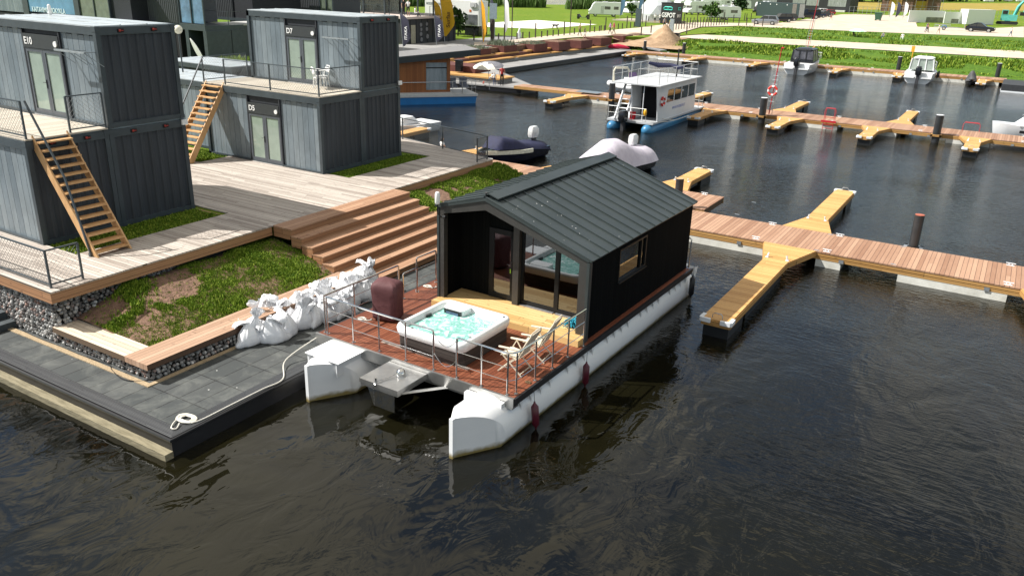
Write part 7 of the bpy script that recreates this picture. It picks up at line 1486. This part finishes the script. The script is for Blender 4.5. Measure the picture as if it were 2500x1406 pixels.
def camper(x,y,label,rz,L=7.0,W=2.3,Hh=2.9,motor=True,over=False,z=1.9,c=mat('camper_white',(.90,.90,.89),.35,var=.02),cat='motorhome'):
    g=P(x,y,z); o=thing('motorhome' if motor else 'caravan',label,cat if motor else 'caravan',(g.x,g.y,z),rz); l=L/2; hw=W/2
    if motor and over: prof=[(-l,.5),(-l,1.05),(-l+.9,1.35),(-l+1.25,2.0),(-l+.5,2.1),(-l+.4,2.6),(-l+.8,Hh),(l-.2,Hh),(l,Hh-.3),(l,.5)]
    elif motor: prof=[(-l,.5),(-l,1.2),(-l+.35,1.5),(-l+.75,Hh-.5),(-l+1.2,Hh-.05),(l-.2,Hh),(l,Hh-.3),(l,.45)]
    else: prof=[(-l,.55),(-l-.05,1.2),(-l+.25,Hh-.35),(-l+.7,Hh-.15),(l-.7,Hh-.15),(l-.2,Hh-.35),(l+.02,1.2),(l,.55)]
    b=MB(); b.ext(prof,'X',-hw,hw); b.obj('body',c,o,bevel=.06)
    b=MB()
    for s in (-1,1):
        for (a,d) in (((-.05*L,.12*L),(.22*L,.36*L)) if motor else ((-.34*L,-.14*L),(.12*L,.36*L))): b.box(s*hw-.02,s*hw+.02,a,d,1.45,2.05)
    if motor: b.face([(-hw*.88,-l+.32 if not over else -l+.88,1.45),(hw*.88,-l+.32 if not over else -l+.88,1.45),(hw*.84,-l+.70 if not over else -l+1.2,2.1),(-hw*.84,-l+.70 if not over else -l+1.2,2.1)]); b.box(-hw*.5,hw*.5,l,l+.02,1.6,2.1)
    else: b.box(-hw*.6,hw*.6,-l-.06,-l+.05,1.35,1.95); b.box(-hw*.55,hw*.55,l-.04,l+.06,1.35,1.95)
    b.obj('windows',mat('camper_pane',(.06,.06,.06),.1,c2=(.28,.26,.24),scale=.8),o)
    b=MB(); b.box(hw,hw+.02,-.16*L,-.07*L,.6,2.1); b.obj('door',mat('camper_door',(.62,.62,.61),.4),o)
    b=MB(); b.box(-.4,.4,-.1*L,.05*L,Hh-.16,Hh+.12); b.box(-.3,.3,.2*L,.3*L,Hh-.16,Hh+.08); b.obj('roof_hatch',mat('hatch_grey',(.45,.46,.47),.5),o)
    b=MB(); b.box(-hw*.98,hw*.98,-l+.05,l-.05,.40,.56); 
    if motor and not over: b.box(-hw*.9,hw*.9,-l-.03,-l+.05,.75,1.0)
    b.obj('skirt',mat('skirt_grey',(.07,.07,.075),.5),o)
    wheels(o,hw*.97,(-l*.62,l*.45) if motor else (.05,),.34); 
    if not motor: b=MB(); b.bar((0,-l,.5),(0,-l-1.2,.5),.10); b.obj('drawbar',GALV,o)
    return o
A0=-1.0
camper(1478,41,'white motorhome with a black front grille alone on the lawn left of the dome',-1.05,7.2)
camper(1549,37,'old white caravan at the left shoulder of the dome',-.5,5.0,motor=False); camper(1634,23,'white motorhome with dark front behind the black kiosk',-.9,7.0)
camper(1668,29,'white caravan with an awning behind the motorhome row',-.4,5.5,motor=False); camper(1699,36,'white alcove motorhome facing the path',-.55,6.8,over=True,Hh=3.1)
camper(1735,25,'white caravan in the back row right of the alcove motorhome',-1.1,6.0,motor=False); camper(1770,20,'white alcove motorhome in the back row',-.6,6.5,over=True); camper(1768,49,'nearest white caravan on the lawn beside two bushes',-.8,6.5,motor=False)
camper(1808,25,'white caravan beside the grey awning',-.9,5.5,motor=False); camper(1865,31,'white caravan peeping out left of the dark green trailer',-.6,5.0,motor=False)
for i,(x,y,l_) in enumerate(((2413,6,'white caravan with red trim on the horizon, left one'),(2460,5,'white caravan on the horizon above the excavator'),(2490,6,'white caravan on the horizon at the right edge'))): camper(x,y,l_,-1.2,6,motor=False)
b=MB(); b.ext([(-4,0),(-4,1.9),(0,3.2),(4,1.9),(4,0)],'Y',-2.5,2.5); b.ext([(-4.2,1.85),(0,3.3),(4.2,1.85),(4.2,1.95),(0,3.42),(-4.2,1.95)],'Y',-2.7,2.7); o=b.obj('awning_tent',mat('awning_grey',(.28,.28,.30),.8,c2=(.42,.42,.42))); g=P(1838,22,1.9); o.location=(g.x,g.y,1.9); o.rotation_euler=(0,0,.4); tag(o,'grey caravan awning left of the dark building','tent')
# dark green box trailer
tg=thing('box_trailer','long dark green box trailer beside the parked cars','trailer',(P(1912,49,1.95).x,P(1912,49,1.95).y,1.95),-.28)
b=MB(); b.box(-6.4,4.2,-1.2,1.2,.55,3.6); b.obj('body',mat('trailer_green',(.035,.055,.055),.45,var=.1),tg,bevel=.04); b=MB(); b.box(2.6,3.6,-1.24,-1.2,.6,3.5); b.obj('grey_panel',mat('panel_brown',(.16,.14,.12),.5),tg); b=MB(); b.box(4.2,4.24,-1.1,1.1,.7,3.5); b.obj('end_door',mat('trailer_pale',(.40,.42,.42),.4),tg)
b=MB(); 
for x in (-5.6,-3,-1.4,1.2): b.cb((x,-1.22,3.2),(.2,.04,.2))
b.obj('side_lamp',WHT,tg); wheels(tg,1.1,(-.5,.5),.35)
# black kiosk
kk=thing('kiosk','black container kiosk with mint logo and white lettering beside the dome','kiosk',(P(1648,60,1.9).x,P(1648,60,1.9).y,1.9),-.15)
b=MB(); b.box(-3.2,0,0,2.4,0,3.6); b.box(-3.25,.05,-.06,2.46,3.6,3.72); b.obj('body',mat('kiosk_black',(.015,.016,.018),.5),kk); MINT=mat('mint',(.08,.62,.52),.5,var=.05)
b=MB(); b.tube([(-2.6,-.03,2.5),(-2.6,-.03,2.8),(-2.35,-.03,2.95),(-1.1,-.03,2.95),(-.85,-.03,2.8),(-.85,-.03,2.5)],.09,4); b.box(-2.6,-.85,-.06,-.02,2.42,2.56); b.cyl((-1.72,-.05,2.5),(-1.72,-.05,2.9),.06); b.obj('logo',MINT,kk)
text('GSPOT',1.15,WHT,TR(-3.0,-.03,1.15)@RX(math.pi/2),kk,sx=.8)
b=MB(); b.tube([(.03,.6,2.5),(.03,.6,2.9),(.03,1.5,2.9),(.03,1.5,2.5),(.03,.6,2.5)],.06,4); b.obj('logo',MINT,kk); text('SPOT',.7,WHT,TR(.08,.3,1.2)@RZ(math.pi/2)@RX(math.pi/2),kk,sx=.8)
# geodesic dome
g=P(1588,52,2.1); dm=thing('dome_tent','white geodesic dome tent on a timber deck','dome',(g.x,g.y+3.3,2.1)); bm=bmesh.new(); bmesh.ops.create_icosphere(bm,subdivisions=2,radius=3.5)
bmesh.ops.bisect_plane(bm,geom=bm.verts[:]+bm.edges[:]+bm.faces[:],plane_co=(0,0,-1.2),plane_no=(0,0,-1),clear_outer=True)
for v in bm.verts: v.co.z+=1.2
fr=[f for f in bm.faces if f.calc_center_median().x<-2.0 and f.calc_center_median().y<-.3 and f.calc_center_median().z<3.4]; 
for f in bm.faces: f.material_index=1 if f in fr else 0
me=bpy.data.meshes.new('cover'); bm.to_mesh(me); bm.free(); me.materials.append(mat('dome_pvc',(.52,.54,.56),.45,var=.08,scale=.4)); me.materials.append(mat('dome_clear',(.20,.25,.25),.1)); link('cover',me,dm)
b=MB()
for p in me.polygons:
    if p.material_index==1:
        vs_=[me.vertices[i].co for i in p.vertices]
        for i in range(len(vs_)): b.bar(vs_[i]*1.005,vs_[(i+1)%len(vs_)]*1.005,.07)
b.obj('window_frame',WHT,dm); b=MB(); b.box(-7.5,4.5,-4.5,4,-.45,-.02); b.obj('deck_base',mat('dome_deck',(.30,.27,.2),.8,c2=(.42,.37,.28)),dm); b=MB()
for x in (-7,-3.5,0,3.5): b.cyl((x,-4.3,-.5),(x,-4.3,.9),.07)
b.obj('deck_post',WP,dm)
b=MB(); b.box(-.45,.45,-.25,.25,0,2.9); b.obj('t',FRM) if False else None
o=b.obj('info_column',mat('column_slate',(.05,.07,.08),.5)); g=P(1557,66,1.9); o.location=(g.x,g.y,1.9); tag(o,'dark slate info column in front of the dome deck','column')
# big dark building
bd=thing('dark_hall','large black hall with curtained windows behind the parked cars','building',(P(2072,31,1.9).x,P(2072,31,1.9).y,1.9)); 
Wd=(P(2072,31,1.9)-P(1886,31,1.9)).length*1.02
b=MB(); b.box(-Wd,0,0,14,0,11); b.obj('wall',mat('hall_black',(.018,.018,.02),.6,c2=(.03,.03,.032),scale=.4),bd); b=MB()
for t0_,t1_ in ((.28,.42),(.55,.65),(.66,.76),(.83,.97)):
    b.box(-Wd*(1-t0_)*1.0,-Wd*(1-t1_),-.06,-.01,1.5,3.9)
b.obj('window',mat('hall_curtain',(.10,.11,.10),.3,c2=(.42,.44,.42),scale=3,stretch=(4,1,.2)),bd); b=MB(); b.box(-Wd*.1,-Wd*.0-1,-1.5,0,.0,.5); b.obj('step',mat('float_concrete',(.4,.4,.4)),bd)
# timber towers
for i,(x0_,x1_,y_,l_) in enumerate(((2168,2205,29,'left unfinished timber tower with a yellow door'),(2229,2268,31,'right unfinished timber tower with a yellow door'))):
    g=P((x0_+x1_)/2,y_,1.9); ww=(P(x1_,y_,1.9)-P(x0_,y_,1.9)).length; o=thing('timber_tower',l_,'tower',(g.x,g.y,1.9)); b=MB(); b.box(-ww*.5,-ww*.22,0,4,0,11); b.box(ww*.12,ww*.5,0,4,0,11); b.box(-ww*.22,ww*.12,.6,4,0,11); b.obj('wall',mat('tower_wood',(.12,.065,.045),.8,c2=(.22,.13,.09),scale=.6,stretch=(1,1,.2)),o)
    b=MB(); b.box(-ww*.2,ww*.1,.4,.55,.4,3.6); b.obj('door',mat('door_yellow',(.65,.45,.03),.5,var=.1),o); b=MB(); b.box(-ww*.5,ww*.5,-.5,0,4.3,4.6); b.box(-ww*.25,-ww*.2,-.2,.5,0,4.3); b.box(ww*.1,ww*.15,-.2,.5,0,4.3); b.obj('frame',PBM,o)
    b=MB()
    for k in range(5): b.cyl((-ww*.6+k*ww*.3,-.6,0),(-ww*.6+k*ww*.3,-.6,6),.05)
    for z_ in (2,4.2): b.cyl((-ww*.6,-.6,z_),(ww*.6,-.6,z_),.05)
    b.obj('scaffold',GALV,o)
# white banners and boxes
def board(x0_,x1_,yb_,h,d_,label,name,dark=None,m_=WHT,z=1.93,cat='banner'):
    a=P(x0_,yb_,z); c_=P(x1_,yb_+(x1_-x0_)*.02,z); L=(c_-a).length; o=thing(name,label,cat,(a.x,a.y,z),math.atan2(c_.y-a.y,c_.x-a.x)); b=MB(); b.box(0,L,0,d_,0,h); b.obj('panel',m_,o,bevel=.02)
    if dark: b=MB(); b.box(L*dark[0],L*dark[1],-.03,-.005,h*dark[2],h*dark[3]); b.obj('print',mat('banner_print',(.10,.11,.08),.6,c2=(.28,.28,.22),scale=1),o)
    return o
board(2216,2302,55,2.7,.15,'long white printed banner wall left of the boat trailer','banner_wall',(.5,.98,0,.45)); board(2303,2347,58,2.6,.15,'shorter white banner with a faint picture beside the long one','banner_wall',(.4,.8,.05,.4)); board(2358,2424,60,3.3,2.5,'large white site container behind the black coupe SUV','site_container',None,WHT,cat='container'); board(2345,2357,58,2.0,1.5,'small white tank left of the site container','water_tank',None,WHT,cat='tank')
b=MB(); g=P(2205,42,1.95)
o=thing('mesh_fence','wire mesh site fence running across the right background','fence',(g.x,g.y,1.95)); 
a=P(2072,36,1.95); c_=P(2560,50,1.95); k=46; b=MB()
for i in range(k+1): q=a+(c_-a)*i/k-Vector((g.x,g.y,1.95)); b.cyl((q.x,q.y,0),(q.x,q.y,2.2),.05,seg=5)
for z_ in (.1,1.1,2.15): b.bar((a.x-g.x,a.y-g.y,z_),(c_.x-g.x,c_.y-g.y,z_),.05)
b.obj('posts_and_rails',GALV,o)
# bin, trailer, excavator
b=MB(); b.loft([rrect(.45,.5,.08,.15),rrect(.65,.7,.08,1.3)]); b.box(-.68,.68,-.74,.74,1.3,1.42); [b.cyl((s*.4,t*.5,.0),(s*.4,t*.5,.16),.09,seg=8) for s in (-1,1) for t in (-1,1)]; o=b.obj('waste_bin',mat('bin_green',(.03,.10,.06),.5)); g=P(2143,51,1.95); o.location=(g.x,g.y,1.95); o.scale=(1.3,1.3,1.3); tag(o,'green wheeled waste bin at the edge of the gravel lot','bin')
b=MB(); b.box(-.45,.45,-.3,.3,0,.55); b.box(-.4,.4,-.35,.35,.55,.62); b.tube([(-.5,0,.1),(-.9,0,.15),(-1.2,.1,.05)],.08,6); o=b.obj('equipment_box',MOTB,bevel=.05); g=P(1651,92,1.9); o.location=(g.x,g.y,1.88); tag(o,'low black equipment box on the path right of the sand heap','box')
b=MB(); b.box(-.35,.35,-.2,.2,0,3.4); o=b.obj('power_pillar',mat('pillar_grey',(.30,.34,.36),.5)); o.scale=(.8,.8,.7); g=P(1638,88,1.9); o.location=(g.x,g.y,1.85); tag(o,'pale grey power pillar right of the sand heap','pillar')
bt=thing('boat_trailer','empty boat trailer with a blue mudguard behind the black coupe SUV','trailer',(P(2320,75,1.95).x,P(2320,75,1.95).y,1.95),-.03); b=MB(); b.bar((-3.0,0,.6),(3.4,0,.5),.12); b.bar((-3.0,-.7,.6),(1.5,-.7,.55),.10); b.bar((-3.0,.7,.6),(1.5,.7,.55),.10); b.bar((1.5,-.7,.55),(3.4,0,.5),.1); b.bar((-2.9,-.7,1.0),(0,-.7,1.0),.12); b.bar((2.4,0,.5),(2.2,0,1.5),.1); b.obj('frame',GALV,bt); b=MB(); b.tube([(-1.6,-.85,.45),(-1.4,-.85,.8),(-1.1,-.85,.88),(-.8,-.85,.8),(-.6,-.85,.45)],.09,6); b.obj('mudguard',mat('guard_blue',(.06,.14,.35),.4),bt)
b=MB(); b.cyl((-1.1,-.95,.33),(-1.1,-.72,.33),.33); b.obj('wheel',TYR,bt); b=MB(); b.cyl((-1.1,-.965,.33),(-1.1,-.95,.33),.2); b.obj('rim',RIM,bt)
ex=thing('excavator','turquoise tracked excavator with its arm raised at the top right','excavator',(P(2457,62,1.95).x,P(2457,62,1.95).y,1.95),0); TEAL=mat('teal_paint',(.10,.42,.38),.4,var=.12,scale=1)
for s in (-1,1): b=MB(); b.ext([(-2.1,.15),(-2.3,.45),(-2.1,.8),(2.1,.8),(2.3,.45),(2.1,.15)],'X',s*1.2-.25,s*1.2+.25); b.obj('track',TYR,ex,T=RZ(math.pi/2)); 
b=MB(); b.box(-1.5,1.9,-1.2,1.2,1.0,2.3); b.box(-.6,.6,-.6,.6,.7,1.0); b.obj('body',TEAL,ex,bevel=.12); b=MB(); b.box(-1.45,-.1,-1.25,-.2,2.3,3.4); b.obj('cab',TEAL,ex,bevel=.08); b=MB(); b.box(-1.3,-.25,-1.28,-1.24,2.45,3.25); b.obj('pane',DKGL,ex)
b=MB(); b.tube([(1.0,0,1.9),(1.6,0,4.2),(3.0,0,6.2)],[.30,.34,.22],4); b.obj('boom',TEAL,ex); b=MB(); b.tube([(2.9,0,6.3),(3.3,0,4.6),(2.9,0,3.0)],[.25,.22,.15],4); b.obj('arm',TEAL,ex); b=MB(); b.cb((2.7,0,2.6),(.9,.9,.8)); b.cyl((1.5,.2,2.4),(2.2,.2,4.9),.08); b.obj('bucket',TYR,ex)
# lamp on the right lot
b=MB(); b.cyl((0,0,0),(0,0,9),.07); b.cb((.3,0,9),(.9,.25,.12)); o=b.obj('street_lamp',RLM); g=P(2144,30,1.95); o.location=(g.x,g.y,1.95); tag(o,'black street lamp behind the green waste bin','lamp')
# fire bowl on lawn, white garden figure
b=MB(); b.ext([(-1.2,.0),(-1.2,.9),(-1.0,.9),(-.6,.35),(.6,.35),(1.0,.9),(1.2,.9),(1.2,0),(1.05,0),(.9,.3),(-.9,.3),(-1.05,0)],'Y',-.4,.4); o=b.obj('lawn_hammock_stand',MOTB); g=P(1424,47,1.9); o.location=(g.x,g.y,1.88); tag(o,'black low rocking frame on the lawn left of the motorhome','frame')
b=MB(); b.tube([(0,0,0),(0,0,.5),(0,0,.8),(.1,0,1.15),(.15,0,1.25)],[.35,.30,.14,.12,.03],8); o=b.obj('garden_figure',WHT,smooth=1); g=P(1267,92,1.9); o.location=(g.x,g.y,1.88); tag(o,'small white garden figure between the posts of the promenade','figure')
